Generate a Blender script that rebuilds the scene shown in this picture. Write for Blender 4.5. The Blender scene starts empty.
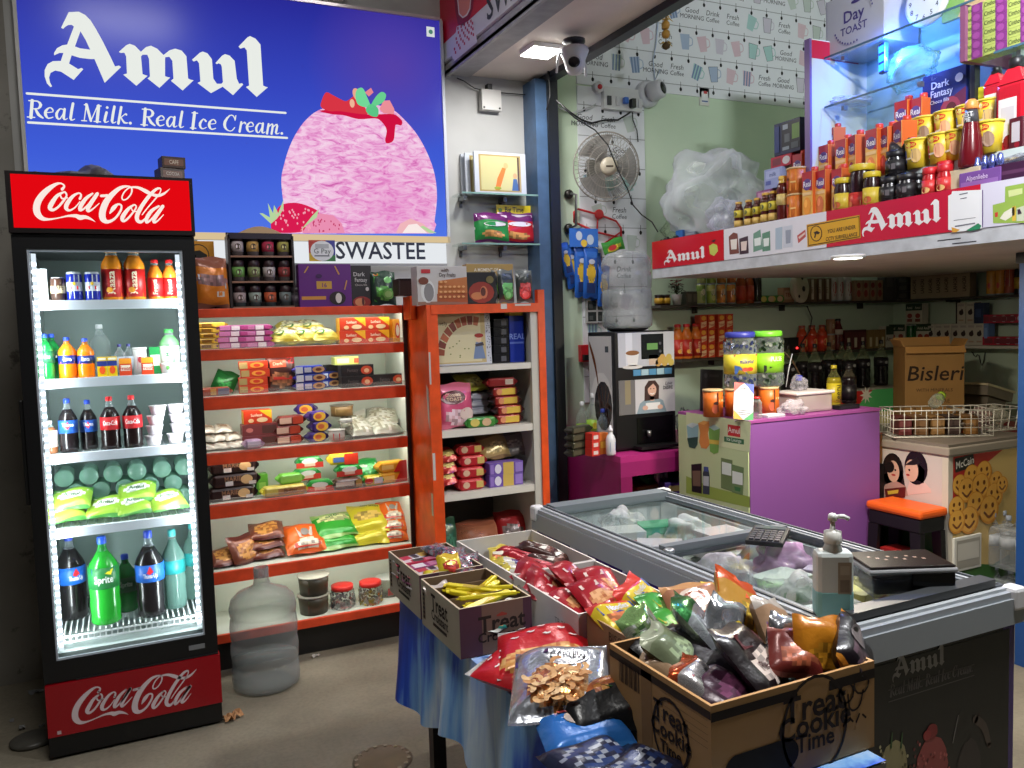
import bpy, bmesh, math, random
from mathutils import Vector, Matrix, Euler
from mathutils.geometry import tessellate_polygon
R=random.Random(11)
SC=bpy.context.scene; COL=SC.collection
PI=math.pi
# ---------------------------------------------------------------- camera
F_PX=830.0; YAW,PITCH,ROLL=0.441078853766996,0.0721181459824513,-0.03142148100855858; EYE=1.45
_fw=Vector((math.sin(YAW)*math.cos(PITCH),math.cos(YAW)*math.cos(PITCH),-math.sin(PITCH)))
_r=Vector((math.cos(YAW),-math.sin(YAW),0)); _u=_r.cross(_fw)
_c,_s=math.cos(ROLL),math.sin(ROLL)
_r,_u=_c*_r+_s*_u,-_s*_r+_c*_u
C0=Vector((0,0,EYE))
cd=bpy.data.cameras.new('camera'); cam=bpy.data.objects.new('camera',cd); COL.objects.link(cam)
cd.sensor_fit='HORIZONTAL'; cd.sensor_width=36; cd.lens=36*F_PX/1024; cd.clip_start=.05
cam.matrix_world=Matrix(((_r.x,_u.x,-_fw.x,0),(_r.y,_u.y,-_fw.y,0),(_r.z,_u.z,-_fw.z,EYE),(0,0,0,1)))
SC.camera=cam
def ray(px,py): return _fw+_r*((px-512)/F_PX)-_u*((py-384)/F_PX)
def PX(px,py,c): d=ray(px,py); return C0+d*(c/d.x)
def PY(px,py,c): d=ray(px,py); return C0+d*(c/d.y)
def PZ(px,py,c): d=ray(px,py); return C0+d*((c-EYE)/d.z)
def _solve(fn,px,z):
    a,b=200.0,500.0; za,zb=fn(px,a).z,fn(px,b).z
    for _ in range(4):
        c=a+(z-za)*(b-a)/(zb-za); a,za=b,zb; b,zb=c,fn(px,c).z
        if abs(zb-za)<1e-9: break
    return fn(px,b)
def CY(px,z,Y): return _solve(lambda x,y:PY(x,y,Y),px,z)   # point in pixel column px, height z, on plane Y
def CX(px,z,X): return _solve(lambda x,y:PX(x,y,X),px,z)
def mpp(P): return (Vector(P)-C0).dot(_fw)/F_PX      # metres per pixel at a point
# ---------------------------------------------------------------- materials
def lin(c):
    return tuple((x/255/12.92 if x/255<=.04045 else ((x/255+.055)/1.055)**2.4) for x in c)
_M={}
def mat(name):
    if name in _M: return _M[name]
    m=bpy.data.materials.new(name); m.use_nodes=True; nt=m.node_tree; N=nt.nodes; L=nt.links; N.clear()
    out=N.new('ShaderNodeOutputMaterial')
    at=N.new('ShaderNodeAttribute'); at.attribute_name='Col'
    def noise(scale,detail=3):
        tc=N.new('ShaderNodeTexCoord'); n=N.new('ShaderNodeTexNoise'); n.inputs['Scale'].default_value=scale; n.inputs['Detail'].default_value=detail
        L.new(tc.outputs['Object'],n.inputs['Vector']); return n
    def bsdf(rough,metal=0,spec=.5,bump=None,vary=None):
        b=N.new('ShaderNodeBsdfPrincipled'); b.inputs['Roughness'].default_value=rough; b.inputs['Metallic'].default_value=metal
        b.inputs['Specular IOR Level'].default_value=spec
        src=at.outputs['Color']
        if vary:
            n=noise(vary[0],4); mr=N.new('ShaderNodeMapRange'); mr.inputs[3].default_value=1-vary[1]; mr.inputs[4].default_value=1+vary[1]*.5
            mr.inputs[1].default_value=.3; mr.inputs[2].default_value=.7
            L.new(n.outputs['Fac'],mr.inputs[0])
            mx=N.new('ShaderNodeVectorMath'); mx.operation='SCALE'; L.new(src,mx.inputs[0]); L.new(mr.outputs[0],mx.inputs['Scale']); src=mx.outputs[0]
        L.new(src,b.inputs['Base Color'])
        if bump:
            n=noise(bump[0],3); bp=N.new('ShaderNodeBump'); bp.inputs['Strength'].default_value=bump[1]; bp.inputs['Distance'].default_value=bump[2]
            L.new(n.outputs['Fac'],bp.inputs['Height']); L.new(bp.outputs[0],b.inputs['Normal'])
        return b
    def see(fac,rough,base):
        t=N.new('ShaderNodeBsdfTransparent'); t.inputs[0].default_value=(.97,.97,.97,1)
        if base=='tint': L.new(at.outputs['Color'],t.inputs[0])
        b=bsdf(rough)
        fr=N.new('ShaderNodeLayerWeight'); fr.inputs['Blend'].default_value=.35
        mr=N.new('ShaderNodeMapRange'); mr.inputs[3].default_value=fac[0]; mr.inputs[4].default_value=fac[1]
        L.new(fr.outputs['Facing'],mr.inputs[0])
        mx=N.new('ShaderNodeMixShader'); L.new(mr.outputs[0],mx.inputs[0]); L.new(t.outputs[0],mx.inputs[1]); L.new(b.outputs[0],mx.inputs[2]); return mx
    if name=='gloss': b=bsdf(.22)
    elif name=='satin': b=bsdf(.42)
    elif name=='matte': b=bsdf(.75,spec=.3)
    elif name=='card': b=bsdf(.6,spec=.3,vary=(9,.10))
    elif name=='film': b=bsdf(.28,metal=.12,spec=.6,bump=(55,.35,.004))
    elif name=='foil': b=bsdf(.22,metal=.75,bump=(45,.5,.005))
    elif name=='paint': b=bsdf(.5,vary=(3.5,.14),bump=(20,.15,.003))
    elif name=='worn': b=bsdf(.4,vary=(14,.22),bump=(30,.15,.002))
    elif name=='metal': b=bsdf(.35,metal=.85,vary=(6,.1))
    elif name=='steel': b=bsdf(.25,metal=1)
    elif name=='cloth': b=bsdf(.9,spec=.15,bump=(160,.2,.001))
    elif name=='glass':
        t=N.new('ShaderNodeBsdfTransparent'); t.inputs[0].default_value=(.93,.96,.95,1); g=N.new('ShaderNodeBsdfGlossy'); g.inputs['Roughness'].default_value=.03
        lw=N.new('ShaderNodeLayerWeight'); lw.inputs['Blend'].default_value=.5; pw=N.new('ShaderNodeMath'); pw.operation='POWER'; pw.inputs[1].default_value=4; L.new(lw.outputs['Facing'],pw.inputs[0])
        fr=N.new('ShaderNodeMath'); fr.operation='MULTIPLY_ADD'; fr.inputs[1].default_value=.38; fr.inputs[2].default_value=.025; L.new(pw.outputs[0],fr.inputs[0])
        b=N.new('ShaderNodeMixShader'); L.new(fr.outputs[0],b.inputs[0]); L.new(t.outputs[0],b.inputs[1]); L.new(g.outputs[0],b.inputs[2])
    elif name=='clear': b=see((.10,.75),.12,None)
    elif name=='tint': b=see((.30,.9),.15,'tint')
    elif name=='frost': b=see((.22,.85),.25,None)
    elif name=='poly': b=see((.2,.8),.3,None)
    elif name=='milky': b=see((.45,.92),.35,None)
    elif name.startswith('emit'):
        b=N.new('ShaderNodeEmission'); b.inputs[1].default_value=float(name[4:]); L.new(at.outputs['Color'],b.inputs[0])
    else: raise KeyError(name)
    L.new(b.outputs[0],out.inputs[0]); _M[name]=m; return m
# ---------------------------------------------------------------- mesh builder
class MB:
    def __init__(s): s.v=[];s.f=[];s.c=[];s.m=[];s.sm=[];s.mats=[];s.X=None
    def mi(s,n):
        if n not in s.mats: s.mats.append(n)
        return s.mats.index(n)
    def add(s,vs,fs,col,m='gloss',sm=False):
        o=len(s.v); X=s.X
        s.v+=[tuple(X@Vector(p)) if X is not None else tuple(p) for p in vs]; k=s.mi(m); per=isinstance(col,list)
        for i,f in enumerate(fs):
            s.f.append([o+j for j in f]); s.c.append(col[i] if per else col); s.m.append(k); s.sm.append(sm)
        return s
    def box(s,x0,y0,z0,x1,y1,z1,col,m='gloss',b=0):
        if b:
            bm=bmesh.new(); bmesh.ops.create_cube(bm,size=1)
            for v in bm.verts: v.co=Vector((x0+(v.co.x+.5)*(x1-x0),y0+(v.co.y+.5)*(y1-y0),z0+(v.co.z+.5)*(z1-z0)))
            bmesh.ops.bevel(bm,geom=list(bm.edges),offset=b,segments=2,profile=.5,affect='EDGES')
            bm.verts.index_update(); vs=[v.co.copy() for v in bm.verts]; fs=[[v.index for v in f.verts] for f in bm.faces]; bm.free()
            return s.add(vs,fs,col,m)
        vs=[(x,y,z) for z in (z0,z1) for y in (y0,y1) for x in (x0,x1)]
        # faces: bottom, top, front(-y), back, left, right
        return s.add(vs,[(0,2,3,1),(4,5,7,6),(0,1,5,4),(2,6,7,3),(0,4,6,2),(1,3,7,5)],col,m)
    def lathe(s,prof,col,m='gloss',n=16,cx=0,cy=0,z0=0,sm=True,sx=1,sy=1):
        vs=[];fs=[];cs=[]
        for r,z in prof:
            for i in range(n): a=2*PI*i/n; vs.append((cx+sx*r*math.cos(a),cy+sy*r*math.sin(a),z0+z))
        for k in range(len(prof)-1):
            for i in range(n):
                j=(i+1)%n; fs.append((k*n+i,k*n+j,(k+1)*n+j,(k+1)*n+i)); cs.append(col[k] if isinstance(col,list) else col)
        for k,e in ((0,-1),(len(prof)-1,1)):
            if prof[k][0]>1e-5:
                f=[k*n+i for i in range(n)]; fs.append(f[::-1] if e<0 else f); cs.append((col[0] if e<0 else col[-1]) if isinstance(col,list) else col)
        return s.add(vs,fs,cs,m,sm)
    def tube(s,pts,r,col,m='gloss',n=6,closed=False):
        pts=[Vector(p) for p in pts]; vs=[];fs=[];k=len(pts); up=Vector((.123,.31,.94))
        for i,p in enumerate(pts):
            a=pts[(i-1)%k] if (i or closed) else p; b=pts[(i+1)%k] if (i<k-1 or closed) else p
            t=(b-a).normalized(); x=t.cross(up)
            if x.length<.05: x=t.cross(Vector((1,0,0)))
            x.normalize(); y=t.cross(x); rr=r[i] if isinstance(r,list) else r
            for j in range(n): q=2*PI*j/n; vs.append(p+x*(rr*math.cos(q))+y*(rr*math.sin(q)))
        for i in range(k if closed else k-1):
            for j in range(n): fs.append((i*n+j,i*n+(j+1)%n,((i+1)%k)*n+(j+1)%n,((i+1)%k)*n+j))
        if not closed: fs+=[list(range(n))[::-1],[(k-1)*n+j for j in range(n)]]
        return s.add(vs,fs,col,m,True)
    def grid(s,fn,nu,nv,colfn,m='gloss',sm=True):
        vs=[fn(i/nu,j/nv) for j in range(nv+1) for i in range(nu+1)]; fs=[];cs=[]
        for j in range(nv):
            for i in range(nu):
                a=j*(nu+1)+i; fs.append((a,a+1,a+nu+2,a+nu+1)); cs.append(colfn((i+.5)/nu,(j+.5)/nv) if callable(colfn) else colfn)
        return s.add(vs,fs,cs,m,sm)
    def poly(s,pts,col,m='gloss',fn=None,holes=()):          # 2-D polygon mapped by fn(x,y)->3-D
        loops=[[Vector((x,y,0)) for x,y in q] for q in (pts,)+tuple(holes)]
        flat=[p for q in loops for p in q]; tri=tessellate_polygon(loops)
        fs=[]
        for a,b,c in tri:
            n=(flat[b]-flat[a]).cross(flat[c]-flat[a]).z
            fs.append((a,b,c) if n>0 else (a,c,b))
        return s.add([fn(p.x,p.y) for p in flat],fs,col,m)
    def disc(s,x,y,rx,ry,col,fn,m='gloss',n=14,rot=0):
        c,d=math.cos(rot),math.sin(rot); q=[(rx*math.cos(2*PI*i/n),ry*math.sin(2*PI*i/n)) for i in range(n)]
        return s.add([fn(x+a*c-b*d,y+a*d+b*c) for a,b in q],[list(range(n))],col,m)
    def rect(s,x0,y0,x1,y1,col,fn,m='gloss'):
        return s.add([fn(x0,y0),fn(x1,y0),fn(x1,y1),fn(x0,y1)],[(0,1,2,3)],col,m)
    def stroke(s,path,col,fn,m='gloss',sub=4,close=False):    # (x,y,width) centre line
        P=list(path); q=[]
        if len(P)>2 and sub>1:
            n=len(P)
            for i in range(n if close else n-1):
                p0=P[i-1] if (i or close) else P[i]; p1=P[i]; p2=P[(i+1)%n]; p3=P[(i+2)%n] if (i+2<n or close) else p2
                for k in range(sub):
                    t=k/sub; q.append(tuple(.5*((2*b)+(-a+c)*t+(2*a-5*b+4*c-d)*t*t+(-a+3*b-3*c+d)*t**3) for a,b,c,d in zip(p0,p1,p2,p3)))
            q.append(P[0] if close else P[-1])
        else: q=P
        vs=[];fs=[]
        for i,(x,y,w) in enumerate(q):
            a=q[max(i-1,0)]; b=q[min(i+1,len(q)-1)]; dx,dy=b[0]-a[0],b[1]-a[1]; l=math.hypot(dx,dy) or 1; nx,ny=-dy/l*w/2,dx/l*w/2
            vs+=[fn(x+nx,y+ny),fn(x-nx,y-ny)]
            if i: k=2*i; fs.append((k-2,k-1,k+1,k))
        s.add(vs,fs,col,m)
        for x,y,w in (q[0],q[-1]): s.disc(x,y,w/2,w/2,col,fn,m,8)
        return s
    def text(s,t,x,y,h,col,fn,m='gloss',bold=0,shear=0,align='CENTER',sx=1):
        vs,fs=_text(t,bold,shear,align)
        return s.add([fn(x+a*h*sx,y+b*h) for a,b in vs],fs,col,m)
    def obj(s,name,parent=None,loc=(0,0,0),rot=(0,0,0)):
        me=bpy.data.meshes.new(name); me.from_pydata(s.v,[],s.f)
        for n in s.mats: me.materials.append(mat(n))
        me.polygons.foreach_set('material_index',s.m); me.polygons.foreach_set('use_smooth',s.sm)
        ca=me.color_attributes.new('Col','FLOAT_COLOR','CORNER'); buf=[];cache={}
        for f,c in zip(s.f,s.c):
            if c not in cache: cache[c]=(*lin(c),1.0)
            buf+=cache[c]*len(f)
        ca.data.foreach_set('color',buf); me.update()
        o=bpy.data.objects.new(name,me); COL.objects.link(o); o.location=loc; o.rotation_euler=rot
        if parent is not None: o.parent=parent
        return o
_T={}
def _text(t,bold,shear,align):
    k=(t,bold,shear,align)
    if k not in _T:
        cu=bpy.data.curves.new('tmp','FONT'); cu.body=t; cu.size=1.4; cu.offset=bold; cu.shear=shear; cu.align_x=align; cu.resolution_u=2
        o=bpy.data.objects.new('tmp',cu); me=bpy.data.meshes.new_from_object(o)
        _T[k]=([(v.co.x,v.co.y) for v in me.vertices],[list(p.vertices) for p in me.polygons])
        bpy.data.objects.remove(o); bpy.data.meshes.remove(me); bpy.data.curves.remove(cu)
    return _T[k]
def smooth(q,sub=5):
    n=len(q); r=[]
    for i in range(n):
        p0,p1,p2,p3=q[i-1],q[i],q[(i+1)%n],q[(i+2)%n]
        for k in range(sub):
            t=k/sub; r.append(tuple(.5*((2*b)+(-a+c)*t+(2*a-5*b+4*c-d)*t*t+(-a+3*b-3*c+d)*t**3) for a,b,c,d in zip(p0,p1,p2,p3)))
    return r
def tag(o,label=None,cat=None,group=None,kind=None):
    if label: o['label']=label
    if cat: o['category']=cat
    if group: o['group']=group
    if kind: o['kind']=kind
    return o
def empty(name,loc=(0,0,0),rz=0,parent=None):
    o=bpy.data.objects.new(name,None); COL.objects.link(o); o.location=loc; o.rotation_euler=(0,0,rz); o.empty_display_size=.05
    if parent is not None: o.parent=parent
    return o
def dup(o,parent=None):
    c=o.copy(); COL.objects.link(c)
    for k in list(c.keys()):
        if k in('label','category','group'): del c[k]
    if parent is not None: c.parent=parent
    for ch in list(o.children):
        d=dup(ch,c)
        for k in ('label',):
            if k in ch: d[k]=ch[k]
    return c
_P={}
def inst(key,maker,loc,rot=0,label=None,cat=None,group=None,scale=None):
    """first call builds the thing, later calls copy it with its parts"""
    if key in _P: o=dup(_P[key])
    else: o=maker(); _P[key]=o
    o.location=loc; o.rotation_euler=(0,0,rot) if not isinstance(rot,(tuple,list)) else rot
    o.scale=(1,1,1) if scale is None else ((scale,)*3 if not isinstance(scale,tuple) else scale)
    return tag(o,label,cat,group)
ORD=['first','second','third','fourth','fifth','sixth','seventh','eighth','ninth','tenth','eleventh','twelfth','thirteenth','fourteenth','fifteenth','sixteenth']
NUM=['zero','one','two','three','four','five','six','seven','eight','nine','ten','eleven','twelve','thirteen','fourteen','fifteen','sixteen']
def nth(i,n):
    if n==1: return 'the'
    if n==2: return ('left' if i==0 else 'right')+' one of the two'
    if i==0: return 'leftmost of the '+NUM[n]
    if i==n-1: return 'rightmost of the '+NUM[n]
    if i<=n//2: return ORD[i]+' from left of the '+NUM[n]
    return ORD[n-1-i]+' from right of the '+NUM[n]
def settle(o,z):
    if o.type=='MESH':
        M=Matrix.LocRotScale(o.location,o.rotation_euler,o.scale); o.location.z+=z-min((M@v.co).z for v in o.data.vertices)
    return o
def mid(key,mk,c,rot,h,label,cat,group=None,scale=1.0):
    o=inst(key,mk,(0,0,0),rot,label,cat,group,scale if scale!=1.0 else None)
    o.location=Vector(c)-Euler(rot).to_matrix()@Vector((0,0,h/2*scale)); return o
def row(key,maker,spots,desc,cat,rot=0,scale=None,jit=0):
    n=len(spots); out=[]
    for i,p in enumerate(spots):
        rr=rot[i] if isinstance(rot,list) else rot
        if jit: rr=rr+R.uniform(-jit,jit)
        out.append(inst(key,maker,p,rr,nth(i,n)+' '+desc if n>1 else desc,cat,desc if n>1 else None,scale))
    return out
def struct(o): o['kind']='structure'; return o
# planes for prints: front face (x,z at depth y), left face (along -Y at x)
def front(y,x0=0,z0=0,s=1): return lambda a,b:(x0+a*s,y,z0+b*s)
def left(x,y0=0,z0=0,s=1): return lambda a,b:(x,y0-a*s,z0+b*s)
def top(z,x0=0,y0=0,s=1): return lambda a,b:(x0+a*s,y0+b*s,z)
def wrap(r,z0=0,off=.0006,a0=-PI/2): return lambda a,b:((r+off)*math.cos(a0+a/r),(r+off)*math.sin(a0+a/r),z0+b)
# ---------------------------------------------------------------- lettering traced once as outlines
def _q(s): 
    n=[int(t) for t in s.replace(',',' ').split()]; return list(zip(n[::2],n[1::2]))
AM_A=_q('245 62 330 58 385 85 430 130 480 210 540 320 600 440 640 525 675 518 692 530 552 665 465 462 430 462 340 452 270 430 248 500 325 548 355 538 370 548 288 640 180 570 130 560 90 580 78 620 85 660 103 695 90 702 60 670 40 610 40 555 65 505 110 480 178 478 200 410 165 410 122 430 120 410 145 370 190 345 232 338 290 185 270 170 240 172 212 190 198 205 180 195')
AM_H=_q('345 225 298 355 340 370 428 382 390 300')
AM_M=_q('672 402 735 345 765 332 810 348 860 400 905 360 945 348 999 373 1054 428 1104 388 1154 373 1209 390 1249 438 1264 628 1284 638 1311 643 1217 730 1117 648 1139 628 1129 478 1104 443 1069 446 1067 460 1067 608 1089 616 1111 620 1019 708 918 628 938 610 930 460 915 425 875 425 862 440 875 590 895 598 918 605 822 690 710 595 742 585 735 440 720 408 690 410')
_o=lambda q:[(x+938.7,y+128) for x,y in q]
AM_U=_o(_q('358 340 425 280 450 270 490 285 528 335 540 500 570 545 610 545 622 530 612 400 605 380 585 370 570 378 558 368 615 305 640 292 680 305 722 350 740 500 760 545 785 540 795 552 708 642 620 570 520 625 405 538 430 525 418 370 400 345 372 355'))
AM_L=_o(_q('755 228 830 150 852 138 900 160 942 210 965 560 985 570 1005 575 910 657 818 572 845 560 825 260 805 235 770 245'))
def _rect(q,Y,ox,oy,sc): 
    r=[]
    for x,y in q:
        p=PY(ox+x/sc,oy+y/sc,Y); r.append((p.x,p.z))
    return r
_am=[_rect(q,3.95,40,5,8.533) for q in (AM_A,AM_H,AM_M,AM_U,AM_L)]
_x0=min(p[0] for q in _am for p in q); _z0=min(p[1] for q in _am for p in q); _w=max(p[0] for q in _am for p in q)-_x0
AMUL_BOX=(_x0,_z0,_w)
_am=[[((x-_x0)/_w,(z-_z0)/_w) for x,z in q] for q in _am]
def amul(mb,x,y,w,col,fn,m='gloss',sy=1):
    f=lambda a,b:fn(x+a*w,y+b*w*sy)
    mb.poly(_am[0],col,m,f,(_am[1],))
    for q in _am[2:]: mb.poly(q,col,m,f)
def _w3(s,dx=0):
    n=[int(t) for t in s.split()]; return [(n[i]+dx,n[i+1],n[i+2]) for i in range(0,len(n),3)]
COKE=[(_w3('465 165 40 492 125 24 450 92 20 380 105 40 270 180 70 180 280 85 140 380 90 150 470 85 210 535 55 300 548 26 420 530 15 540 505 25 640 505 45 690 525 62 760 520 45 830 545 25 885 580 3'),0),
(_w3('480 205 24 400 250 44 335 340 60 310 400 60 345 430 36 410 395 30 480 315 30 520 250 24 505 208 24'),1),(_w3('440 240 20 465 285 20 535 275 14'),0),
(_w3('690 285 35 705 240 24 675 215 20 600 255 40 530 345 55 515 405 52 555 435 28 625 400 18 690 325 14'),0),
(_w3('850 222 26 770 280 44 705 370 55 690 430 38 740 415 24 830 325 26 905 225 40'),0),(_w3('910 225 45 800 390 55 795 445 34 850 420 20 935 345 10'),0),(_w3('960 250 34 1000 249 34 1035 245 34'),0),
(_w3('240 470 18 285 405 55 340 358 26 385 375 24 372 445 28 300 540 30 210 580 45 150 540 80 145 450 85 190 330 80 270 230 65 370 150 45 460 130 25 515 152 22 510 220 20 460 285 18 410 302 18 392 270 18 420 205 18 480 150 18 540 140 24 610 150 34 700 195 48 770 230 38 850 248 38 930 220 28 1000 160 4',832),0),
(_w3('535 370 24 465 425 44 400 520 55 405 570 35 455 550 28 530 465 24 572 400 20 562 370 20',832),1),(_w3('510 400 14 535 450 14 590 445 12',832),0),
(_w3('690 535 16 640 582 36 592 565 48 585 500 55 645 380 50 740 250 45 825 168 34 880 158 20 878 205 14 820 285 18 720 400 16 650 490 14',832),0),
(_w3('860 382 26 770 440 44 710 530 50 705 588 34 760 555 24 850 450 26 905 385 38',832),0),(_w3('910 385 45 810 530 50 800 588 32 850 565 20 920 490 10',832),0)]
def coke(mb,x,z,w,col,fn,m='gloss'):
    # logo box in traced px: x 95..1835, y 85..605 ; undo the header's slant by the plane it was traced on
    k=w/1740
    def f(a,b):
        p=PY(25+a/12.8,175+b/12.8,3.18); q=PY(25+965/12.8,175+345/12.8,3.18); s=(w/.405)
        return fn(x+(p.x-q.x)*s,z+(p.z-q.z)*s)
    for path,cl in COKE: mb.stroke(path,col,f,m,3,bool(cl))
# a small bold-italic serif alphabet (x,y,w) for the tag line
SERIF={'R':(.78,['18 0 16 30 100 16','2 3 6 36 3 6','14 97 6 40 97 6','25 97 6 55 97 8 68 78 16 55 55 8 25 52 5','42 52 10 55 20 16 74 3 8']),
'e':(.52,['10 35 5 45 42 5 42 60 9 30 65 6 12 45 13 10 20 15 22 3 8 44 12 5']),'a':(.6,['42 60 6 28 63 7 10 35 13 12 8 12 25 5 6 44 42 5','50 64 12 42 10 13 50 3 6 60 10 4']),
'l':(.36,['32 100 13 15 12 14 25 3 6 35 10 4']),'M':(1.0,['12 2 5 28 100 6','28 100 15 45 5 13','45 5 5 84 100 6','88 98 16 75 2 16','0 3 6 24 3 6','60 3 6 92 3 6','18 97 6 34 97 6','80 97 6 100 97 6']),
'i':(.34,['25 62 13 12 10 13 20 3 6 32 10 4','29 90 14 30 91 14']),'k':(.6,['30 100 13 10 0 13','18 30 4 50 62 6 53 56 10','25 38 6 40 8 12 58 8 5']),'.':(.3,['10 7 16 11 8 16']),' ':(.32,[]),
'I':(.46,['30 100 16 15 0 16','2 3 6 32 3 6','16 97 6 46 97 6']),'c':(.5,['42 52 12 30 64 6 10 35 14 12 10 12 25 3 6 44 14 4']),
'C':(.8,['70 74 6 62 97 7 42 98 7 14 58 16 12 22 15 30 2 6 50 4 6 66 25 5','76 100 6 70 70 6']),'r':(.46,['25 62 12 12 0 13','20 40 4 42 63 6 47 55 12']),
'm':(.86,['22 62 12 10 0 13','16 35 4 38 62 7 46 55 12 36 0 13','42 35 4 64 62 7 72 55 12 62 10 13 70 3 6 82 10 4'])}
def serif(mb,t,x,y,h,col,fn,m='gloss',width=None):
    tot=sum(SERIF[c][0] for c in t); k=h if width is None else width/tot
    for c in t:
        w,st=SERIF[c]
        for q in st:
            n=[float(v)/100 for v in q.split()]
            mb.stroke([(x+n[i]*k,y+n[i+1]*h,n[i+2]*h*1.05) for i in range(0,len(n),3)],col,fn,m,2)
        x+=w*k
# ================================================================ materials that need their own nodes
def special(name,build):
    m=bpy.data.materials.new(name); m.use_nodes=True; nt=m.node_tree; nt.nodes.clear()
    out=nt.nodes.new('ShaderNodeOutputMaterial'); build(nt,out); _M[name]=m
def ramp(nt,stops):
    r=nt.nodes.new('ShaderNodeValToRGB'); e=r.color_ramp.elements
    e[0].position,e[0].color=stops[0][0],(*lin(stops[0][1]),1); e[1].position,e[1].color=stops[-1][0],(*lin(stops[-1][1]),1)
    for p,c in stops[1:-1]: q=e.new(p); q.color=(*lin(c),1)
    return r
def _concrete(nt,out):
    N=nt.nodes;L=nt.links; tc=N.new('ShaderNodeTexCoord'); a=N.new('ShaderNodeTexNoise'); a.inputs['Scale'].default_value=1.6; a.inputs['Detail'].default_value=8; a.inputs['Roughness'].default_value=.62
    b=N.new('ShaderNodeTexNoise'); b.inputs['Scale'].default_value=70; b.inputs['Detail'].default_value=4
    for n in (a,b): L.new(tc.outputs['Object'],n.inputs['Vector'])
    r=ramp(nt,[(.3,(104,97,84)),(.5,(130,122,106)),(.72,(150,142,124))]); L.new(a.outputs['Fac'],r.inputs[0])
    r2=ramp(nt,[(.3,(205,205,205)),(.6,(255,255,255))]); L.new(b.outputs['Fac'],r2.inputs[0])
    mx=N.new('ShaderNodeMix'); mx.data_type='RGBA'; mx.blend_type='MULTIPLY'; mx.inputs[0].default_value=.4; L.new(r.outputs[0],mx.inputs[6]); L.new(r2.outputs[0],mx.inputs[7])
    s=N.new('ShaderNodeBsdfPrincipled'); s.inputs['Roughness'].default_value=.62; L.new(mx.outputs[2],s.inputs['Base Color'])
    bp=N.new('ShaderNodeBump'); bp.inputs['Strength'].default_value=.2; bp.inputs['Distance'].default_value=.003; L.new(b.outputs['Fac'],bp.inputs['Height']); L.new(bp.outputs[0],s.inputs['Normal']); L.new(s.outputs[0],out.inputs[0])
special('concrete',_concrete)
def _wall(c1,c2,stain,sf):
    def f(nt,out):
        N=nt.nodes;L=nt.links; tc=N.new('ShaderNodeTexCoord'); a=N.new('ShaderNodeTexNoise'); a.inputs['Scale'].default_value=1.3; a.inputs['Detail'].default_value=6
        L.new(tc.outputs['Object'],a.inputs['Vector']); r=ramp(nt,[(.35,c1),(.65,c2)]); L.new(a.outputs['Fac'],r.inputs[0])
        b=N.new('ShaderNodeTexNoise'); b.inputs['Scale'].default_value=7; b.inputs['Detail'].default_value=9; b.inputs['Roughness'].default_value=.7; L.new(tc.outputs['Object'],b.inputs['Vector'])
        m=N.new('ShaderNodeMapRange'); m.inputs[1].default_value=sf; m.inputs[2].default_value=sf+.06; m.inputs[4].default_value=.7; L.new(b.outputs['Fac'],m.inputs[0])
        mx=N.new('ShaderNodeMix'); mx.data_type='RGBA'; L.new(m.outputs[0],mx.inputs[0]); L.new(r.outputs[0],mx.inputs[6]); mx.inputs[7].default_value=(*lin(stain),1)
        s=N.new('ShaderNodeBsdfPrincipled'); s.inputs['Roughness'].default_value=.6; L.new(mx.outputs[2],s.inputs['Base Color']); L.new(s.outputs[0],out.inputs[0])
    return f
special('wallgrey',_wall((168,168,166),(196,196,194),(95,90,82),.68))
special('walldirty',_wall((120,116,108),(150,146,138),(60,55,48),.58))
special('wallgreen',_wall((192,212,186),(206,222,198),(160,172,150),.72))
def _signblue(nt,out):
    N=nt.nodes;L=nt.links; tc=N.new('ShaderNodeTexCoord'); sp=N.new('ShaderNodeSeparateXYZ'); L.new(tc.outputs['Object'],sp.inputs[0])
    # printed artwork: dark blue at the top and sides, mid blue below, a violet bloom high on the right
    r=ramp(nt,[(0,(84,122,240)),(.3,(66,98,226)),(.62,(56,74,200)),(1,(42,44,158))]); m=N.new('ShaderNodeMapRange'); m.inputs[1].default_value=1.9; m.inputs[2].default_value=2.95; L.new(sp.outputs['Z'],m.inputs[0]); L.new(m.outputs[0],r.inputs[0])
    d=N.new('ShaderNodeVectorMath'); d.operation='DISTANCE'; L.new(tc.outputs['Object'],d.inputs[0]); d.inputs[1].default_value=(1.28,3.949,2.7)
    m2=N.new('ShaderNodeMapRange'); m2.inputs[1].default_value=.42; m2.inputs[2].default_value=.03; m2.inputs[4].default_value=.75; L.new(d.outputs['Value'],m2.inputs[0])
    mx=N.new('ShaderNodeMix'); mx.data_type='RGBA'; L.new(m2.outputs[0],mx.inputs[0]); L.new(r.outputs[0],mx.inputs[6]); mx.inputs[7].default_value=(*lin((96,68,172)),1)
    e=N.new('ShaderNodeEmission'); e.inputs[1].default_value=.9; L.new(mx.outputs[2],e.inputs[0])
    g=N.new('ShaderNodeBsdfGlossy'); g.inputs['Roughness'].default_value=.2; g.inputs[0].default_value=(.012,.012,.012,1); ad=N.new('ShaderNodeAddShader'); L.new(e.outputs[0],ad.inputs[0]); L.new(g.outputs[0],ad.inputs[1]); L.new(ad.outputs[0],out.inputs[0])
special('signblue',_signblue)
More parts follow.
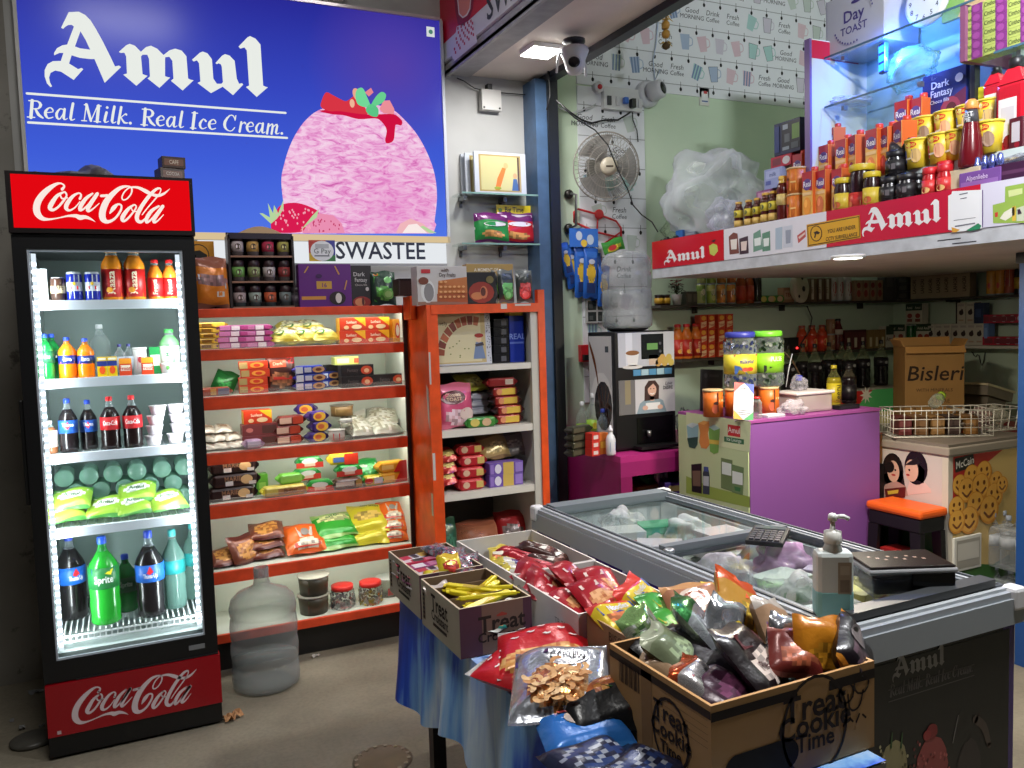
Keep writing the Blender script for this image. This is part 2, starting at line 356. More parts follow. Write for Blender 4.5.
def _icecream(nt,out):
    N=nt.nodes;L=nt.links; tc=N.new('ShaderNodeTexCoord'); mp=N.new('ShaderNodeMapping'); mp.inputs['Rotation'].default_value=(0,.45,0); mp.inputs['Scale'].default_value=(9,9,24); L.new(tc.outputs['Object'],mp.inputs[0])
    a=N.new('ShaderNodeTexNoise'); a.inputs['Scale'].default_value=1.5; a.inputs['Detail'].default_value=9; a.inputs['Roughness'].default_value=.68; a.inputs['Distortion'].default_value=1.1; L.new(mp.outputs[0],a.inputs['Vector'])
    r=ramp(nt,[(.3,(206,90,170)),(.42,(236,150,210)),(.52,(250,196,232)),(.66,(255,226,244))]); L.new(a.outputs['Fac'],r.inputs[0])
    d=N.new('ShaderNodeVectorMath'); d.operation='DISTANCE'; L.new(tc.outputs['Object'],d.inputs[0]); d.inputs[1].default_value=(1.25,3.949,2.02)
    m2=N.new('ShaderNodeMapRange'); m2.inputs[1].default_value=.34; m2.inputs[2].default_value=.05; m2.inputs[4].default_value=.4; L.new(d.outputs['Value'],m2.inputs[0])
    mx=N.new('ShaderNodeMix'); mx.data_type='RGBA'; L.new(m2.outputs[0],mx.inputs[0]); L.new(r.outputs[0],mx.inputs[6]); mx.inputs[7].default_value=(*lin((232,110,196)),1)
    e=N.new('ShaderNodeEmission'); e.inputs[1].default_value=.92; L.new(mx.outputs[2],e.inputs[0]); L.new(e.outputs[0],out.inputs[0])
special('icecream',_icecream)
def _tiedye(nt,out):
    N=nt.nodes;L=nt.links; tc=N.new('ShaderNodeTexCoord'); mp=N.new('ShaderNodeMapping'); mp.inputs['Scale'].default_value=(1,1.35,.5); mp.inputs['Location'].default_value=(.3,.22,.2); L.new(tc.outputs['Object'],mp.inputs[0])
    a=N.new('ShaderNodeTexNoise'); a.inputs['Scale'].default_value=1.7; a.inputs['Detail'].default_value=1.5; a.inputs['Distortion'].default_value=1.0; L.new(mp.outputs[0],a.inputs['Vector'])
    mp2=N.new('ShaderNodeMapping'); mp2.inputs['Scale'].default_value=(26,26,3); L.new(tc.outputs['Object'],mp2.inputs[0]); b=N.new('ShaderNodeTexNoise'); b.inputs['Scale'].default_value=1.6; b.inputs['Detail'].default_value=5; L.new(mp2.outputs[0],b.inputs['Vector'])
    ad=N.new('ShaderNodeMath'); ad.operation='MULTIPLY_ADD'; L.new(b.outputs['Fac'],ad.inputs[0]); ad.inputs[1].default_value=.13; L.new(a.outputs['Fac'],ad.inputs[2])
    r=ramp(nt,[(.47,(18,44,160)),(.56,(36,84,214)),(.61,(130,184,242)),(.69,(206,226,248)),(.78,(70,130,230))]); L.new(ad.outputs[0],r.inputs[0])
    s=N.new('ShaderNodeBsdfPrincipled'); s.inputs['Roughness'].default_value=.55; L.new(r.outputs[0],s.inputs['Base Color']); L.new(s.outputs[0],out.inputs[0])
special('tiedye',_tiedye)
# ================================================================ setting
W=(255,255,255)
def sbox(name,a,b,m,col=(200,200,200)): return struct(MB().box(*a,*b,col,m).obj(name))
sbox('floor',(-2.6,-2,-.1),(4.9,4.1,0),'concrete')
sbox('wall_back',(-.34,4,0),(2.1,4.1,3.7),'wallgrey')
sbox('wall_left',(-2.6,4,0),(-.34,4.1,3.7),'walldirty')
sbox('wall_rear',(2.1,4,0),(4.87,4.1,3.7),'wallgreen')
sbox('wall_right',(4.77,-2,0),(4.87,4,3.7),'wallgreen')
sbox('wall_outer',(-2.7,-2,0),(-2.6,4.1,3.7),'walldirty')
sbox('ceiling',(-2.7,-2,3.7),(4.87,4.1,3.8),'walldirty')
# the beam over the shop opening, its lower steel channel and soffit boards
b=MB(); b.box(1.58,-1.2,2.73,2.10,4.0,3.7,(206,200,192),'paint'); b.box(1.57,-1.2,2.712,1.70,4.0,2.73,(150,150,152),'worn'); b.box(1.57,-1.2,2.70,1.585,4.0,2.76,(168,168,170),'worn')
b.box(1.702,-1.2,2.722,2.06,4.0,2.731,(226,216,206),'paint'); struct(b.obj('beam_soffit'))
b=MB(); b.box(2.06,-1.2,2.69,2.115,3.98,2.75,(28,34,44),'worn'); struct(b.obj('trim_1'))
# shutter guide at the end of the beam
b=MB(); b.box(2.005,3.86,0,2.07,4.0,2.70,(66,92,124),'worn'); struct(b.obj('trim_2'))
b=MB(); b.box(2.07,3.84,0,2.125,4.0,2.70,(16,18,22),'worn'); struct(b.obj('trim_3'))
# light green strip of plaster with a pull handle
hb=MB()
hp=[PY(570,y,3.97) for y in (194,228)]
hb.tube([hp[0]+Vector((0,-.01,0)),hp[0]+Vector((0.012,-.045,-.01)),hp[1]+Vector((0.012,-.045,.01)),hp[1]+Vector((0,-.01,0))],.008,(150,150,150),'metal')
hd=hb.obj('pull_handle'); tag(hd,'steel pull handle on the pale green plaster beside the wallpaper','handle')
for p in hp:
    MB().lathe([(.026,0),(.026,.014),(.018,.022)],(70,68,66),'metal',12).obj('round_plate',hd,p+Vector((0,.02,0)),(PI/2,0,0))
# ---------------------------------------------------------------- wallpaper with mugs
def wallpaper(name,x0,x1,z0,z1,seed):
    rr=random.Random(seed); Y=3.992; b=MB(); b.box(x0,Y,z0,x1,4.0,z1,(228,230,236),'matte'); f=front(Y-.0008)
    pitch=.165; z=3.62; k=0
    mugcols=[(170,186,212),(196,206,200),(216,190,200),(170,206,204),(206,200,214)]
    def clip(a,w): return max(x0,min(x1,a)),max(x0,min(x1,a+w))
    while z>z0:
        if z<z1:
            b.rect(x0,z-.002,x1,z+.002,(150,152,156),f,'matte')
            x=x0+.04+((k%2)*.06)
            while x<x1-.01:
                if z-.045>z0:
                    b.rect(x-.0015,z-.02,x+.0015,z+.018,(40,40,44),f,'matte'); b.disc(x,z-.025,.009,.012,(30,30,34),f,'matte',8)
                x+=.118
        zt=z-.03; x=x0+rr.uniform(-.02,.1)
        while x<x1-.1 and zt-.115>z0 and zt<z1:
            t=rr.random(); a=rr.uniform(-.35,.35); c=rr.choice(mugcols)
            if t<.74:
                ca,sa=math.cos(a),math.sin(a); g=lambda u,v,x=x,ca=ca,sa=sa: f(min(x1,max(x0,x+.05+(u*ca-v*sa))),zt-.055+u*sa+v*ca)
                b.poly([(-.034,.045),(.034,.045),(.024,-.042),(-.024,-.042)],c,'matte',g)
                b.stroke([(.032,.03,.006),(.052,.02,.006),(.05,-.012,.006),(.028,-.02,.006)],c,g,'matte',2)
                if t<.25:
                    for q in (-.02,0,.02): b.poly([(q-.005,.045),(q+.005,.045),(q+.003,-.042),(q-.007,-.042)],(120,140,176),'matte',lambda u,v,g=g:(lambda p:(p[0],p[1]-.0004,p[2]))(g(u,v)))
                elif t<.36:
                    b.stroke([(-.034,.045,.003),(.034,.045,.003),(.024,-.042,.003),(-.024,-.042,.003),(-.034,.045,.003)],(90,92,98),lambda u,v,g=g:(lambda p:(p[0],p[1]-.0004,p[2]))(g(u,v)),'matte',1)
                x+=.125
            elif x+.1<x1:
                w1,w2=rr.choice([('Good','MORNING'),('Fresh','Coffee'),('Drink','Coffee')])
                b.text(w1,x+.06,zt-.05,.03,(70,72,78),f,'matte',shear=.2); b.text(w2,x+.06,zt-.085,.026,(70,72,78),f,'matte',shear=.1); x+=.15
            else: x+=.1
        z-=pitch; k+=1
    o=b.obj(name); return struct(o)
q0=PY(580,200,3.99).x; q1=PY(646,200,3.99).x
wallpaper('trim_4',q0,q1,1.0,2.73,3)
wallpaper('trim_5',q0,4.5,2.74,3.69,5)
# ---------------------------------------------------------------- lightbox sign
def sign():
    Y=3.95; x0,x1,z0,z1=-.288,1.528,1.898,2.955
    o=MB().box(x0-.012,Y,z0-.006,x1+.014,3.998,z1+.012,(224,222,220),'satin').obj('lightbox_sign')
    tag(o,'large backlit blue ice cream sign with white blackletter above the shelves','sign')
    b=MB(); b.rect(x0,z0,x1,z1,W,front(Y-.001),'signblue'); b.obj('printed_panel',o)
    b=MB(); b.box(x0-.012,Y-.012,z0-.03,x1+.014,Y,z0,(232,206,160),'emit0.85'); b.obj('lower_frame',o)
    b=MB(); b.box(x0-.014,Y-.012,z0-.03,x0,Y,z1,(206,204,200),'satin'); b.box(x1,Y-.012,z0-.03,x1+.014,Y,z1,(200,204,214),'satin'); b.box(x0,Y-.012,z1,x1,Y,z1+.014,(206,190,196),'satin'); b.obj('frame',o)
    f=front(Y-.0016); WH=(238,242,236)
    b=MB(); ax,az,aw=AMUL_BOX; amul(b,ax,az,aw,WH,f,'emit0.95')
    def L(px,py): p=PY(px,py,Y); return p.x,p.z
    for (a,c) in (((27,93.5),(285.5,113)),((28.3,122.5),(287,138))):
        p,q=L(*a),L(*c); b.stroke([(*p,.0095),(*q,.0095)],WH,f,'emit0.95',1)
    p,q=L(27,117.5),L(285,131.5); serif(b,'Real Milk. Real Ice Cream.',p[0],p[1],.07,WH,f,'emit0.95',q[0]-p[0])
    p=L(430.6,32); b.rect(p[0]-.022,p[1]-.024,p[0]+.02,p[1]+.024,(220,226,226),f,'emit0.9'); g=front(Y-.0022); b.disc(p[0],p[1],.011,.011,(90,150,130),g,'emit0.7')
    b.obj('lettering',o)
    # scoop, traced on the sign's own plane
    b=MB(); T=lambda s:[L(250+x/4.8,80+y/4.8) for x,y in _q(s)]
    sc=T('170 640 160 590 150 480 165 400 190 320 225 250 270 190 330 145 420 120 500 115 600 120 680 140 740 190 800 260 850 350 885 450 897 560 885 680 878 712'); b.poly(smooth(sc)[5:-8]+T('880 737 100 737'),W,'icecream',f)
    ff=front(Y-.0022)
    b.poly(smooth(T('335 150 385 142 430 150 500 150 560 165 620 165 690 165 728 195 725 218 700 215 695 240 688 290 660 305 648 290 655 240 630 200 600 185 520 188 450 170 395 165')),(222,20,70),'emit0.85',ff)
    b.poly(smooth(T('340 130 345 95 365 60 400 75 450 100 470 98 505 75 530 100 560 150 560 165 500 160 430 150 380 150')),(226,56,72),'emit0.9',front(Y-.0026))
    b.poly(T('620 140 640 100 670 98 692 140 690 165 640 160'),(246,150,160),'emit0.9',front(Y-.0026)); b.poly(T('550 60 580 38 592 60 570 80'),(240,140,150),'emit0.9',front(Y-.0026))
    b.disc(*L(357,95),.02,.032,(246,176,150),front(Y-.003),'emit0.9',rot=.4); b.disc(*L(352,103.5),.012,.02,(250,190,160),front(Y-.003),'emit0.9')
    fl=front(Y-.0032)
    for s,c in (('575 130 520 120 505 75 515 45 540 40 560 80',(120,226,160)),('578 130 600 85 630 58 652 72 640 105 605 125',(110,216,150)),('570 120 555 145 575 170 610 176 615 140 590 118',(96,206,140))): b.poly(smooth(T(s)),c,'emit0.9',fl)
    # strawberries along the foot
    b.poly(smooth(T('100 690 120 640 150 600 220 590 290 610 330 640 300 700 240 730 120 730')),(226,30,84),'emit0.9',ff)
    b.poly(T('250 735 290 670 330 640 400 650 440 690 455 735'),(244,150,186),'emit0.9',front(Y-.0026))
    b.poly(T('700 735 720 690 770 665 830 690 880 735'),(250,190,196),'emit0.9',ff); b.poly(T('730 735 760 695 800 690 850 735'),(255,240,236),'emit0.95',front(Y-.0028))
    rr=random.Random(4)
    for i in range(40):
        x,y=L(250+rr.uniform(115,300)/4.8,80+rr.uniform(615,725)/4.8); b.disc(x,y,.004,.006,(255,170,190),fl,'emit0.9',6)
    for i in range(26):
        x,y=L(250+rr.uniform(300,430)/4.8,80+rr.uniform(670,728)/4.8); b.disc(x,y,.003,.005,(214,60,110),fl,'emit0.8',6)
    for s in ('100 690 45 640 60 640 95 660 85 590 110 640 115 600 135 640 160 575 160 620 130 665','240 725 300 650 330 620 320 660 280 690','830 700 895 735 860 735 815 705'): b.poly(T(s),(196,228,170),'emit0.85',fl)
    b.obj('ice_cream_print',o)
    # white name panel below
    p0,p1=PY(217,238,3.93),PY(447.5,263.5,3.93)
    n=MB().box(p0.x-.08,3.94,p1.z,p1.x,3.9995,z0-.034,(236,240,244),'emit0.93').obj('name_panel'); tag(n,'white lit name panel reading SWASTEE under the blue sign','sign')
    b=MB(); t0,t1=PY(336,262,3.939),PY(425,244,3.939); b.text('SWASTEE',(t0.x+t1.x)/2,(p1.z+z0-.034)/2-.028,.082,(26,34,60),front(3.9385),'satin',bold=.02,sx=.93); b.obj('lettering',n)
    b=MB(); b.box(p0.x-.08,3.935,p1.z-.012,p1.x,3.94,p1.z,(150,152,156),'satin'); b.obj('lower_edge',n)
    p=PY(321.5,251,3.937); s=MB().box(-.06,-.004,-.048,.064,0,.05,(240,240,240),'satin').obj('payment_sticker',None,p); tag(s,'square payment sticker with coloured corners left of the SWASTEE lettering','sticker')
    b=MB(); f=front(-.0046); b.rect(-.06,-.048,.064,.05,(196,60,50),f,'satin'); b.rect(.02,-.048,.064,.05,(60,60,150),front(-.0048),'satin'); b.rect(-.06,-.048,0,-.01,(220,180,40),front(-.0048),'satin'); b.rect(.0,-.048,.064,-.02,(60,130,70),front(-.0049),'satin')
    b.disc(.002,0,.055,.047,(236,236,238),front(-.0052),'satin',20); b.rect(-.03,.012,.034,.032,(190,190,194),front(-.0056),'satin'); b.text('G Pay',.002,-.012,.024,(70,72,76),front(-.0058),'satin'); b.rect(-.035,-.026,.035,-.02,(120,120,130),front(-.0056),'satin'); b.obj('print',s)
sign()
# ---------------------------------------------------------------- upright drinks fridge
FX0,FX1,FY,FB=-.297,.268,3.19,3.79
def zf(y,Y=3.22,x=110): return PY(x,y,Y).z
FSH=[zf(301,3.26),zf(377.5,3.26),zf(451,3.26),zf(524,3.26)]
def fridge():
    BK=(14,14,16); LN=(176,186,186)
    o=empty('display_fridge',(0,0,0)); tag(o,'tall black glass-door drinks fridge with a lit red header beside the shelves','fridge')
    b=MB(); b.box(FX0,FY+.04,.03,FX0+.03,FB,2.0,BK,'satin'); b.box(FX1-.03,FY+.04,.03,FX1,FB,2.0,BK,'satin'); b.box(FX0+.03,FB-.03,.03,FX1-.03,FB,2.0,BK,'satin'); b.box(FX0+.03,FY+.04,1.77,FX1-.03,FB-.03,2.0,BK,'satin'); b.box(FX0+.03,FY+.04,.03,FX1-.03,FB-.03,.34,BK,'satin'); b.obj('cabinet',o)
    b=MB(); x0,x1=FX0+.031,FX1-.031
    b.box(x0,FB-.05,.341,x1,FB-.031,1.769,(128,146,142),'satin'); b.box(x0,FY+.045,.341,x0+.008,FB-.05,1.769,LN,'satin'); b.box(x1-.008,FY+.045,.341,x1,FB-.05,1.769,LN,'satin'); b.box(x0,FY+.045,1.755,x1,FB-.05,1.769,(70,74,76),'satin'); b.box(x0,FY+.045,.341,x1,FB-.05,.355,LN,'satin'); b.obj('inner_liner',o)
    # door
    d=MB(); d.box(FX0,FY,.27,FX0+.042,FY+.035,1.795,BK,'satin'); d.box(FX1-.042,FY,.27,FX1,FY+.035,1.795,BK,'satin'); d.box(FX0+.042,FY,1.748,FX1-.042,FY+.035,1.795,BK,'satin'); d.box(FX0+.042,FY,.27,FX1-.042,FY+.035,.345,BK,'satin')
    d.box(FX1-.1,FY-.002,.298,FX1-.045,FY,.315,(120,122,124),'satin'); dr=d.obj('door',o)
    g=MB(); g.box(FX0+.042,FY+.016,.345,FX1-.042,FY+.02,1.748,W,'glass'); g.obj('glass_pane',dr)
    g=MB(); a,bb=PY(30,400,FY),PY(38,505,FY); g.box(FX0-.014,FY+.005,bb.z,FX0,FY+.03,a.z,(10,10,11),'satin',.004); g.obj('handle',dr)
    g=MB(); g.box(FX0+.042,FY+.003,.345,FX0+.048,FY+.015,1.748,(170,176,186),'satin'); g.box(FX1-.048,FY+.003,.345,FX1-.042,FY+.015,1.748,(170,176,186),'satin'); g.box(FX0+.048,FY+.003,.345,FX1-.048,FY+.012,.352,(190,200,210),'satin'); g.box(FX0+.048,FY+.003,1.74,FX1-.048,FY+.012,1.748,(150,160,170),'satin'); g.obj('gasket',dr)
    for x in (FX0+.058,FX1-.058):
        g=MB(); g.box(x-.007,FY+.026,.37,x+.007,FY+.034,1.735,(225,232,245),'emit1.3')
        n=52
        for i in range(n): z=.385+i*(1.335/n); g.box(x-.0065,FY+.021,z,x+.0065,FY+.026,z+.011,(235,242,255),'emit9')
        g.obj('led_strip',o)
    # header and lower panel
    h=MB(); h.box(FX0-.004,FY-.012,1.80,FX1+.004,FY+.04,2.0,(20,8,10),'satin'); h.rect(FX0+.012,1.816,FX1-.008,1.99,(232,8,18),front(FY-.0128),'emit0.95'); hh=h.obj('header',o)
    l=MB(); coke(l,-.022,1.903,.408,(255,236,226),front(FY-.0134),'emit0.98'); l.obj('lettering',hh)
    p=MB(); p.box(FX0+.002,FY-.01,.084,FX1+.004,FY+.04,.266,(150,12,24),'gloss'); pp=p.obj('lower_panel',o)
    l=MB(); coke(l,-.022,.172,.395,(214,196,200),front(FY-.0106),'satin'); l.rect(FX0+.03,.092,FX0+.042,.104,(190,170,172),front(FY-.0106),'satin'); l.obj('lettering',pp)
    p=MB(); p.box(FX0+.002,FY-.005,.012,FX1+.002,FB,.084,(10,10,11),'satin'); 
    for x in (FX0+.05,FX1-.05):
        for y in (FY+.05,FB-.05): p.lathe([(.02,0),(.02,.02)],(20,20,20),'satin',8,x,y)
    p.box(-.2,FY-.004,.268,FX1,FY+.0,.272,(30,30,32),'satin'); p.obj('kick_base',o)
    for z in FSH:
        s=MB(); s.box(x0+.012,FY+.075,z-.006,x1-.012,FB-.055,z,(190,198,200),'clear'); s.box(x0+.004,FY+.055,z-.028,x1-.004,FY+.075,z+.004,(222,228,240),'satin')
        for i in range(18): xx=x0+.02+i*(x1-x0-.04)/17; s.box(xx-.0015,FY+.075,z-.008,xx+.0015,FB-.06,z-.004,(180,186,190),'satin')
        s.obj('shelf',o)
    s=MB(); z=.408
    for i in range(26): xx=x0+.015+i*(x1-x0-.03)/25; s.box(xx-.0022,FY+.07,z-.004,xx+.0022,FB-.07,z,(226,230,232),'satin'); s.box(xx-.0022,FY+.07,z-.028,xx+.0022,FY+.074,z,(226,230,232),'satin')
    for y in (FY+.068,FY+.3,FB-.07): s.box(x0+.01,y,z-.01,x1-.01,y+.006,z-.004,(226,230,232),'satin')
    s.box(x0+.01,FY+.068,z-.03,x1-.01,FY+.074,z-.024,(226,230,232),'satin'); s.obj('wire_rack',o)
    return z
FGRID=fridge()
# ================================================================ open shelf unit under the sign
RED=(228,76,38); ORG=(236,84,28); SH=(214,222,210)
UY=3.65
Zb=lambda y,x=405: PY(x,y,UY).z
U1=[(Zb(305),Zb(313)),(Zb(342),Zb(352)),(Zb(385),Zb(397)),(Zb(436),Zb(447)),(Zb(483),Zb(496)),(Zb(545),Zb(556)),(Zb(603.5,398),Zb(611.5,398))]
def unit1():
    o=empty('shelf_unit',(0,0,0)); tag(o,'wide open shelf unit with orange red edges below the blue sign','shelf unit')
    x0,x1=.285,1.185
    b=MB(); b.box(x0,3.965,.1,x1+.005,3.995,1.55,(222,230,216),'paint'); b.obj('back_panel',o)
    for s,x in ((0,x0-.014),(1,x1)):
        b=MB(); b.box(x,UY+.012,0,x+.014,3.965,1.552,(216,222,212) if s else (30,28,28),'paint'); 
        if s: 
            b.box(x-.003,UY+.0,0,x+.014,UY+.012,1.552,(22,20,20),'satin')
            for (t,_) in U1[1:]: b.tube([(x-.004,UY+.2,t+.035),(x-.004,UY+.3,t+.04)],.003,(120,120,120),'metal',5); b.tube([(x-.004,UY+.2,t+.035),(x-.004,UY+.22,t+.0)],.003,(120,120,120),'metal',5)
        b.obj('side_panel',o)
    for i,(t,l) in enumerate(U1):
        b=MB(); top_c=(90,84,96) if i==0 else SH
        b.box(x0,UY+.012,t-.02,x1,3.965,t,top_c,'paint'); br=b.obj('shelf_board',o)
        b=MB(); b.box(x0-.008,UY-.004,l,x1-.004,UY+.012,t,RED,'worn',.002); b.obj('edge_strip',br)
        if 0<i<5:
            b=MB(); b.box(x0,UY-.006,t-.006,x1-.004,UY-.003,t+.022,(226,222,214),'clear'); b.obj('price_rail',br)
        if i<6:
            b=MB()
            for k in range(5):
                for j in range(3): xx=x0+.08+k*.19+j*.018; b.box(xx-.004,UY+.016,t-.0235,xx+.004,UY+.024,t-.02,(240,246,236),'emit7')
            b.obj('led_strip',br)
    b=MB(); b.box(x0,UY+.05,.0,x1,UY+.07,U1[6][1],(20,18,18),'satin'); b.obj('plinth',o)
unit1()
# second, deeper unit
VY=3.39; VX0,VX1=1.205,1.778
ZA=[(PY(445,367,VY+.02).z,PY(445,373,VY+.02).z),(PY(445,431,VY+.02).z,PY(445,438,VY+.02).z),(PY(445,495,VY+.02).z,PY(445,502,VY+.02).z),(.35,.33)]
VT=PY(480,304,VY).z
def unit2():
    o=empty('shelf_unit',(0,0,0)); tag(o,'narrow open cupboard with bright orange posts and white shelves beside the doorway','shelf unit')
    b=MB(); b.box(VX0,VY,0,VX0+.014,3.96,VT,ORG,'worn'); b.box(VX0+.014,VY,0,VX0+.05,VY+.03,VT,ORG,'worn'); b.box(VX0+.014,VY+.03,0,VX0+.02,3.96,VT-.02,(120,116,108),'paint')
    b.box(VX0-.028,VY+.13,VT-.06,VX0+.0,VY+.235,VT+.045,ORG,'worn',.003)
    b.rect(-(VY+.03),.62,-(VY+.008),.72,(206,200,192),lambda a,z:(VX0-.0006,-a,z),'paint'); b.poly([(-(VY+.04),1.2),(-(VY+.012),1.18),(-(VY+.016),1.0),(-(VY+.03),1.05)],(210,204,198),'paint',lambda a,z:(VX0-.0006,-a,z)); b.rect(VX0+.002,.78,VX0+.014,.9,(206,200,194),front(VY-.0006),'paint'); b.rect(VX0+.002,1.2,VX0+.01,1.34,(206,200,194),front(VY-.0006),'paint')
    b.obj('side_post',o)
    b=MB(); b.box(VX1-.034,VY,0,VX1,VY+.03,VT+.06,ORG,'worn'); b.box(VX1-.034,VY+.03,0,VX1,3.96,VT,(206,204,196),'paint'); b.box(VX1-.07,VY+.01,0,VX1-.034,VY+.03,VT-.03,(196,194,184),'paint'); b.box(VX1-.05,VY+.03,0,VX1-.034,3.96,VT-.02,(206,206,198),'paint'); b.obj('side_post',o)
    b=MB(); b.box(VX0+.02,3.94,.05,VX1-.034,3.96,VT-.02,(90,84,78),'paint'); b.obj('back_panel',o)
    b=MB(); b.box(VX0+.014,VY+.03,VT-.02,VX1-.034,3.96,VT-.003,(206,196,186),'paint'); b.box(VX0+.02,VY-.004,VT-.04,VX1-.034,VY+.03,VT,ORG,'worn'); b.rect(VX0+.42,VT-.012,VX0+.5,VT-.003,(216,206,196),front(VY-.005),'paint'); b.rect(VX0+.35,VT-.024,VX0+.38,VT-.001,(216,206,196),front(VY-.005),'paint'); b.obj('top_board',o)
    for t,l in ZA: b=MB(); b.box(VX0+.02,VY+.015,l,VX1-.05,3.94,t,(220,216,206),'paint'); b.obj('shelf_board',o)
unit2()
# glass shelves on the grey wall
for k,(y0,xa,xb) in enumerate(((191.5,462,538),(242.5,462,540))):
    p=PY(xa,y0,3.86); q=PY(xb,y0-1,3.86); z=p.z
    o=MB().box(p.x,3.86,z-.008,q.x,3.998,z,(140,190,176),'glass').obj('glass_shelf'); tag(o,['upper clear glass wall shelf holding the picture frames','lower clear glass wall shelf holding the snack pouches'][k],'shelf','glass shelves on the grey wall')
    b=MB(); b.box(p.x,3.858,z-.008,q.x,3.86,z,(120,156,150),'satin'); b.obj('front_edge',o)
    for px in (465,505): 
        c=PY(px,y0,3.93).x; b=MB(); b.box(c-.01,3.93,z-.03,c+.01,3.998,z-.008,(120,122,124),'metal'); b.box(c-.006,3.985,z-.06,c+.006,3.998,z-.02,(90,92,94),'metal'); b.obj('bracket',o)
# ================================================================ chest freezer
HX0,HX1,HY0,HY1,HZ=1.305,1.885,1.215,2.635,.80
GR=(150,155,160)
def freezer():
    o=empty('chest_freezer',(0,0,0)); tag(o,'long glass-topped chest freezer with grey rim between the snack table and purple counter','freezer')
    x0,x1,y0,y1=HX0+.014,HX1-.014,HY0+.014,HY1-.014; PU=(64,36,124)
    b=MB(); b.box(x0,y0,.06,x0+.04,y1,.735,PU,'gloss'); b.box(x1-.04,y0,.06,x1,y1,.735,(60,40,110),'gloss'); b.box(x0+.04,y1-.04,.06,x1-.04,y1,.735,(200,200,204),'gloss'); b.box(x0+.04,y0,.06,x1-.04,y0+.04,.735,(20,18,22),'gloss'); b.box(x0+.04,y0+.04,.06,x1-.04,y1-.04,.12,(40,40,44),'satin'); b.box(x0,y0-.001,.03,x1,y1,.06,(150,150,152),'satin'); b.box(x0,y0-.002,.06,x1,y0,.1,(196,196,196),'satin'); body=b.obj('body',o)
    b=MB(); LN=(226,232,234); b.box(x0+.041,y0+.041,.4,x0+.056,y1-.041,.765,LN,'satin'); b.box(x1-.056,y0+.041,.4,x1-.041,y1-.041,.765,LN,'satin'); b.box(x0+.056,y0+.041,.4,x1-.056,y0+.056,.765,LN,'satin'); b.box(x0+.056,y1-.056,.4,x1-.056,y1-.041,.765,LN,'satin'); b.box(x0+.041,y0+.041,.385,x1-.041,y1-.041,.4,LN,'satin'); b.obj('liner',o)
    # rim: stepped aluminium profile all round
    b=MB()
    def ring(a,z0,z1,w,c,m):
        X0,X1,Y0,Y1=HX0+a,HX1-a,HY0+a,HY1-a
        b.box(X0,Y0,z0,X0+w,Y1,z1,c,m); b.box(X1-w,Y0,z0,X1,Y1,z1,c,m); b.box(X0+w,Y0,z0,X1-w,Y0+w,z1,c,m); b.box(X0+w,Y1-w,z0,X1-w,Y1,z1,c,m)
    ring(0,.715,.775,.05,GR,'satin'); ring(.006,.775,.79,.044,(164,168,174),'satin'); ring(.018,.79,.797,.03,(180,184,188),'satin'); ring(.03,.797,.801,.008,(70,74,80),'satin'); b.obj('rim',o)
    for x,y,sx,sy in ((HX0,HY0,1,1),(HX1,HY0,-1,1),(HX0,HY1,1,-1),(HX1,HY1,-1,-1)):
        b=MB(); xa,xb=sorted((x-.006*sx,x+.04*sx)); ya,yb=sorted((y-.006*sy,y+.04*sy)); b.box(xa,ya,.745,xb,yb,.80,(222,220,222),'satin',.009); b.obj('corner_cap',o)
    # sliding lids
    ym=PZ(668,552,.79).y
    for k,(ya,yb,z) in enumerate(((HY0+.05,ym+.03,.786),(ym-.01,HY1-.05,.779))):
        l=MB(); c=(122,128,134); l.box(HX0+.05,ya,z-.006,HX0+.062,yb,z+.008,c,'satin'); l.box(HX1-.062,ya,z-.006,HX1-.05,yb,z+.008,c,'satin')
        if k==0: l.box(HX0+.06,ya-.02,z-.006,HX1-.06,ya+.02,z+.032,(58,60,62),'satin'); l.box(HX0+.062,yb-.03,z-.006,HX1-.062,yb,z+.02,(112,118,124),'satin')
        else: l.box(HX0+.05,yb-.04,z-.006,HX1-.05,yb+.028,z+.024,(116,124,130),'satin'); l.box(HX0+.062,ya,z-.006,HX1-.062,ya+.02,z+.006,c,'metal')
        lid=l.obj('sliding_lid',o)
        g=MB(); g.box(HX0+.062,ya+.02,z,HX1-.062,yb-.02,z+.004,W,'glass'); g.obj('glass_pane',lid)
        if k==0:
            p=PZ(669,552,z+.01); g=MB(); g.lathe([(.016,0),(.016,.008),(.012,.012)],(190,194,198),'metal',12,p.x,p.y,z+.008); g.obj('lid_latch',lid)
    # prints
    f=lambda a,bb:(x0-.0008,a,bb)
    l=MB(); P=lambda px,py:(lambda p:(p.y,p.z))(PX(px,py,x0))
    a,c=P(570,540),P(588,560); l.rect(a[0],c[1],c[0],a[1],(186,184,200),f,'satin'); f2=lambda u,v:(x0-.0014,u,v); mid=((a[0]+c[0])/2,(a[1]+c[1])/2); l.text('amul',mid[0],mid[1]-.008,.018,(60,40,110),lambda u,v:(x0-.0014,2*mid[0]-u,v),'satin',sx=.8)
    a=P(612,575); amul(l,0,0,.5,(206,200,222),lambda u,v:(x0-.0008,a[0]-u,a[1]-.05+v-.05),'satin'); l.obj('side_print',body)
    l=MB(); fe=front(y0-.0019); a=PY(890,693,y0); c=PY(972,640,y0); amul(l,a.x+.005,a.z+.022,.165,(150,146,144),fe,'satin')
    G=(84,80,78)
    d=PY(888,690,y0); e=PY(972,664,y0); l.stroke([(d.x,d.z,.0022),(e.x+.005,d.z,.0022)],G,fe,'satin',1); d2=PY(887,702,y0); l.stroke([(d.x,d2.z,.0022),(e.x+.005,d2.z,.0022)],G,fe,'satin',1); serif(l,'Real Milk. Real Ice Cream.',d.x+.003,d2.z+.01,.026,(96,90,90),fe,'satin',e.x-d.x)
    # three scoops on the end panel
    rr=random.Random(8)
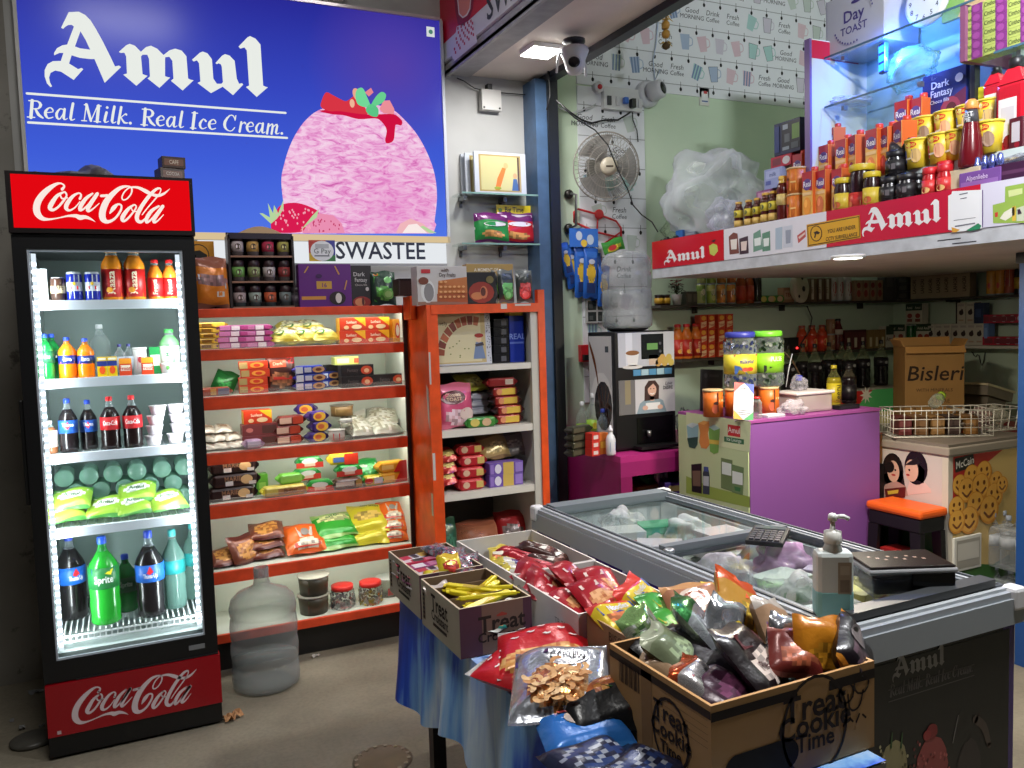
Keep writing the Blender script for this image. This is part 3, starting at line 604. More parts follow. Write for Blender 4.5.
    def blob(px,py,rw,rh,c,dz):
        p=PY(px,py,y0); q=[(p.x+rw*math.cos(t)*(1+rr.uniform(-.05,.05)),p.z+rh*math.sin(t)*(1+rr.uniform(-.05,.05))) for t in [2*PI*i/26 for i in range(26)]]; l.poly(q,c,'satin',front(y0-dz+.0009))
        return p
    p=blob(893,765,.042,.055,(150,140,100),.003); blob(931,768,.052,.075,(150,62,62),.0032); p=blob(968,768,.04,.07,(44,34,36),.003)
    for i in range(34): blob(931+rr.uniform(-22,22),755+rr.uniform(-16,26),.003,.004,rr.choice([(190,96,92),(110,40,44)]),.0036)
    for i in range(24): blob(893+rr.uniform(-18,18),758+rr.uniform(-12,20),.003,.004,rr.choice([(186,176,136),(104,96,60)]),.0036)
    blob(931,731,.018,.018,(130,30,36),.0036); blob(926,735,.012,.012,(150,40,44),.0038)
    for px in (890,900): q=PY(px,738,y0); l.stroke([(q.x,q.z-.02,.006),(q.x+.004,q.z+.012,.003)],(60,90,50),front(y0-.0028),'satin',1)
    q=PY(983,722,y0); l.stroke([(q.x-.03,q.z+.015,.02),(q.x,q.z-.01,.02),(q.x+.02,q.z-.06,.014)],(70,56,50),front(y0-.0025),'satin',3)
    q=PY(955,720,y0); l.stroke([(q.x-.01,q.z-.05,.003),(q.x+.008,q.z+.01,.003)],(120,114,110),front(y0-.0025),'satin',1)
    l.obj('end_print',body)
    b=MB(); b.box(x0+.02,y0-.0015,.105,x1-.02,y0,.7,(10,9,11),'satin'); b.obj('end_panel',body)
freezer()
# ================================================================ purple counter
KX0,KX1,KY0,KY1,KZ=2.448,3.235,2.79,3.29,1.0
def counter():
    PUR=(128,76,144)
    o=empty('sales_counter',(0,0,0)); tag(o,'purple sales counter with a drinks poster on its end','counter')
    b=MB(); b.box(KX0,KY0,0,KX1,KY0+.02,KZ-.012,PUR,'satin'); b.box(KX0,KY1-.02,0,KX1,KY1,KZ-.012,PUR,'satin'); b.box(KX1-.02,KY0+.02,0,KX1,KY1-.02,KZ-.012,PUR,'satin'); b.box(KX0,KY0+.02,0,KX0+.02,KY1-.02,KZ-.012,PUR,'satin'); b.obj('body',o)
    b=MB(); b.box(KX0-.004,KY0-.004,KZ-.012,KX1+.004,KY1+.004,KZ,(150,72,140),'satin'); b.obj('counter_top',o)
    b=MB(); b.box(KX0-.006,KY0+.004,.1,KX0-.001,KY1,KZ-.013,(196,210,160),'satin'); pn=b.obj('poster_panel',o)
    l=MB(); x=KX0-.0066
    def P(px,py): p=PX(px,py,x); return p.y,p.z
    f=lambda a,bb:(x,a,bb); f2=lambda a,bb:(x-.0005,a,bb); f3=lambda a,bb:(x-.001,a,bb)
    T=lambda s:[P(670+a/3.838,330+c/3.838) for a,c in _q(s)]
    # printed pictures traced on the panel: cups, logo, bottles, packs
    l.poly(T('62 315 310 352 306 470 62 420'),(214,222,176),'satin',f); l.poly(T('62 560 150 600 306 640 306 682 62 626'),(150,170,80),'satin',f)
    l.poly(T('64 365 110 362 106 440 96 455 76 450 70 430'),(150,190,196),'satin',f2); l.poly(T('66 415 108 410 106 440 96 455 74 450'),(40,80,70),'satin',f3); l.poly(T('64 365 86 355 110 362 86 376'),(206,220,220),'satin',f3)
    l.poly(T('108 358 150 350 152 372 146 395 152 440 140 456 120 452 112 430 116 395'),(220,140,70),'satin',f2); l.poly(T('108 358 130 348 152 354 130 364'),(236,170,90),'satin',f3)
    l.poly(T('148 372 192 378 186 470 168 476 154 466'),(120,170,80),'satin',f2); l.poly(T('148 372 170 362 192 378 170 386'),(170,200,190),'satin',f3); l.poly(T('150 420 190 424 188 440 152 436'),(220,190,80),'satin',f3)
    l.poly(T('222 362 270 370 270 412 222 404'),(196,40,46),'satin',f2); l.poly(T('208 408 284 420 284 440 208 428'),(50,110,70),'satin',f2)
    c=P(670+246/3.838,330+392/3.838); l.text('Amul',c[0],c[1]-.004,.026,(240,236,230),lambda u,v:(x-.001,2*c[0]-u,v),'satin',bold=.01); c2=P(670+246/3.838,330+424/3.838); l.text('Ice Lounge',c2[0],c2[1]-.005,.016,(230,240,226),lambda u,v:(x-.001,2*c2[0]-u,v),'satin')
    l.poly(T('82 516 122 512 122 628 84 620'),(30,30,34),'satin',f2); l.poly(T('86 540 118 540 118 600 88 598'),(120,96,80),'satin',f3); l.poly(T('126 550 134 524 146 526 152 556 152 632 126 628'),(60,70,84),'satin',f2); l.poly(T('130 524 148 526 148 544 130 542'),(70,90,150),'satin',f3); l.poly(T('128 560 150 562 150 600 128 596'),(190,196,200),'satin',f3)
    l.poly(T('196 490 240 500 238 620 196 606'),(110,130,84),'satin',f2); l.poly(T('200 505 236 514 236 560 200 552'),(222,230,222),'satin',f3); l.poly(T('236 515 284 528 280 634 238 622'),(110,136,90),'satin',f3); l.poly(T('240 540 280 550 280 596 240 588'),(226,232,226),'satin',lambda a,bb:(x-.0015,a,bb)); l.poly(T('248 600 272 606 270 620 250 616'),(60,120,70),'satin',lambda a,bb:(x-.0015,a,bb))
    l.obj('print',pn)
counter()
# ================================================================ magenta table with the vending machine
TX0,TX1,TY0,TY1,TZ=2.135,2.95,3.335,3.985,.80
def pinktable():
    c=(150,22,96); o=empty('side_table',(0,0,0)); tag(o,'magenta table with an open front carrying the coffee machine','table')
    b=MB(); b.box(TX0,TY0,TZ-.03,TX1,TY1,TZ,(176,40,118),'satin'); b.box(TX0,TY0,TZ-.10,TX1,TY0+.02,TZ-.03,(150,30,100),'satin'); b.obj('table_top',o)
    b=MB(); b.box(TX0,TY0+.02,0,TX0+.02,TY1,TZ-.03,c,'satin'); b.box(TX0,TY0,0,PY(632,470,TY0).x,TY0+.02,TZ-.1,(132,18,84),'satin'); b.obj('side_panel',o)
    b=MB(); b.box(TX1-.02,TY0+.02,0,TX1,TY1,TZ-.03,c,'satin'); b.obj('side_panel',o)
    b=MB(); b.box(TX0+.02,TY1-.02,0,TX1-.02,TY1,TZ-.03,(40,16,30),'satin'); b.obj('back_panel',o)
    zz=PY(660,497,TY0+.1).z; b=MB(); b.box(TX0+.02,TY0+.02,zz-.02,TX1-.02,TY1-.02,zz,(130,24,84),'satin'); b.obj('lower_shelf',o)
    return zz
PINKZ=pinktable()
def machine():
    Y=3.455; x0,x1=2.192,PY(675.5,400,3.455).x; z0,z1=TZ,PY(645,331,Y).z; yb=3.71
    o=empty('coffee_machine',(0,0,0)); tag(o,'black and silver coffee vending machine on the magenta table','vending machine')
    b=MB(); b.box(x0,Y,z0+.012,x1,yb,z1,(14,14,16),'satin',.005); b.box(x0+.02,Y+.02,z0,x1-.02,yb-.02,z0+.012,(10,10,10),'satin'); b.obj('body',o)
    Zy=lambda y:PY(648,y,Y).z
    b=MB(); b.box(x0+.018,Y-.004,Zy(366),x1-.006,Y,z1-.006,(196,198,204),'satin'); b.rect(x0+.06,Zy(366),x0+.1,z1-.006,(222,224,230),front(Y-.0045),'satin')
    s=front(Y-.005); p=PY(652,345.5,Y); b.rect(p.x-.068,p.z-.066,p.x+.066,p.z+.058,(30,32,36),s,'gloss'); b.rect(p.x-.034,p.z-.02,p.x+.03,p.z+.012,(140,190,110),front(Y-.0056),'emit0.6'); b.disc(p.x+.045,p.z-.03,.008,.008,(90,92,96),front(Y-.0056)); b.disc(p.x+.045,p.z+.01,.008,.008,(90,92,96),front(Y-.0056))
    # printed cup and biscuits
    q=PY(632,359,Y); b.poly([(q.x-.04,q.z+.03),(q.x+.04,q.z+.03),(q.x+.026,q.z-.035),(q.x-.026,q.z-.035)],(232,230,226),'satin',s); b.disc(q.x,q.z+.03,.04,.012,(150,104,70),front(Y-.0056)); b.disc(q.x,q.z-.04,.06,.01,(226,222,214),s)
    q=PY(665,360,Y); 
    for i in range(7): b.disc(q.x-.045+i*.013,q.z-.012+(i%3)*.013,.018,.018,(206,160+i*4,96),front(Y-.005-i*.0002)); 
    b.rect(q.x-.1,q.z-.02,q.x-.045,q.z+.03,(214,190,170),s); b.obj('upper_door',o)
    b=MB(); a,c=PY(633,370,Y),PY(672,376,Y)
    for i in range(5): xx=a.x+(c.x-a.x)*i/5; b.box(xx,Y-.004,Zy(375),xx+(c.x-a.x)/5-.004,Y,Zy(369),(90,150,190) if i!=1 and i!=3 else (170,200,210),'satin')
    b.obj('button_strip',o)
    # lower picture door: a smiling woman with a cup
    b=MB(); u0,u1,v0,v1=x0+.018,x1-.006,Zy(413),Zy(379); b.box(u0,Y-.004,v0,u1,Y,v1,(206,204,204),'satin'); H=v1-v0; Wd=u1-u0; g=lambda k:(lambda a,bb:(u0+a*Wd,Y-.0044-k*.0004,v0+bb*H))
    b.rect(0,0,.28,1,(120,118,116),g(0)); b.rect(.1,.3,.2,1,(150,140,110),g(1)); b.poly([(.3,0),(.84,0),(.78,.34),(.66,.46),(.5,.46),(.36,.3)],(140,160,170),'satin',g(1)); b.poly([(.44,.36),(.45,.78),(.52,.95),(.64,.95),(.71,.78),(.7,.4)],(70,50,46),'satin',g(2)); b.disc(.58,.68,.078,.19,(222,180,160),g(3)); b.poly([(.5,.72),(.52,.9),(.64,.9),(.66,.74),(.6,.86)],(64,46,42),'satin',g(4)); b.disc(.555,.71,.011,.014,(40,30,30),g(4)); b.disc(.61,.71,.011,.014,(40,30,30),g(4)); b.stroke([(.55,.58,.022),(.58,.55,.03),(.615,.58,.022)],(240,236,234),g(4)); b.poly([(.54,.36),(.62,.36),(.62,.5),(.54,.5)],(214,170,150),'satin',g(2))
    b.rect(.46,.1,.72,.3,(232,232,232),g(5)); b.disc(.45,.16,.05,.07,(222,180,160),g(6)); b.disc(.72,.16,.05,.07,(222,180,160),g(6)); b.text('Live',.88,.8,.1,(60,60,64),g(2),sx=.6,shear=.3); b.text('DESIRE',.87,.67,.1,(50,50,54),g(2),sx=.42,bold=.02); b.obj('picture_door',o)
    b=MB(); b.box(x0+.12,Y-.003,Zy(443),x1-.02,Y,Zy(417),(8,8,9),'gloss'); b.box(x0+.1,Y-.07,z0+.012,x1-.015,Y,z0+.026,(24,24,26),'satin'); b.lathe([(.012,0),(.009,-.03)],(150,150,150),'metal',8,(x0+x1)/2,Y-.02,Zy(430)); b.obj('dispense_bay',o)
    # printed left side: coffee cup in a big oval
    b=MB(); ys0,ys1=Y+.03,yb-.014; b.box(x0-.004,ys0,z0+.03,x0,ys1,z1-.02,(196,194,194),'satin'); f=lambda k:(lambda a,bb:(x0-.0044-k*.0004,ys0+(1-a)*(ys1-ys0),bb)); zc=Zy(395)
    b.disc(.55,zc-.04,.5,.16,(226,224,222),f(0)); b.disc(.62,zc-.05,.4,.125,(40,28,24),f(1)); b.stroke([(.05,zc+.26,.03),(.28,zc+.16,.05),(.4,zc+.07,.03)],(110,64,40),f(1))
    rr=random.Random(2)
    for i in range(16): t=rr.uniform(0,6.28); b.disc(.62+.3*math.cos(t)*rr.random(),zc-.05+.1*math.sin(t)*rr.random(),.07,.012,(84,58,46),f(2),rot=t)
    b.rect(.75,z1-.1,.9,z1-.07,(70,76,84),f(1)); b.obj('side_print',o)
machine()
# ================================================================ smiley-fries freezer
MX0,MX1,MY0,MY1,MZ=3.318,3.90,2.49,3.15,.85
def mccain():
    o=empty('chest_freezer',(0,0,0)); tag(o,'small chest freezer printed with potato smileys behind the orange stool','freezer')
    b=MB(); b.box(MX0,MY0,.05,MX1,MY1,MZ-.05,(196,188,172),'satin'); b.box(MX0+.03,MY0+.03,0,MX1-.03,MY1-.03,.05,(40,40,40),'satin'); body=b.obj('body',o)
    b=MB(); b.box(MX0-.01,MY0-.01,MZ-.05,MX1+.01,MY1+.01,MZ-.012,(150,140,128),'satin',.006); b.box(MX0,MY0,MZ-.012,MX1,MY1,MZ,(120,110,100),'satin'); b.obj('lid',o)
    l=MB(); f=lambda k:front(MY0-.0006-k*.0005)
    def P(px,py): p=PY(px,py,MY0); return p.x,p.z
    T=lambda s:[P(850+a/2.845,330+c/2.845) for a,c in _q(s)]
    zt=MZ-.055; xa,xb=MX0+.03,MX1-.012
    l.rect(xa,.06,xb,zt,(206,176,112),f(0)); l.poly([(xa,zt),(xb-.2,zt),(xa+.12,zt-.1),(xa,zt-.3)],(176,34,30),'satin',f(1)); l.poly([(xa,.06),(xb,.06),(xb,.33),(xa+.28,.26),(xa,.31)],(58,104,44),'satin',f(1))
    l.poly(T('297 366 350 352 354 388 299 406'),(22,18,18),'satin',f(2)); p=P(850+326/2.845,330+382/2.845); l.text('McCain',p[0],p[1]-.008,.034,(240,236,228),lambda a,bb:(a,MY0-.0022,bb+(a-p[0])*.14),'satin',bold=.015,sx=.85); l.poly([(p[0]+.02,p[1]+.045),(p[0]+.03,p[1]+.075),(p[0]+.04,p[1]+.05),(p[0]+.055,p[1]+.08),(p[0]+.06,p[1]+.05)],(226,190,60),'satin',f(2))
    k=3
    for (sx,sy,r) in ((345,415,44),(380,405,46),(415,430,40),(310,440,40),(330,455,48),(370,445,52),(408,470,50),(430,440,34),(300,505,44),(355,495,50),(392,510,56),(335,540,54),(300,545,46)):
        p=P(850+sx/2.845,330+sy/2.845); q=r/2.845*.0036*.95; l.disc(p[0],p[1],q,q,(206,138,50),f(k),n=20); l.disc(p[0]-q*.06,p[1]+q*.06,q*.88,q*.88,(226,166,70),f(k+.3),n=20)
        for d in (-.35,.35): l.disc(p[0]+d*q,p[1]+.28*q,q*.15,q*.19,(110,62,22),f(k+.6),n=8)
        l.stroke([(p[0]-.5*q,p[1]-.15*q,.17*q),(p[0],p[1]-.52*q,.2*q),(p[0]+.5*q,p[1]-.15*q,.17*q)],(120,68,24),f(k+.6),'satin',3); k+=1
    # white ventilation hatch
    l.obj('front_print',body)
    a,c=P(952,538),P(979,566); v=MB(); v.box(a[0],MY0-.012,c[1],c[0],MY0,a[1],(206,204,196),'satin',.003); v.box(a[0]+.014,MY0-.014,c[1]+.014,c[0]-.014,MY0-.011,a[1]-.014,(150,146,136),'satin'); v.rect(a[0]+.02,c[1]+.05,c[0]-.02,a[1]-.03,(190,186,176),front(MY0-.0145)); v.obj('vent_hatch',o)
    # left face: two women by a window
    l=MB(); x=MX0-.0006
    def Q(px,py): p=PX(px,py,x); return p.y,p.z
    g=lambda k:(lambda a,bb:(x-k*.0005,a,bb)); T=lambda s:[Q(850+a/2.845,330+c/2.845) for a,c in _q(s)]
    y1=MY1-.02; l.rect(MY0+.03,.06,y1,MZ-.06,(196,186,180),g(0)); l.poly([(MY0+.03,.06),(y1,.06),(y1,.36),(MY0+.03,.56)],(58,110,48),'satin',g(1))
    def E(px,py,rx,ry,c,kk,rot=0):
        y,z=Q(850+px/2.845,330+py/2.845); l.disc(y,z,rx,ry,c,g(kk),n=20,rot=rot)
    E(122,400,.060,.085,(34,26,26),2); l.poly(T('92 410 150 400 158 452 88 474'),(32,24,24),'satin',g(2)); l.poly(T('88 476 100 440 130 428 160 445 166 472'),(176,136,126),'satin',g(3)); E(124,402,.034,.052,(206,164,142),4); E(112,388,.03,.03,(34,26,26),5,.5); E(130,398,.005,.005,(40,26,26),6); E(119,400,.005,.005,(40,26,26),6); E(125,412,.012,.005,(170,60,60),6)
    l.poly(T('158 470 170 430 206 426 230 452 232 462'),(214,184,176),'satin',g(2)); E(188,392,.062,.08,(28,22,22),3); l.poly(T('196 380 214 400 210 436 190 426'),(28,22,22),'satin',g(3)); E(176,400,.036,.052,(216,174,152),4); l.poly(T('156 384 190 362 206 378 184 384'),(26,20,20),'satin',g(5)); E(170,398,.005,.005,(40,26,26),6); E(166,412,.01,.005,(170,60,60),6)
    l.poly(T('100 452 160 446 158 476 104 480'),(96,30,28),'satin',g(7)); l.poly(T('108 458 140 454 138 464 110 468'),(206,170,60),'satin',g(8)); l.obj('side_print',body)
mccain()
# ================================================================ product makers
def deco(mb,items,fn,W,H,m='satin'):
    for k,it in enumerate(items):
        f=lambda a,b,k=k:fn(a,b,.0005*(k+1)); t=it[0]
        if t=='r': mb.rect(it[1]*W,it[2]*H,it[3]*W,it[4]*H,it[5],f,m)
        elif t=='d': mb.disc(it[1]*W,it[2]*H,it[3]*W,it[4]*H,it[5],f,m)
        elif t=='p': mb.poly([(x*W,y*H) for x,y in it[1]],it[2],m,f)
        elif t=='t': mb.text(it[1],it[2]*W,it[3]*H,it[4]*H,it[5],f,m,bold=.02,sx=it[6] if len(it)>6 else 1)
        elif t=='v':                                     # text reading upwards
            x,y,h=it[2]*W,it[3]*H,it[4]*W; mb.text(it[1],0,0,h,it[5],lambda a,b:f(x-b,y+a),m,bold=.02,sx=it[6] if len(it)>6 else 1)
def carton(w,d,h,base,items=(),name='carton',side=None,topc=None,m='satin',bev=.0012,sidei=()):
    """a printed box: origin under its middle, front towards -Y"""
    def mk():
        b=MB(); b.box(-w/2,-d/2,0,w/2,d/2,h,base,m,bev)
        if topc: b.rect(-w/2+.001,-d/2+.001,w/2-.001,d/2-.001,topc,top(h+.0004),m)
        if side: 
            b.rect(-d/2+.001,.001,d/2-.001,h-.001,side,lambda a,z:(-w/2-.0004,-a,z),m); b.rect(-d/2+.001,.001,d/2-.001,h-.001,side,lambda a,z:(w/2+.0004,a,z),m)
        deco(b,items,lambda a,z,o:(a-w/2,-d/2-o,z),w,h,m)
        if sidei: deco(b,sidei,lambda a,z,o:(-w/2-.0004-o,d/2-a,z),d,h,m)
        return b.obj(name)
    return mk
def _prof(u,v,p=3,q=5,seal=.055):
    if v<seal or v>1-seal: return 0
    v=(v-seal)/(1-2*seal); return (max(0,1-abs(2*u-1)**p))**.55*(max(0,1-abs(2*v-1)**q))**.6
def pouch(w,h,t,base,accent,pic,items=(),name='snack_pouch',m='film',seed=1,band=.22,pic_y=.36,pr=(.34,.22),nu=12,nv=14,pics=None,clear=None):
    def mk():
        rr=random.Random(seed); ph=[rr.uniform(0,6.28) for _ in range(6)]; pics_=pics or [pic,tuple(int(c*.8) for c in pic),tuple(min(255,int(c*1.15)) for c in pic)]
        def col(u,v):
            if v>1-.055 or v<.055: return accent
            if v>1-band: return accent
            if ((u-.5)/pr[0])**2+((v-pic_y)/pr[1])**2<1: return rr.choice(pics_)
            return base
        def P(s):
            def f(u,v):
                k=_prof(u,v); wob=.12*math.sin(7*u+ph[0]+3*v)+.10*math.sin(9*v+ph[1]-4*u)
                pinch=1-.05*math.sin(PI*v)**2*0-(.03*math.sin(6*v+ph[2]) if 0<u<1 else 0)
                z=h*v+(.006*math.sin(5*u+ph[3]) if k else .004*math.sin(8*u+ph[4]))
                return ((u-.5)*w*pinch,s*t/2*k*(1+wob),z)
            return f
        b=MB(); F=P(-1); b.grid(F,nu,nv,col,m); B=P(1); b.grid(lambda u,v:B(1-u,v),nu,nv,lambda u,v:accent if abs(v-.5)>.445 else base,m)
        deco(b,items,lambda a,z,o:(lambda q:(a-w/2,q[1]-.0012-o,z))(F(min(1,max(0,a/w)),min(1,max(0,z/h)))),w,h,m)
        return b.obj(name)
    return mk
def biscuit(w,h,d,base,items=(),end=None,name='biscuit_pack',seed=0,m='film'):
    def mk():
        b=MB(); b.box(-w/2+.012,-d/2,0,w/2-.012,d/2,h,base,m,min(h,d)*.22); e=end or base
        for s in (-1,1): b.add([(s*(w/2-.014),-d/2+.006,h*.15),(s*(w/2-.014),d/2-.006,h*.15),(s*(w/2-.014),d/2-.006,h*.85),(s*(w/2-.014),-d/2+.006,h*.85),(s*w/2,-d/2,h*.42),(s*w/2,d/2,h*.42),(s*w/2,d/2,h*.58),(s*w/2,-d/2,h*.58)],[(0,1,5,4),(2,3,7,6),(4,5,6,7),(1,2,6,5),(0,3,7,4)],e,m)
        deco(b,items,lambda a,z,o:(a-w/2,-d/2-o,z),w,h,m); return b.obj(name)
    return mk
def bottle(h,r,liq,lab=None,band=(.32,.58),cap=(30,60,170),name='drink_bottle',fill=.8,m='gloss',items=(),neck=.3,sh=.62,clr=(200,215,210),ribs=0,n=16,capm='satin',topm='clear',labm='satin'):
    """PET bottle: filled body, clear neck, label sleeve and cap"""
    def mk():
        def rad(t):
            if t<.03: return r*(.86+.14*t/.03)
            if t<sh: return r*(1-.05*math.sin(PI*t/sh*3)**2 if ribs==0 else 1-.05*(math.sin(t*ribs)>0))
            if t<.9: k=(t-sh)/(.9-sh); return r*(neck+(1-neck)*(.5+.5*math.cos(PI*k)))
            return r*neck
        b=MB(); ts=[0,.03]+[.03+(fill-.03)*i/12 for i in range(1,13)]; b.lathe([(rad(t),t*h) for t in ts],liq,m,n)
        if fill<.9: 
            ts=[fill+(.93-fill)*i/6 for i in range(7)]; b.lathe([(rad(t),t*h) for t in ts],clr,topm,n)
        o=b.obj(name)
        if lab:
            l=MB(); rb=r*1.012; l.lathe([(rb,band[0]*h),(rb,band[1]*h)],lab,labm,n); f=wrap(rb); deco(l,items,lambda a,z,q:wrap(rb,0,q)(a-r*.8,band[0]*h+z),r*1.6,(band[1]-band[0])*h); l.obj('label',o)
        if cap: MB().lathe([(r*neck*1.12,.915*h),(r*neck*1.15,.925*h),(r*neck*1.12,.99*h),(r*neck*.9,h)],cap,capm,n).obj('cap',o)
        return o
    return mk
def can(h,r,cols,name='drink_can',items=()):
    def mk():
        b=MB(); b.lathe([(r*.85,0),(r,.05*h),(r,.35*h),(r,.65*h),(r,.92*h),(r*.86,.97*h),(r*.86,h)],[(180,182,186)]+cols+[(190,192,196)]*2,'gloss',18); deco(b,items,lambda a,z,q:wrap(r,0,q)(a-r*.8,z),r*1.6,h); o=b.obj(name)
        MB().lathe([(r*.8,h*.985),(r*.8,h*1.002)],(186,188,192),'metal',14).obj('lid',o); return o
    return mk
def jar(h,r,body,lid,name='glass_jar',m='gloss',lab=None,band=(.2,.65),items=(),lidh=.16,rim=.84,n=18,speck=None,shape=0,lidm='satin'):
    def mk():
        b=MB(); hb=h*(1-lidh); pr=[(r*.84,0),(r,.05*hb),(r*(1.04 if shape else 1),.45*hb),(r,.78*hb),(r*rim,.95*hb),(r*rim,hb)]
        b.lathe(pr,body,m,n)
        if speck:
            rr=random.Random(5)
            for i in range(speck[1]):
                a=rr.uniform(0,6.28); z=rr.uniform(.06,speck[2] if len(speck)>2 else .75)*hb
                if lab and band[0]-.04<z/hb<band[1]+.04: continue
                c=rr.choice(speck[0]); b.disc(0,z,r*.13,r*.11,c,lambda u,v,a=a:(((r*(1.03 if shape else 1))+.002)*math.cos(a+u/r),((r*(1.03 if shape else 1))+.002)*math.sin(a+u/r),v),'foil' if speck[1]>60 else m,6,rot=a*7)
        o=b.obj(name)
        if lab: l=MB(); rb=r*1.015*(1.03 if shape else 1); l.lathe([(rb,band[0]*hb),(rb,band[1]*hb)],lab,'satin',n); deco(l,items,lambda a,z,q:wrap(rb,0,q)(a-r*.8,band[0]*hb+z),r*1.6,(band[1]-band[0])*hb); l.obj('label',o)
        MB().lathe([(r*rim*1.08,hb*.985),(r*rim*1.12,hb),(r*rim*1.12,h*.985),(r*rim,h)],lid,lidm,n).obj('lid',o); return o
    return mk
def tub(h,r0,r1,col,lid,name='food_tub',m='satin',items=(),lab=None,n=18):
    def mk():
        b=MB(); b.lathe([(r0,0),(r0+(r1-r0)*.5,h*.5),(r1,h*.94)],col,m,n); rm=(r0+r1)/2*1.01
        if items: deco(b,items,lambda a,z,q:(lambda rr:wrap(rr,0,q+.0006)(a-r1*.8,z))(r0+(r1-r0)*z/h),r1*1.6,h)
        o=b.obj(name)
        MB().lathe([(r1*1.05,h*.92),(r1*1.06,h*.985),(r1*.98,h)],lid,'satin',n).obj('lid',o); return o
    return mk
# ================================================================ inside the fridge
def put(key,mk,px,z,Y,label,cat,rot=0,group=None,scale=None): return inst(key,mk,CY(px,z,Y),rot,label,cat,group,scale)
SZ=[z+.001 for z in FSH]
def fridge_items():
    z=SZ[0]; Y=FY+.14
    put('tallcan',carton(.045,.05,.115,(206,210,214),[('r',.1,.1,.5,.9,(120,126,134)),('r',.6,.2,.9,.8,(170,176,184))],m='gloss'),42,z,Y,'tall silver carton at the left end of the top fridge shelf','carton')
    put('coffeecan',can(.085,.024,[(64,44,36),(206,190,150),(70,46,36),(60,42,36)],items=[('t','KAFE',.5,.5,.18,(60,40,30),.8)]),59,z,Y-.02,'small brown coffee can on the top fridge shelf','can')
    eb=can(.104,.0255,[(24,40,150),(196,200,212),(24,40,150),(186,190,204)],items=[('p',[(.05,.1),(.5,.1),(.5,.5),(.05,.5)],(200,204,214)),('p',[(.5,.5),(.95,.5),(.95,.9),(.5,.9)],(200,204,214)),('r',.2,.4,.8,.52,(196,30,40)),('d',.5,.6,.12,.06,(230,190,40))])
    for i,px in enumerate((75.5,93.5)): put('energycan',eb,px,z,Y-.02,['left','right'][i]+' one of the two blue and silver energy drink cans on the top fridge shelf','can')
    mz=bottle(.19,.036,(214,130,30),(190,30,28),(.08,.6),(214,140,40),fill=.86,sh=.66,neck=.5,items=[('v','Maaza',.62,.5,.42,(250,230,200)),('r',.0,.0,1,.12,(230,130,30)),('d',.3,.25,.2,.1,(240,160,40))])
    for i,px in enumerate((114,136)): put('mango',mz,px,z,Y,['left','right'][i]+' one of the two large orange mango drink bottles on the top fridge shelf','bottle')
    mr=bottle(.15,.027,(210,120,34),(190,26,28),(.1,.55),(206,30,34),fill=.86,sh=.6,neck=.42,items=[('v','Frooti',.6,.5,.36,(250,220,190))])
    for i,px in enumerate((156.5,171)): put('mangosmall',mr,px,z,Y,['left','right'][i]+' one of the two small red-capped mango drink bottles on the top fridge shelf','bottle')
    put('backbox',carton(.1,.05,.1,(150,110,70),[('r',.1,.3,.9,.8,(120,84,54))],'carton'),160,z,FY+.42,'brown carton behind the red-capped bottles at the back of the top fridge shelf','carton')
    z=SZ[1]
    sp=bottle(.16,.029,(20,120,52),(24,96,60),(.36,.62),(30,70,190),fill=.84,items=[('t','Sprite',.5,.4,.34,(236,240,236),.7)],clr=(60,160,90),topm='tint')
    for i,(px,y) in enumerate(((47,Y),(54,Y+.08))): put('sprite',sp,px,z,y,['front','rear'][i]+' one of the two green lemon bottles at left of the second fridge shelf','bottle')
    fa=bottle(.146,.03,(226,120,20),(20,40,130),(.36,.56),(24,60,180),fill=.84,items=[('r',0,0,1,.3,(236,140,30)),('t','Fanta',.5,.35,.5,(240,240,244),.6)],clr=(230,150,60),topm='tint')
    for i,(px,s) in enumerate(((69,1.0),(87,.96))): put('fanta',fa,px,z,Y,['left','right'][i]+' one of the two orange soda bottles on the second fridge shelf','bottle',scale=s)
    put('clearb',bottle(.19,.036,(170,182,180),None,cap=(200,204,206),m='clear',clr=(190,200,200)),102,z,Y+.13,'clear empty-looking water bottle behind the yellow carton in the fridge','bottle')
    yc=carton(.031,.04,.072,(230,190,30),[('r',.0,.55,1,.8,(50,60,130)),('d',.5,.35,.3,.2,(230,90,40)),('r',.1,.85,.9,.95,(246,240,220))],m='gloss')
    for i,px in enumerate((103,113)): put('yellowc',yc,px,z,Y-.03,['left','right'][i]+' one of the two yellow drink cartons on the second fridge shelf','carton')
    rc=carton(.04,.04,.064,(206,70,40),[('r',.0,.7,1,1,(236,150,50)),('r',.1,.3,.9,.62,(236,226,206)),('t','Frooti',.5,.34,.22,(190,30,36),.8)],m='gloss')
    for i,px in enumerate((126,148)): put('redc',rc,px,z,Y-.03,['left','right'][i]+' one of the two orange and red mango cartons on the second fridge shelf','carton')
    pb=bottle(.115,.02,(190,196,200),(160,166,176),(.2,.6),(60,60,130),m='clear')
    for i,px in enumerate((121,130)): put('purplecap',pb,px,z,Y+.05,['left','right'][i]+' one of the two small purple-capped bottles behind the mango cartons in the fridge','bottle')
    put('milkcup',tub(.1,.026,.024,(216,214,212),(236,236,236),items=[('r',.2,.2,.8,.7,(196,170,180)),('d',.5,.55,.2,.12,(180,60,70))]),141,z,Y+.05,'white dairy cup beside the green pack on the second fridge shelf','cup')
    put('greenpk',carton(.04,.04,.1,(40,130,70),[('r',.1,.3,.9,.7,(210,226,210))],m='gloss'),156,z,Y+.05,'green dairy pack beside the white cup on the second fridge shelf','carton')
    put('ambottle',bottle(.165,.036,(110,176,110),(210,222,206),(.1,.62),(60,150,70),fill=.86,sh=.66,neck=.42,items=[('v','Amul Masti',.45,.5,.26,(70,110,80)),('r',.62,.1,.8,.9,(120,150,120))]),171,z,Y+.04,'tall green buttermilk bottle with pale label on the second fridge shelf','bottle')
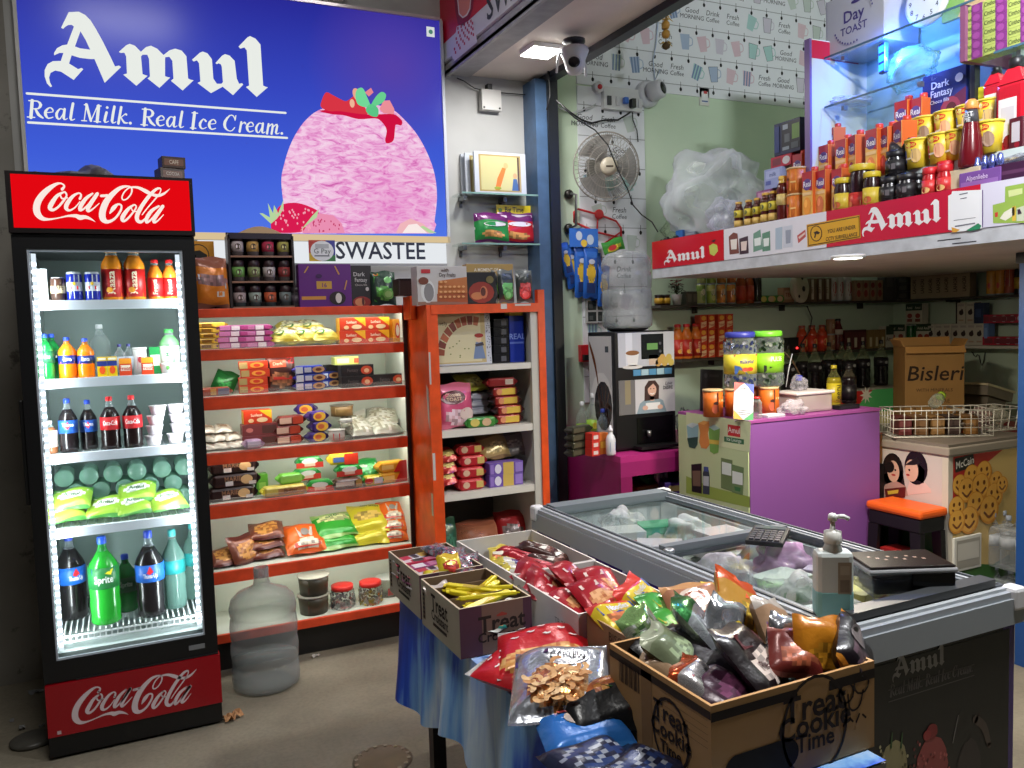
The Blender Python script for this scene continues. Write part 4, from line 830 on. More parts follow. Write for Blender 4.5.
    put('curdtub',tub(.04,.034,.04,(214,216,214),(226,226,220),items=[('r',.2,.4,.8,.8,(190,60,60)),('d',.3,.6,.12,.2,(90,150,80))]),172,z,Y-.03,'white curd tub in front of the green buttermilk bottle','tub')
    z=SZ[2]
    tu=bottle(.19,.031,(22,16,18),(24,80,170),(.36,.6),(24,60,170),fill=.8,sh=.58,items=[('t','Thums',.5,.52,.3,(236,238,240),.7),('p',[(.3,.5),(.5,.9),(.62,.5),(.5,.3)],(206,30,40))],clr=(170,180,184))
    put('thums',tu,70,z,Y,'left one of the two dark cola bottles with blue labels on the third fridge shelf','bottle'); put('thums',tu,90,z,Y+.04,'right one of the two dark cola bottles with blue labels on the third fridge shelf','bottle',scale=.94)
    co=bottle(.19,.033,(26,14,14),(196,20,30),(.38,.62),(200,24,30),fill=.8,sh=.58,items=[('t','Coca-Cola',.5,.38,.36,(246,240,238),.5)],clr=(176,184,186))
    for i,px in enumerate((112,134)): put('cola',co,px,z,Y-.02,['left','right'][i]+' one of the two cola bottles with red labels on the third fridge shelf','bottle')
    put('brownc',bottle(.115,.022,(130,80,50),(216,200,196),(.2,.7),(200,196,190)),52,z,Y,'small brown flavoured milk bottle at the left of the third fridge shelf','bottle')
    cup=tub(.036,.022,.03,(216,206,214),(228,222,228),'ice_cream_cup',items=[('r',.0,.3,1,.6,(206,176,196))])
    k=0; spots=[(154,0),(176,0),(155,1),(179,1),(156,2),(178,2),(158,3),(176,3)]
    lv=['lowest','second','third','topmost']
    for px,l in spots: put('cup',cup,px,z+l*.0365,Y+(.0 if px<165 else .015),f"{'left' if px<165 else 'right'} stack of white ice cream cups in the fridge, {lv[l]} cup",'cup',group='ice cream cups'); 
    z=SZ[3]
    wb=bottle(.2,.033,(150,196,176),None,cap=(190,206,200),m='tint',fill=.88,clr=(170,200,190))
    k=0
    for l in range(3):
        for i,px in enumerate((64,89,113,137,162,184) if l%2==0 else (76,101,125,150,173)):
            p=CY(px,z+.034+l*.058,FY+.26); inst('lyingb',wb,(p.x,p.y-.01,p.z),(-PI/2,0,.0),f"{nth(i,6 if l%2==0 else 5)} in the {['bottom','middle','top'][l]} layer of water bottles in the fridge",'bottle','green water bottles lying in the fridge')
    mp=pouch(.13,.13,.04,(150,190,60),(70,140,60),(236,240,232),[('t','Amul',.5,.45,.14,(70,120,60)),('r',.1,.7,.9,.74,(236,236,220))],'milk_pouch',seed=3,pr=(.36,.16),pic_y=.5)
    for i,(px,dz,dy,rz,lb) in enumerate(((68,.0,.0,.2,'at the left end'),(70,.036,.03,-.1,'on top at the left end'),(102,.0,.0,-.3,'second from the left'),(138,.0,-.01,.2,'in the middle'),(136,.036,.04,-.1,'on top in the middle'),(172,.0,.0,.25,'at the right end'))):
        p=CY(px,z+.022+dz,FY+.09+dy); inst('milkp',mp,p,(-1.15,0,rz),f'green and white milk pouch {lb} of the fourth fridge shelf','pouch','milk pouches in the fridge')
    z=FGRID+.001
    sb=bottle(.318,.052,(30,140,40),(24,110,50),(.42,.66),(30,80,200),fill=.83,sh=.62,neck=.26,items=[('r',0,.7,1,1,(30,60,150)),('t','Sprite',.5,.3,.34,(240,244,240),.75),('p',[(.55,.75),(.9,.95),(.8,.65)],(236,220,40))],clr=(60,170,80),topm='tint',n=22)
    put('sprite2',sb,107,z,FY+.15,'large green two litre lemon soda bottle on the fridge floor','bottle')
    tb=bottle(.318,.050,(16,12,16),(24,90,180),(.42,.62),(30,60,170),fill=.82,sh=.6,neck=.26,items=[('t','Thums Up',.5,.25,.26,(240,240,244),.5),('p',[(.35,.55),(.5,.95),(.65,.6),(.5,.45)],(206,34,44))],clr=(160,170,176),n=22)
    put('thums2',tb,152.5,z,FY+.15,'large dark two litre cola bottle with blue label on the fridge floor','bottle')
    inst('thums2',tb,CY(74,z,FY+.27),.4,'dark two litre cola bottle at the back left of the fridge floor','bottle')
    put('sprite',sp,128,z,FY+.25,'small green bottle between the two large soda bottles on the fridge floor','bottle',scale=1.35)
    wl=bottle(.3,.042,(120,160,150),(30,130,130),(.45,.62),(60,150,150),m='tint',fill=.88,ribs=60,clr=(170,190,186))
    for i,px in enumerate((176,196)): put('waterb',wl,px,z,FY+.2+.08*i,['left','right'][i]+' one of the two clear water bottles with teal labels on the fridge floor','bottle')
fridge_items()
# things lying on the fridge
def fridge_top():
    b=MB(); rr=random.Random(9)
    def f(u,v):
        return (-.26+.31*u+.01*math.sin(9*v),FY+.06+.3*v,2.002+(.045+.02*math.sin(8*u+2)+.012*math.sin(17*u+5*v))*max(0,math.sin(PI*u))**.5*max(0,math.sin(PI*v))**.6)
    b.grid(f,20,10,lambda u,v:(96,92,96) if (int(u*9)+int(v*4))%3 else (60,54,52),'satin'); o=b.obj('crumpled_sheet'); tag(o,'crumpled grey plastic sheet lying on top of the drinks fridge','sheet')
    inst('tobox',carton(.085,.07,.042,(86,74,70),[('r',.1,.2,.9,.8,(130,100,90)),('t','COCOA',.5,.4,.3,(200,190,180),.7)],'carton'),CY(170,2.001,FY+.08),.25,'lower grey carton on top of the fridge','carton')
    inst('tobox2',carton(.08,.07,.04,(70,52,46),[('r',.1,.2,.9,.8,(120,84,70)),('t','CAFE',.5,.35,.35,(206,190,170),.7)],'carton'),CY(172,2.044,FY+.08),.15,'brown carton stacked on the grey carton on top of the fridge','carton')
fridge_top()
# ================================================================ goods on the wide shelf unit
def U(px,i,dz=0,Y=3.73): return CY(px,U1[i][0]+.0012+dz,Y)
def g1(key,mk,px,i,label,cat,rot=0,dz=0,Y=3.73,scale=None,group=None):
    o=inst(key,mk,U(px,i,dz,Y),rot,label,cat,group,scale)
    if isinstance(rot,tuple): settle(o,U1[i][0]+.0015+max(0,dz-.022 if dz<.04 else dz-.02))
    return o
LV=['bottom','second','third','fourth','top']
def stackrow(key,mk,px,i,n,h,desc,cat,rot=0,Y=3.73,jx=2,group=None,scale=None):
    for k in range(n):
        w='single' if n==1 else ('bottom' if k==0 else 'top' if k==n-1 else 'middle' if n==3 else ORD[k]+' lowest')
        g1(key,mk,px+R.uniform(-jx,jx),i,f'{w} {desc}',cat,rot,k*h,Y,scale,group)
def shelf_goods():
    # --- on top of the unit
    b=MB(); b.box(-.07,-.002,0,.06,.002,.175,(222,150,40),'satin',.001); p=U(203,0,0,3.88); p.z+=.125; o=b.obj('notice_board',None,p); tag(o,'yellow camera surveillance notice standing behind the orange dry fruit pouch','notice')
    l=MB(); f=lambda k:front(-.0026-k*.0004); l.stroke([(-.005+.042*math.cos(t*PI/9),.115+.045*math.sin(t*PI/9),.004) for t in range(19)],(40,30,20),f(0),'satin',1); l.poly([(-.03,.13),(.0,.135),(.03,.115),(.03,.105),(-.02,.1)],(30,24,20),'satin',f(1)); l.rect(-.028,.09,-.016,.115,(30,24,20),f(2)); l.text('YOU ARE UNDER',-.005,.048,.014,(60,36,20),f(0),'satin',bold=.01,sx=.8); l.text('SURVEILLANCE',-.005,.026,.014,(60,36,20),f(0),'satin',bold=.01,sx=.8); l.obj('print',o)
    b=MB(); b.box(-.07,.01,-.125,.06,.02,.1,(30,28,28),'satin'); b.obj('backing',o)
    g1('dryfruit',pouch(.14,.215,.07,(216,122,36),(150,90,70),(150,110,110),[('r',.15,.05,.85,.35,(226,130,40)),('r',.6,.2,.82,.3,(206,200,196)),('p',[(.1,.55),(.9,.35),(.9,.46),(.1,.66)],(180,170,176))],pic_y=.52,pr=(.5,.12)),213,0,'orange dry fruit pouch leaning at the left end of the shelf unit top','pouch',(-.1,0,.15),0,3.72)
    # spice rack and its twelve jars
    p=U(263,0,0,3.80); o=empty('spice_rack',p); tag(o,'dark wooden spice rack of twelve jars on top of the shelf unit','rack'); BR=(46,34,34); H=.335;Wd=.27
    b=MB(); b.box(-Wd/2,.04,0,Wd/2,.05,H,(40,30,30),'satin'); b.obj('back_board',o)
    for s in (-1,1): MB().box(s*Wd/2-.005,-.04,0,s*Wd/2+.005,.05,H-.02,BR,'satin').obj('side_board',o)
    b=MB(); 
    q=[(-.09+.18*i/12,H-.008+.028*math.sin(PI*i/12)) for i in range(13)]; b.add([(x,-.035,z) for x,z in q]+[(x,-.03,z) for x,z in q]+[(-.09,-.035,H-.03),(.09,-.035,H-.03),(-.09,-.03,H-.03),(.09,-.03,H-.03)],[tuple(range(13))+(27,26)],(206,170,130),'satin'); b.box(-Wd/2,-.04,H-.035,Wd/2,.045,H-.01,(44,34,50),'satin'); b.obj('arched_top',o)
    for k in range(3):
        b=MB(); b.box(-Wd/2+.005,-.042,k*.11,Wd/2-.005,.04,k*.11+.006,(64,46,44),'satin'); b.box(-Wd/2+.005,-.045,k*.11,Wd/2-.005,-.042,k*.11+.008,(150,110,90),'satin'); b.obj('rack_shelf',o)
        cs=[[(170,150,150),(150,160,150),(206,96,60),(120,130,130)],[(120,170,90),(140,150,100),(190,180,180),(150,60,60)],[(196,180,180),(206,160,90),(196,60,90),(190,180,100)]][k]
        for j in range(4):
            c=cs[j]; mk=jar(.092,.026,(90,80,80) if k else (60,66,66),(58,40,44),'spice_jar',lab=c,band=(.3,.95),items=[('d',.5,.5,.3,.3,(80,60,50)),('r',.3,.35,.7,.6,tuple(min(255,v+50) for v in c))],lidh=.28,n=14)
            inst(f'spice{k}{j}',mk,p+Vector((-Wd/2+.038+j*.065,-.008,k*.11+.0065)),0,f"{['first','second','third','fourth'][j]} spice jar from the left in the {['bottom','middle','top'][k]} row of the spice rack",'jar','spice jars in the rack')
    g1('loosespice',jar(.09,.024,(70,66,70),(50,44,50),'spice_jar',lidh=.25,lab=(90,80,90),band=(.3,.8),n=14),297,0,'single dark spice jar beside the purple gift box','jar',0,0,3.78)
    g1('darkpack',carton(.09,.05,.2,(34,28,30),[('r',.1,.7,.9,.9,(60,50,52))]),228,0,'dark carton between the orange pouch and the spice rack','carton',0,0,3.86)
    g1('giftbox',carton(.235,.06,.19,(96,24,120),[('p',[(.04,.25),(.5,.25),(.5,.17),(.04,.17)],(206,140,60)),('r',.33,.42,.62,.6,(196,150,60)),('t','16',.47,.46,.1,(96,30,110)),('d',.72,.2,.16,.16,(40,24,30)),('d',.74,.2,.06,.12,(216,206,200)),('d',.38,.72,.06,.05,(60,16,80)),('p',[(.1,.8),(.18,.95),(.2,.94),(.12,.79)],(206,150,70)),('p',[(.75,.75),(.68,.95),(.7,.96),(.78,.76)],(206,150,70)),('p',[(.85,.4),(.9,.62),(.92,.61),(.87,.39)],(206,150,70))],'gift_box',bev=.002),325,0,'purple chocolate gift box with gold trim on top of the shelf unit','box',0,0,3.76)
    dfb=[('t','Dark',.42,.74,.1,(190,186,184)),('t','Fantasy',.5,.6,.1,(190,186,184),.75),('t','Choco fills',.5,.5,.05,(170,160,156)),('d',.78,.42,.08,.05,(206,200,196)),('d',.5,.1,.42,.14,(150,40,34)),('d',.42,.1,.24,.1,(206,130,90)),('d',.56,.12,.06,.1,(90,40,30))]
    g1('dfbox',carton(.1,.05,.185,(36,30,34),dfb,'biscuit_box'),360.5,0,'tall black filled-cookie box beside the purple gift box','box',0,0,3.77)
    g1('cucumber',pouch(.115,.155,.035,(40,60,50),(44,70,56),(90,160,70),[('p',[(.08,.1),(.3,.05),(.36,.9),(.2,.97),(.1,.8)],(70,150,60)),('d',.2,.9,.1,.05,(210,130,60)),('d',.65,.72,.16,.1,(120,190,110)),('d',.65,.3,.22,.16,(120,180,90)),('d',.65,.3,.15,.1,(170,206,130))]),384.5,0,'green cucumber flavour pack on top of the shelf unit','pouch',(-.1,0,0),0,3.73)
    p=CY(407,VT+.047,VY+.18); inst('brownbox',carton(.1,.09,.075,(64,44,42),[('r',.0,.85,1,1,(40,28,28))],'carton'),p,0,'brown carton resting on the orange post between the shelf units','carton')
    # --- first shelf: wafers, cakes, boxes
    wf=biscuit(.13,.022,.06,(196,150,40),[('r',.2,.2,.5,.8,(120,80,30)),('r',.55,.1,.9,.9,(222,180,70))],(170,130,40))
    stackrow('wafer',wf,211,1,5,.0225,'yellow wafer pack in the stack at the left of the first shelf','pack')
    wp=biscuit(.135,.024,.05,(150,60,120),[('r',.1,.15,.42,.85,(200,120,170)),('r',.45,.1,.7,.9,(226,210,220)),('r',.75,.2,.95,.8,(176,70,130))],(110,30,80))
    for px,n,s in ((232,4,'left'),(258,4,'right')): stackrow('pinkw',wp,px,1,n,.0245,f'pink wafer pack in the {s} pink stack on the first shelf','pack',0,3.72)
    stackrow('pinkw',wp,245,1,2,.0245,'pink wafer pack at the back of the first shelf','pack',0,3.82)
    yp=pouch(.13,.12,.06,(214,200,90),(190,170,60),(240,236,190),[('d',.3,.3,.18,.15,(80,130,60)),('d',.7,.6,.14,.12,(206,150,50))],'cake_pouch',seed=7,pr=(.4,.3),pic_y=.5)
    for px,dz,dy,lb in ((285,.0,0,'left front'),(308,.0,0,'middle front'),(328,.0,0,'right front'),(296,.028,.06,'left upper'),(314,.03,.06,'right upper')): g1('yellowp',yp,px,1,f'yellow cake pouch, {lb} of the heap on the first shelf','pouch',(-1.2,0,R.uniform(-.3,.3)),dz+.022,3.70+dy)
    pb=carton(.118,.07,.058,(206,60,30),[('p',[(.55,1),(1,1),(1,.3)],(236,176,40)),('t','Sunfeast',.45,.55,.22,(240,226,200),.8),('d',.65,.28,.2,.18,(236,206,160)),('d',.25,.25,.1,.15,(236,200,150))],'biscuit_box',side=(226,170,60))
    for k in range(2):
        for j,px in enumerate((351,375)): g1('redybox',pb,px,1,f"{['lower','upper'][k]} {['left','right'][j]} red and yellow biscuit box on the first shelf",'box',0,k*.0585,3.73)
    g1('yellowend',carton(.05,.07,.105,(226,150,40),[('d',.5,.5,.3,.35,(206,60,40)),('d',.5,.5,.2,.25,(236,220,200))],'biscuit_box'),393,1,'orange biscuit box turned sideways at the right of the first shelf','box',.4,0,3.74)
    # --- second shelf
    g1('grn',pouch(.1,.09,.03,(30,110,50),(24,90,40),(50,150,70)),222,2,'small dark green pouch near the left of the second shelf','pouch',(-.5,.3,-.4),0,3.78)
    g1('rollred',biscuit(.15,.035,.045,(170,80,60),[('r',.4,.1,.55,.9,(206,160,90)),('r',.6,.1,.9,.9,(120,120,140))]),214,2,'orange and grey biscuit roll lying at the left of the second shelf','pack',0,0,3.71)
    rb=carton(.12,.06,.034,(196,60,34),[('r',.02,.1,.3,.9,(160,140,90)),('d',.62,.5,.24,.34,(226,150,60)),('d',.62,.5,.12,.2,(206,60,40))],'biscuit_box')
    stackrow('redslab',rb,255,2,4,.0345,'red biscuit box in the stack on the second shelf','box',-.1)
    g1('choco',pouch(.125,.16,.055,(66,36,32),(90,40,34),(150,100,70),[('r',.12,.62,.66,.82,(196,80,50)),('t','Dark',.38,.68,.09,(230,200,170)),('r',.74,.72,.96,.95,(196,40,44)),('r',.2,.28,.85,.36,(180,50,40))],pic_y=.3,pr=(.4,.2)),282,2,'upright brown chocolate cookie pouch on the second shelf','pouch',(-.12,0,0),0,3.73)
    or_=biscuit(.14,.036,.05,(40,60,160),[('r',.02,.1,.25,.9,(226,228,236)),('r',.3,.2,.52,.8,(206,210,230)),('d',.75,.5,.2,.4,(206,160,110)),('d',.75,.5,.1,.2,(120,70,50))],(50,50,150))
    stackrow('oreo',or_,311,2,3,.036,'blue and white cream biscuit pack on the second shelf','pack',.1,3.70); stackrow('oreo',or_,325,2,2,.036,'blue and white cream biscuit pack at the back of the second shelf','pack',.3,3.80)
    bb=carton(.15,.06,.05,(30,26,28),[('d',.78,.5,.18,.4,(190,70,40)),('d',.78,.45,.08,.2,(226,180,140)),('t','Fantasy',.35,.4,.3,(90,84,84),.8)],'biscuit_box')
    stackrow('blackbox',bb,356,2,2,.0505,'black cookie box with a red picture in the stack on the second shelf','box',0,3.72,1); g1('blackbox',bb,388,2,'black cookie box with a red picture at the right end of the second shelf','box',0,0,3.74)
    g1('yellowgreen',carton(.11,.07,.036,(196,206,110),[('r',.1,.2,.6,.8,(236,236,180)),('r',.8,.2,1,.8,(196,90,60))],'biscuit_box'),345,2,'pale yellow box on top of the black cookie boxes','box',0,.102,3.76); g1('backtin',carton(.16,.06,.1,(46,44,44),[('r',.1,.5,.9,.9,(60,58,56))]),342,2,'dark carton behind the black cookie boxes','carton',0,0,3.88)
    # --- third shelf
    ws=pouch(.085,.075,.035,(196,190,176),(176,168,150),(150,130,110),seed=5,pr=(.3,.3),pic_y=.5,nu=8,nv=8)
    k=0
    for l,(xs) in enumerate(((206,219,232,243),(207,222,236),(210,224))):
        for i,px in enumerate(xs): g1('whitep',ws,px,3,f"{nth(i,len(xs))} in the {['bottom','middle','top'][l]} layer of beige pouches, third shelf",'pouch',(-1.3,0,R.uniform(-.3,.3)),.016+l*.034,3.69+.02*l,group='beige snack pouches')
    g1('mauve',biscuit(.09,.04,.05,(170,140,170),[('r',.2,.2,.8,.8,(206,190,206))]),253,3,'mauve biscuit pack in front of the pink boxes on the third shelf','pack',.1,0,3.68)
    db=carton(.15,.07,.05,(120,56,56),[('r',.55,.15,.95,.85,(84,50,44)),('d',.2,.5,.1,.2,(206,120,110))],'biscuit_box')
    stackrow('pinkbox',db,260,3,2,.0505,'dull red cookie box in the stack on the third shelf','box',0,3.74,1); g1('redybox',pb,257,3,'orange and yellow biscuit box on top of the dull red boxes','box',0,.102,3.74)
    rr_=biscuit(.13,.042,.05,(120,44,36),[('r',.1,.2,.5,.8,(206,170,150)),('r',.55,.1,.9,.9,(170,60,40))],(80,30,26))
    stackrow('redroll',rr_,289,3,3,.042,'dark red cookie roll in the stack on the third shelf','pack',.1,3.73)
    pu=biscuit(.1,.046,.05,(70,50,130),[('d',.55,.5,.3,.44,(226,176,60)),('d',.5,.5,.16,.24,(200,100,60))],(50,36,100))
    stackrow('purpleroll',pu,317,3,3,.046,'purple and yellow cookie roll in the stack on the third shelf','pack',.2,3.72,3); g1('purpleroll',pu,306,3,'purple and yellow cookie roll at the back of the third shelf','pack',-.4,.12,3.80)
    g1('smalltin',tub(.052,.035,.037,(190,186,180),(206,206,200),items=[('r',.1,.1,.6,.7,(200,50,50))]),337,3,'small white tub with a red label on the third shelf','tub',0,0,3.69)
    g1('oatjar',jar(.095,.03,(150,150,140),(196,196,190),'glass_jar','clear',speck=([(120,110,90),(196,186,160)],40)),347,3,'small clear jar with a pale lid beside the white tub','jar',0,0,3.70)
    g1('cooktub',tub(.05,.05,.052,(130,104,60),(120,110,96),items=[('r',.0,.2,1,.8,(150,124,80))]),342,3,'brown cookie tub behind the jar on the third shelf','tub',0,.1,3.80)
    cl=pouch(.15,.15,.05,(176,178,160),(190,192,180),(160,160,140),seed=12,pr=(.45,.4),pic_y=.5,pics=[(206,206,190),(150,148,126),(176,172,150),(216,216,206)])
    for px,dz,dy,lb in ((367,.02,0,'left'),(390,.02,.0,'right'),(382,.055,.07,'upper')): g1('clearp',cl,px,3,f'{lb} clear bag of grains at the right of the third shelf','bag',(-1.15,0,R.uniform(-.3,.3)),dz,3.69+dy)
    g1('clearstand',cl,356,3,'clear bag of grains standing behind the small jar','bag',(-.4,0,0),.0,3.80,.8)
    # --- fourth shelf
    mb_=biscuit(.21,.058,.06,(48,30,28),[('r',.3,.12,.45,.45,(216,210,206)),('t','MARIE',.45,.45,.35,(150,110,84),.9),('d',.72,.5,.12,.34,(206,170,120)),('r',.76,.1,.9,.35,(200,194,190))],(30,20,20))
    stackrow('marie',mb_,233,4,3,.058,'dark brown biscuit pack in the stack at the left of the fourth shelf','pack',.06,3.72)
    g1('grnstand',carton(.05,.05,.09,(90,160,50),[('r',.2,.3,.8,.6,(150,200,90))]),262,4,'small green box at the end of the dark biscuit stack','box',0,0,3.78)
    yl=biscuit(.2,.045,.06,(206,186,90),[('r',.35,.2,.95,.75,(170,120,70)),('t','Butter',.62,.35,.4,(90,50,40),.9)],(220,206,60))
    g1('butter',yl,284,4,'long yellow butter biscuit pack at the front of the fourth shelf','pack',.05,0,3.69); g1('grnl',biscuit(.12,.045,.05,(110,180,60),[('r',.1,.2,.9,.8,(150,206,90))]),290,4,'light green biscuit pack on the yellow butter biscuit pack','pack',.1,.046,3.71)
    gr=biscuit(.12,.05,.055,(40,140,60),[('r',.0,.0,1,.5,(206,60,50)),('d',.5,.6,.3,.25,(226,226,220)),('r',.3,.15,.7,.4,(236,190,170))],(40,150,70))
    for px,dz,dy,lb in ((306,.052,.03,'upper left'),(309,.1,.06,'topmost left'),(320,.0,0,'front'),(348,.052,.02,'middle'),(352,.0,.06,'rear')): g1('greenroll',gr,px,4,f'{lb} green and red biscuit pack on the fourth shelf','pack',R.uniform(-.2,.2),dz,3.70+dy)
    g1('yellowroll',biscuit(.14,.05,.055,(226,196,50),[('r',.55,.0,1,1,(206,60,40)),('r',.2,.25,.55,.7,(80,110,170))],(236,210,60)),342,4,'yellow and red biscuit pack at the top of the colourful heap','pack',-.1,.104,3.73)
    g1('brownroll',biscuit(.14,.045,.055,(80,50,44),[('r',.1,.3,.7,.75,(206,190,180)),('r',.75,.1,.95,.9,(176,140,80))]),347,4,'brown biscuit pack at the front middle of the fourth shelf','pack',0,0,3.685)
    g1('greenp',pouch(.13,.12,.06,(40,150,70),(50,170,80),(90,190,110),[('r',.2,.4,.8,.55,(206,236,206))]),370,4,'green snack pouch leaning near the right of the fourth shelf','pouch',(-.8,0,.1),.035,3.74)
    g1('yelr',biscuit(.1,.045,.05,(206,190,60),[('d',.3,.5,.2,.3,(206,60,50)),('r',.55,.2,.95,.8,(206,210,220))],(60,150,60)),372,4,'yellow and green biscuit pack under the green snack pouch','pack',0,0,3.69)
    for px,dz,lb in ((392,.0,'lower'),(391,.05,'upper')): g1('orangeroll',biscuit(.15,.05,.06,(226,170,50),[('p',[(.5,0),(1,0),(1,1),(.7,1)],(206,50,50)),('r',.1,.3,.5,.7,(236,206,120))],(226,160,50)),px,4,f'{lb} yellow and red biscuit pack at the right end of the fourth shelf','pack',.15,dz,3.71)
    # --- fifth shelf: namkeen bags
    bn=pouch(.15,.13,.05,(120,66,48),(90,40,36),(196,150,90),seed=21,pr=(.36,.3),pic_y=.45,pics=[(206,150,80),(150,96,50),(180,120,60)],band=.12)
    for px,dz,dy,rx,rz,lb in ((230,.02,0,-1.2,.2,'left lying'),(250,.01,.02,-.5,.5,'leaning'),(268,.02,.02,-1.25,0,'lowest stacked'),(269,.06,.03,-1.25,.1,'middle stacked'),(267,.1,.04,-1.2,-.1,'topmost stacked')): g1('bhujia',bn,px,5,f'{lb} brown fried snack bag on the fifth shelf','pouch',(rx,0,rz),dz,3.70+dy)
    ob=pouch(.19,.17,.06,(226,106,34),(216,90,30),(206,196,180),[('p',[(.3,.75),(.7,.75),(.65,.42),(.35,.42)],(206,202,196)),('d',.5,.58,.1,.12,(150,144,140)),('r',.2,.12,.8,.26,(196,60,40))],seed=9,pr=(.3,.14),pic_y=.2)
    g1('orangebag',ob,309,5,'large orange snack bag lying in the middle of the fifth shelf','pouch',(-.95,0,.05),.03,3.70)
    gb=pouch(.19,.15,.055,(50,160,50),(150,190,110),(196,206,150),[('t','Lite',.45,.7,.18,(60,120,70)),('r',.05,.05,.95,.3,(40,150,60))],seed=14,pr=(.4,.18),pic_y=.66)
    for dz,dy,lb in ((.025,0,'lower'),(.07,.03,'upper')): g1('greenbag',gb,339,5,f'{lb} green snack bag of the pair on the fifth shelf','pouch',(-1.0,0,.1),dz,3.71+dy)
    yb=pouch(.19,.17,.055,(206,196,50),(216,206,60),(196,170,90),[('t','Aloo Bhujia',.55,.78,.1,(70,80,40),.8)],seed=16,pr=(.34,.16),pic_y=.5)
    for dz,dy,lb in ((.02,0,'lower'),(.07,.03,'upper')): g1('yellowbag',yb,369,5,f'{lb} yellow snack bag of the pair on the fifth shelf','pouch',(-.95,0,-.2),dz,3.72+dy)
    for dz,dy,lb in ((.02,0,'lowest'),(.06,.02,'middle'),(.1,.05,'topmost')): g1('orangesmall',ob,394,5,f'{lb} orange snack bag in the stack at the right of the fifth shelf','pouch',(-.95,0,-.15),dz,3.71+dy,.78)
    # --- base shelf
    ct=tub(.085,.062,.068,(60,54,40),(150,150,140),m='satin',items=[('r',.0,.1,1,.5,(110,60,46)),('r',.0,.6,1,.8,(80,90,50))])
    for k in range(2): g1('sweettub',ct,314,6,['lower','upper'][k]+' round tub of dark sweets beside the water jar','tub',.3,k*.087,3.74)
    MB().lathe([(.04,.0),(.04,.003)],(216,110,80),'satin',16).obj('top_label',_P['sweettub'],(0,0,.0852))
    jr=lambda sp:jar(.115,.06,(176,178,176),(206,40,34),'sweet_jar','clear',speck=(sp,150,.88),shape=1,lidh=.2)
    g1('jarw',jr([(206,206,206),(150,150,156),(226,226,226)]),343,6,'red-lidded jar of silver sweets, left one on the base shelf','jar',0,0,3.74,.9)
    g1('jary',jr([(206,206,196),(190,170,60),(150,150,140)]),371,6,'red-lidded jar of silver and yellow sweets on the base shelf','jar',0,0,3.73,.9)
    g1('cleartub',tub(.09,.055,.06,(150,140,130),(190,196,190),m='clear',items=[('r',.3,.1,.9,.5,(170,60,60))]),389,6,'clear tub behind the right red-lidded jar on the base shelf','tub',0,0,3.80)
shelf_goods()
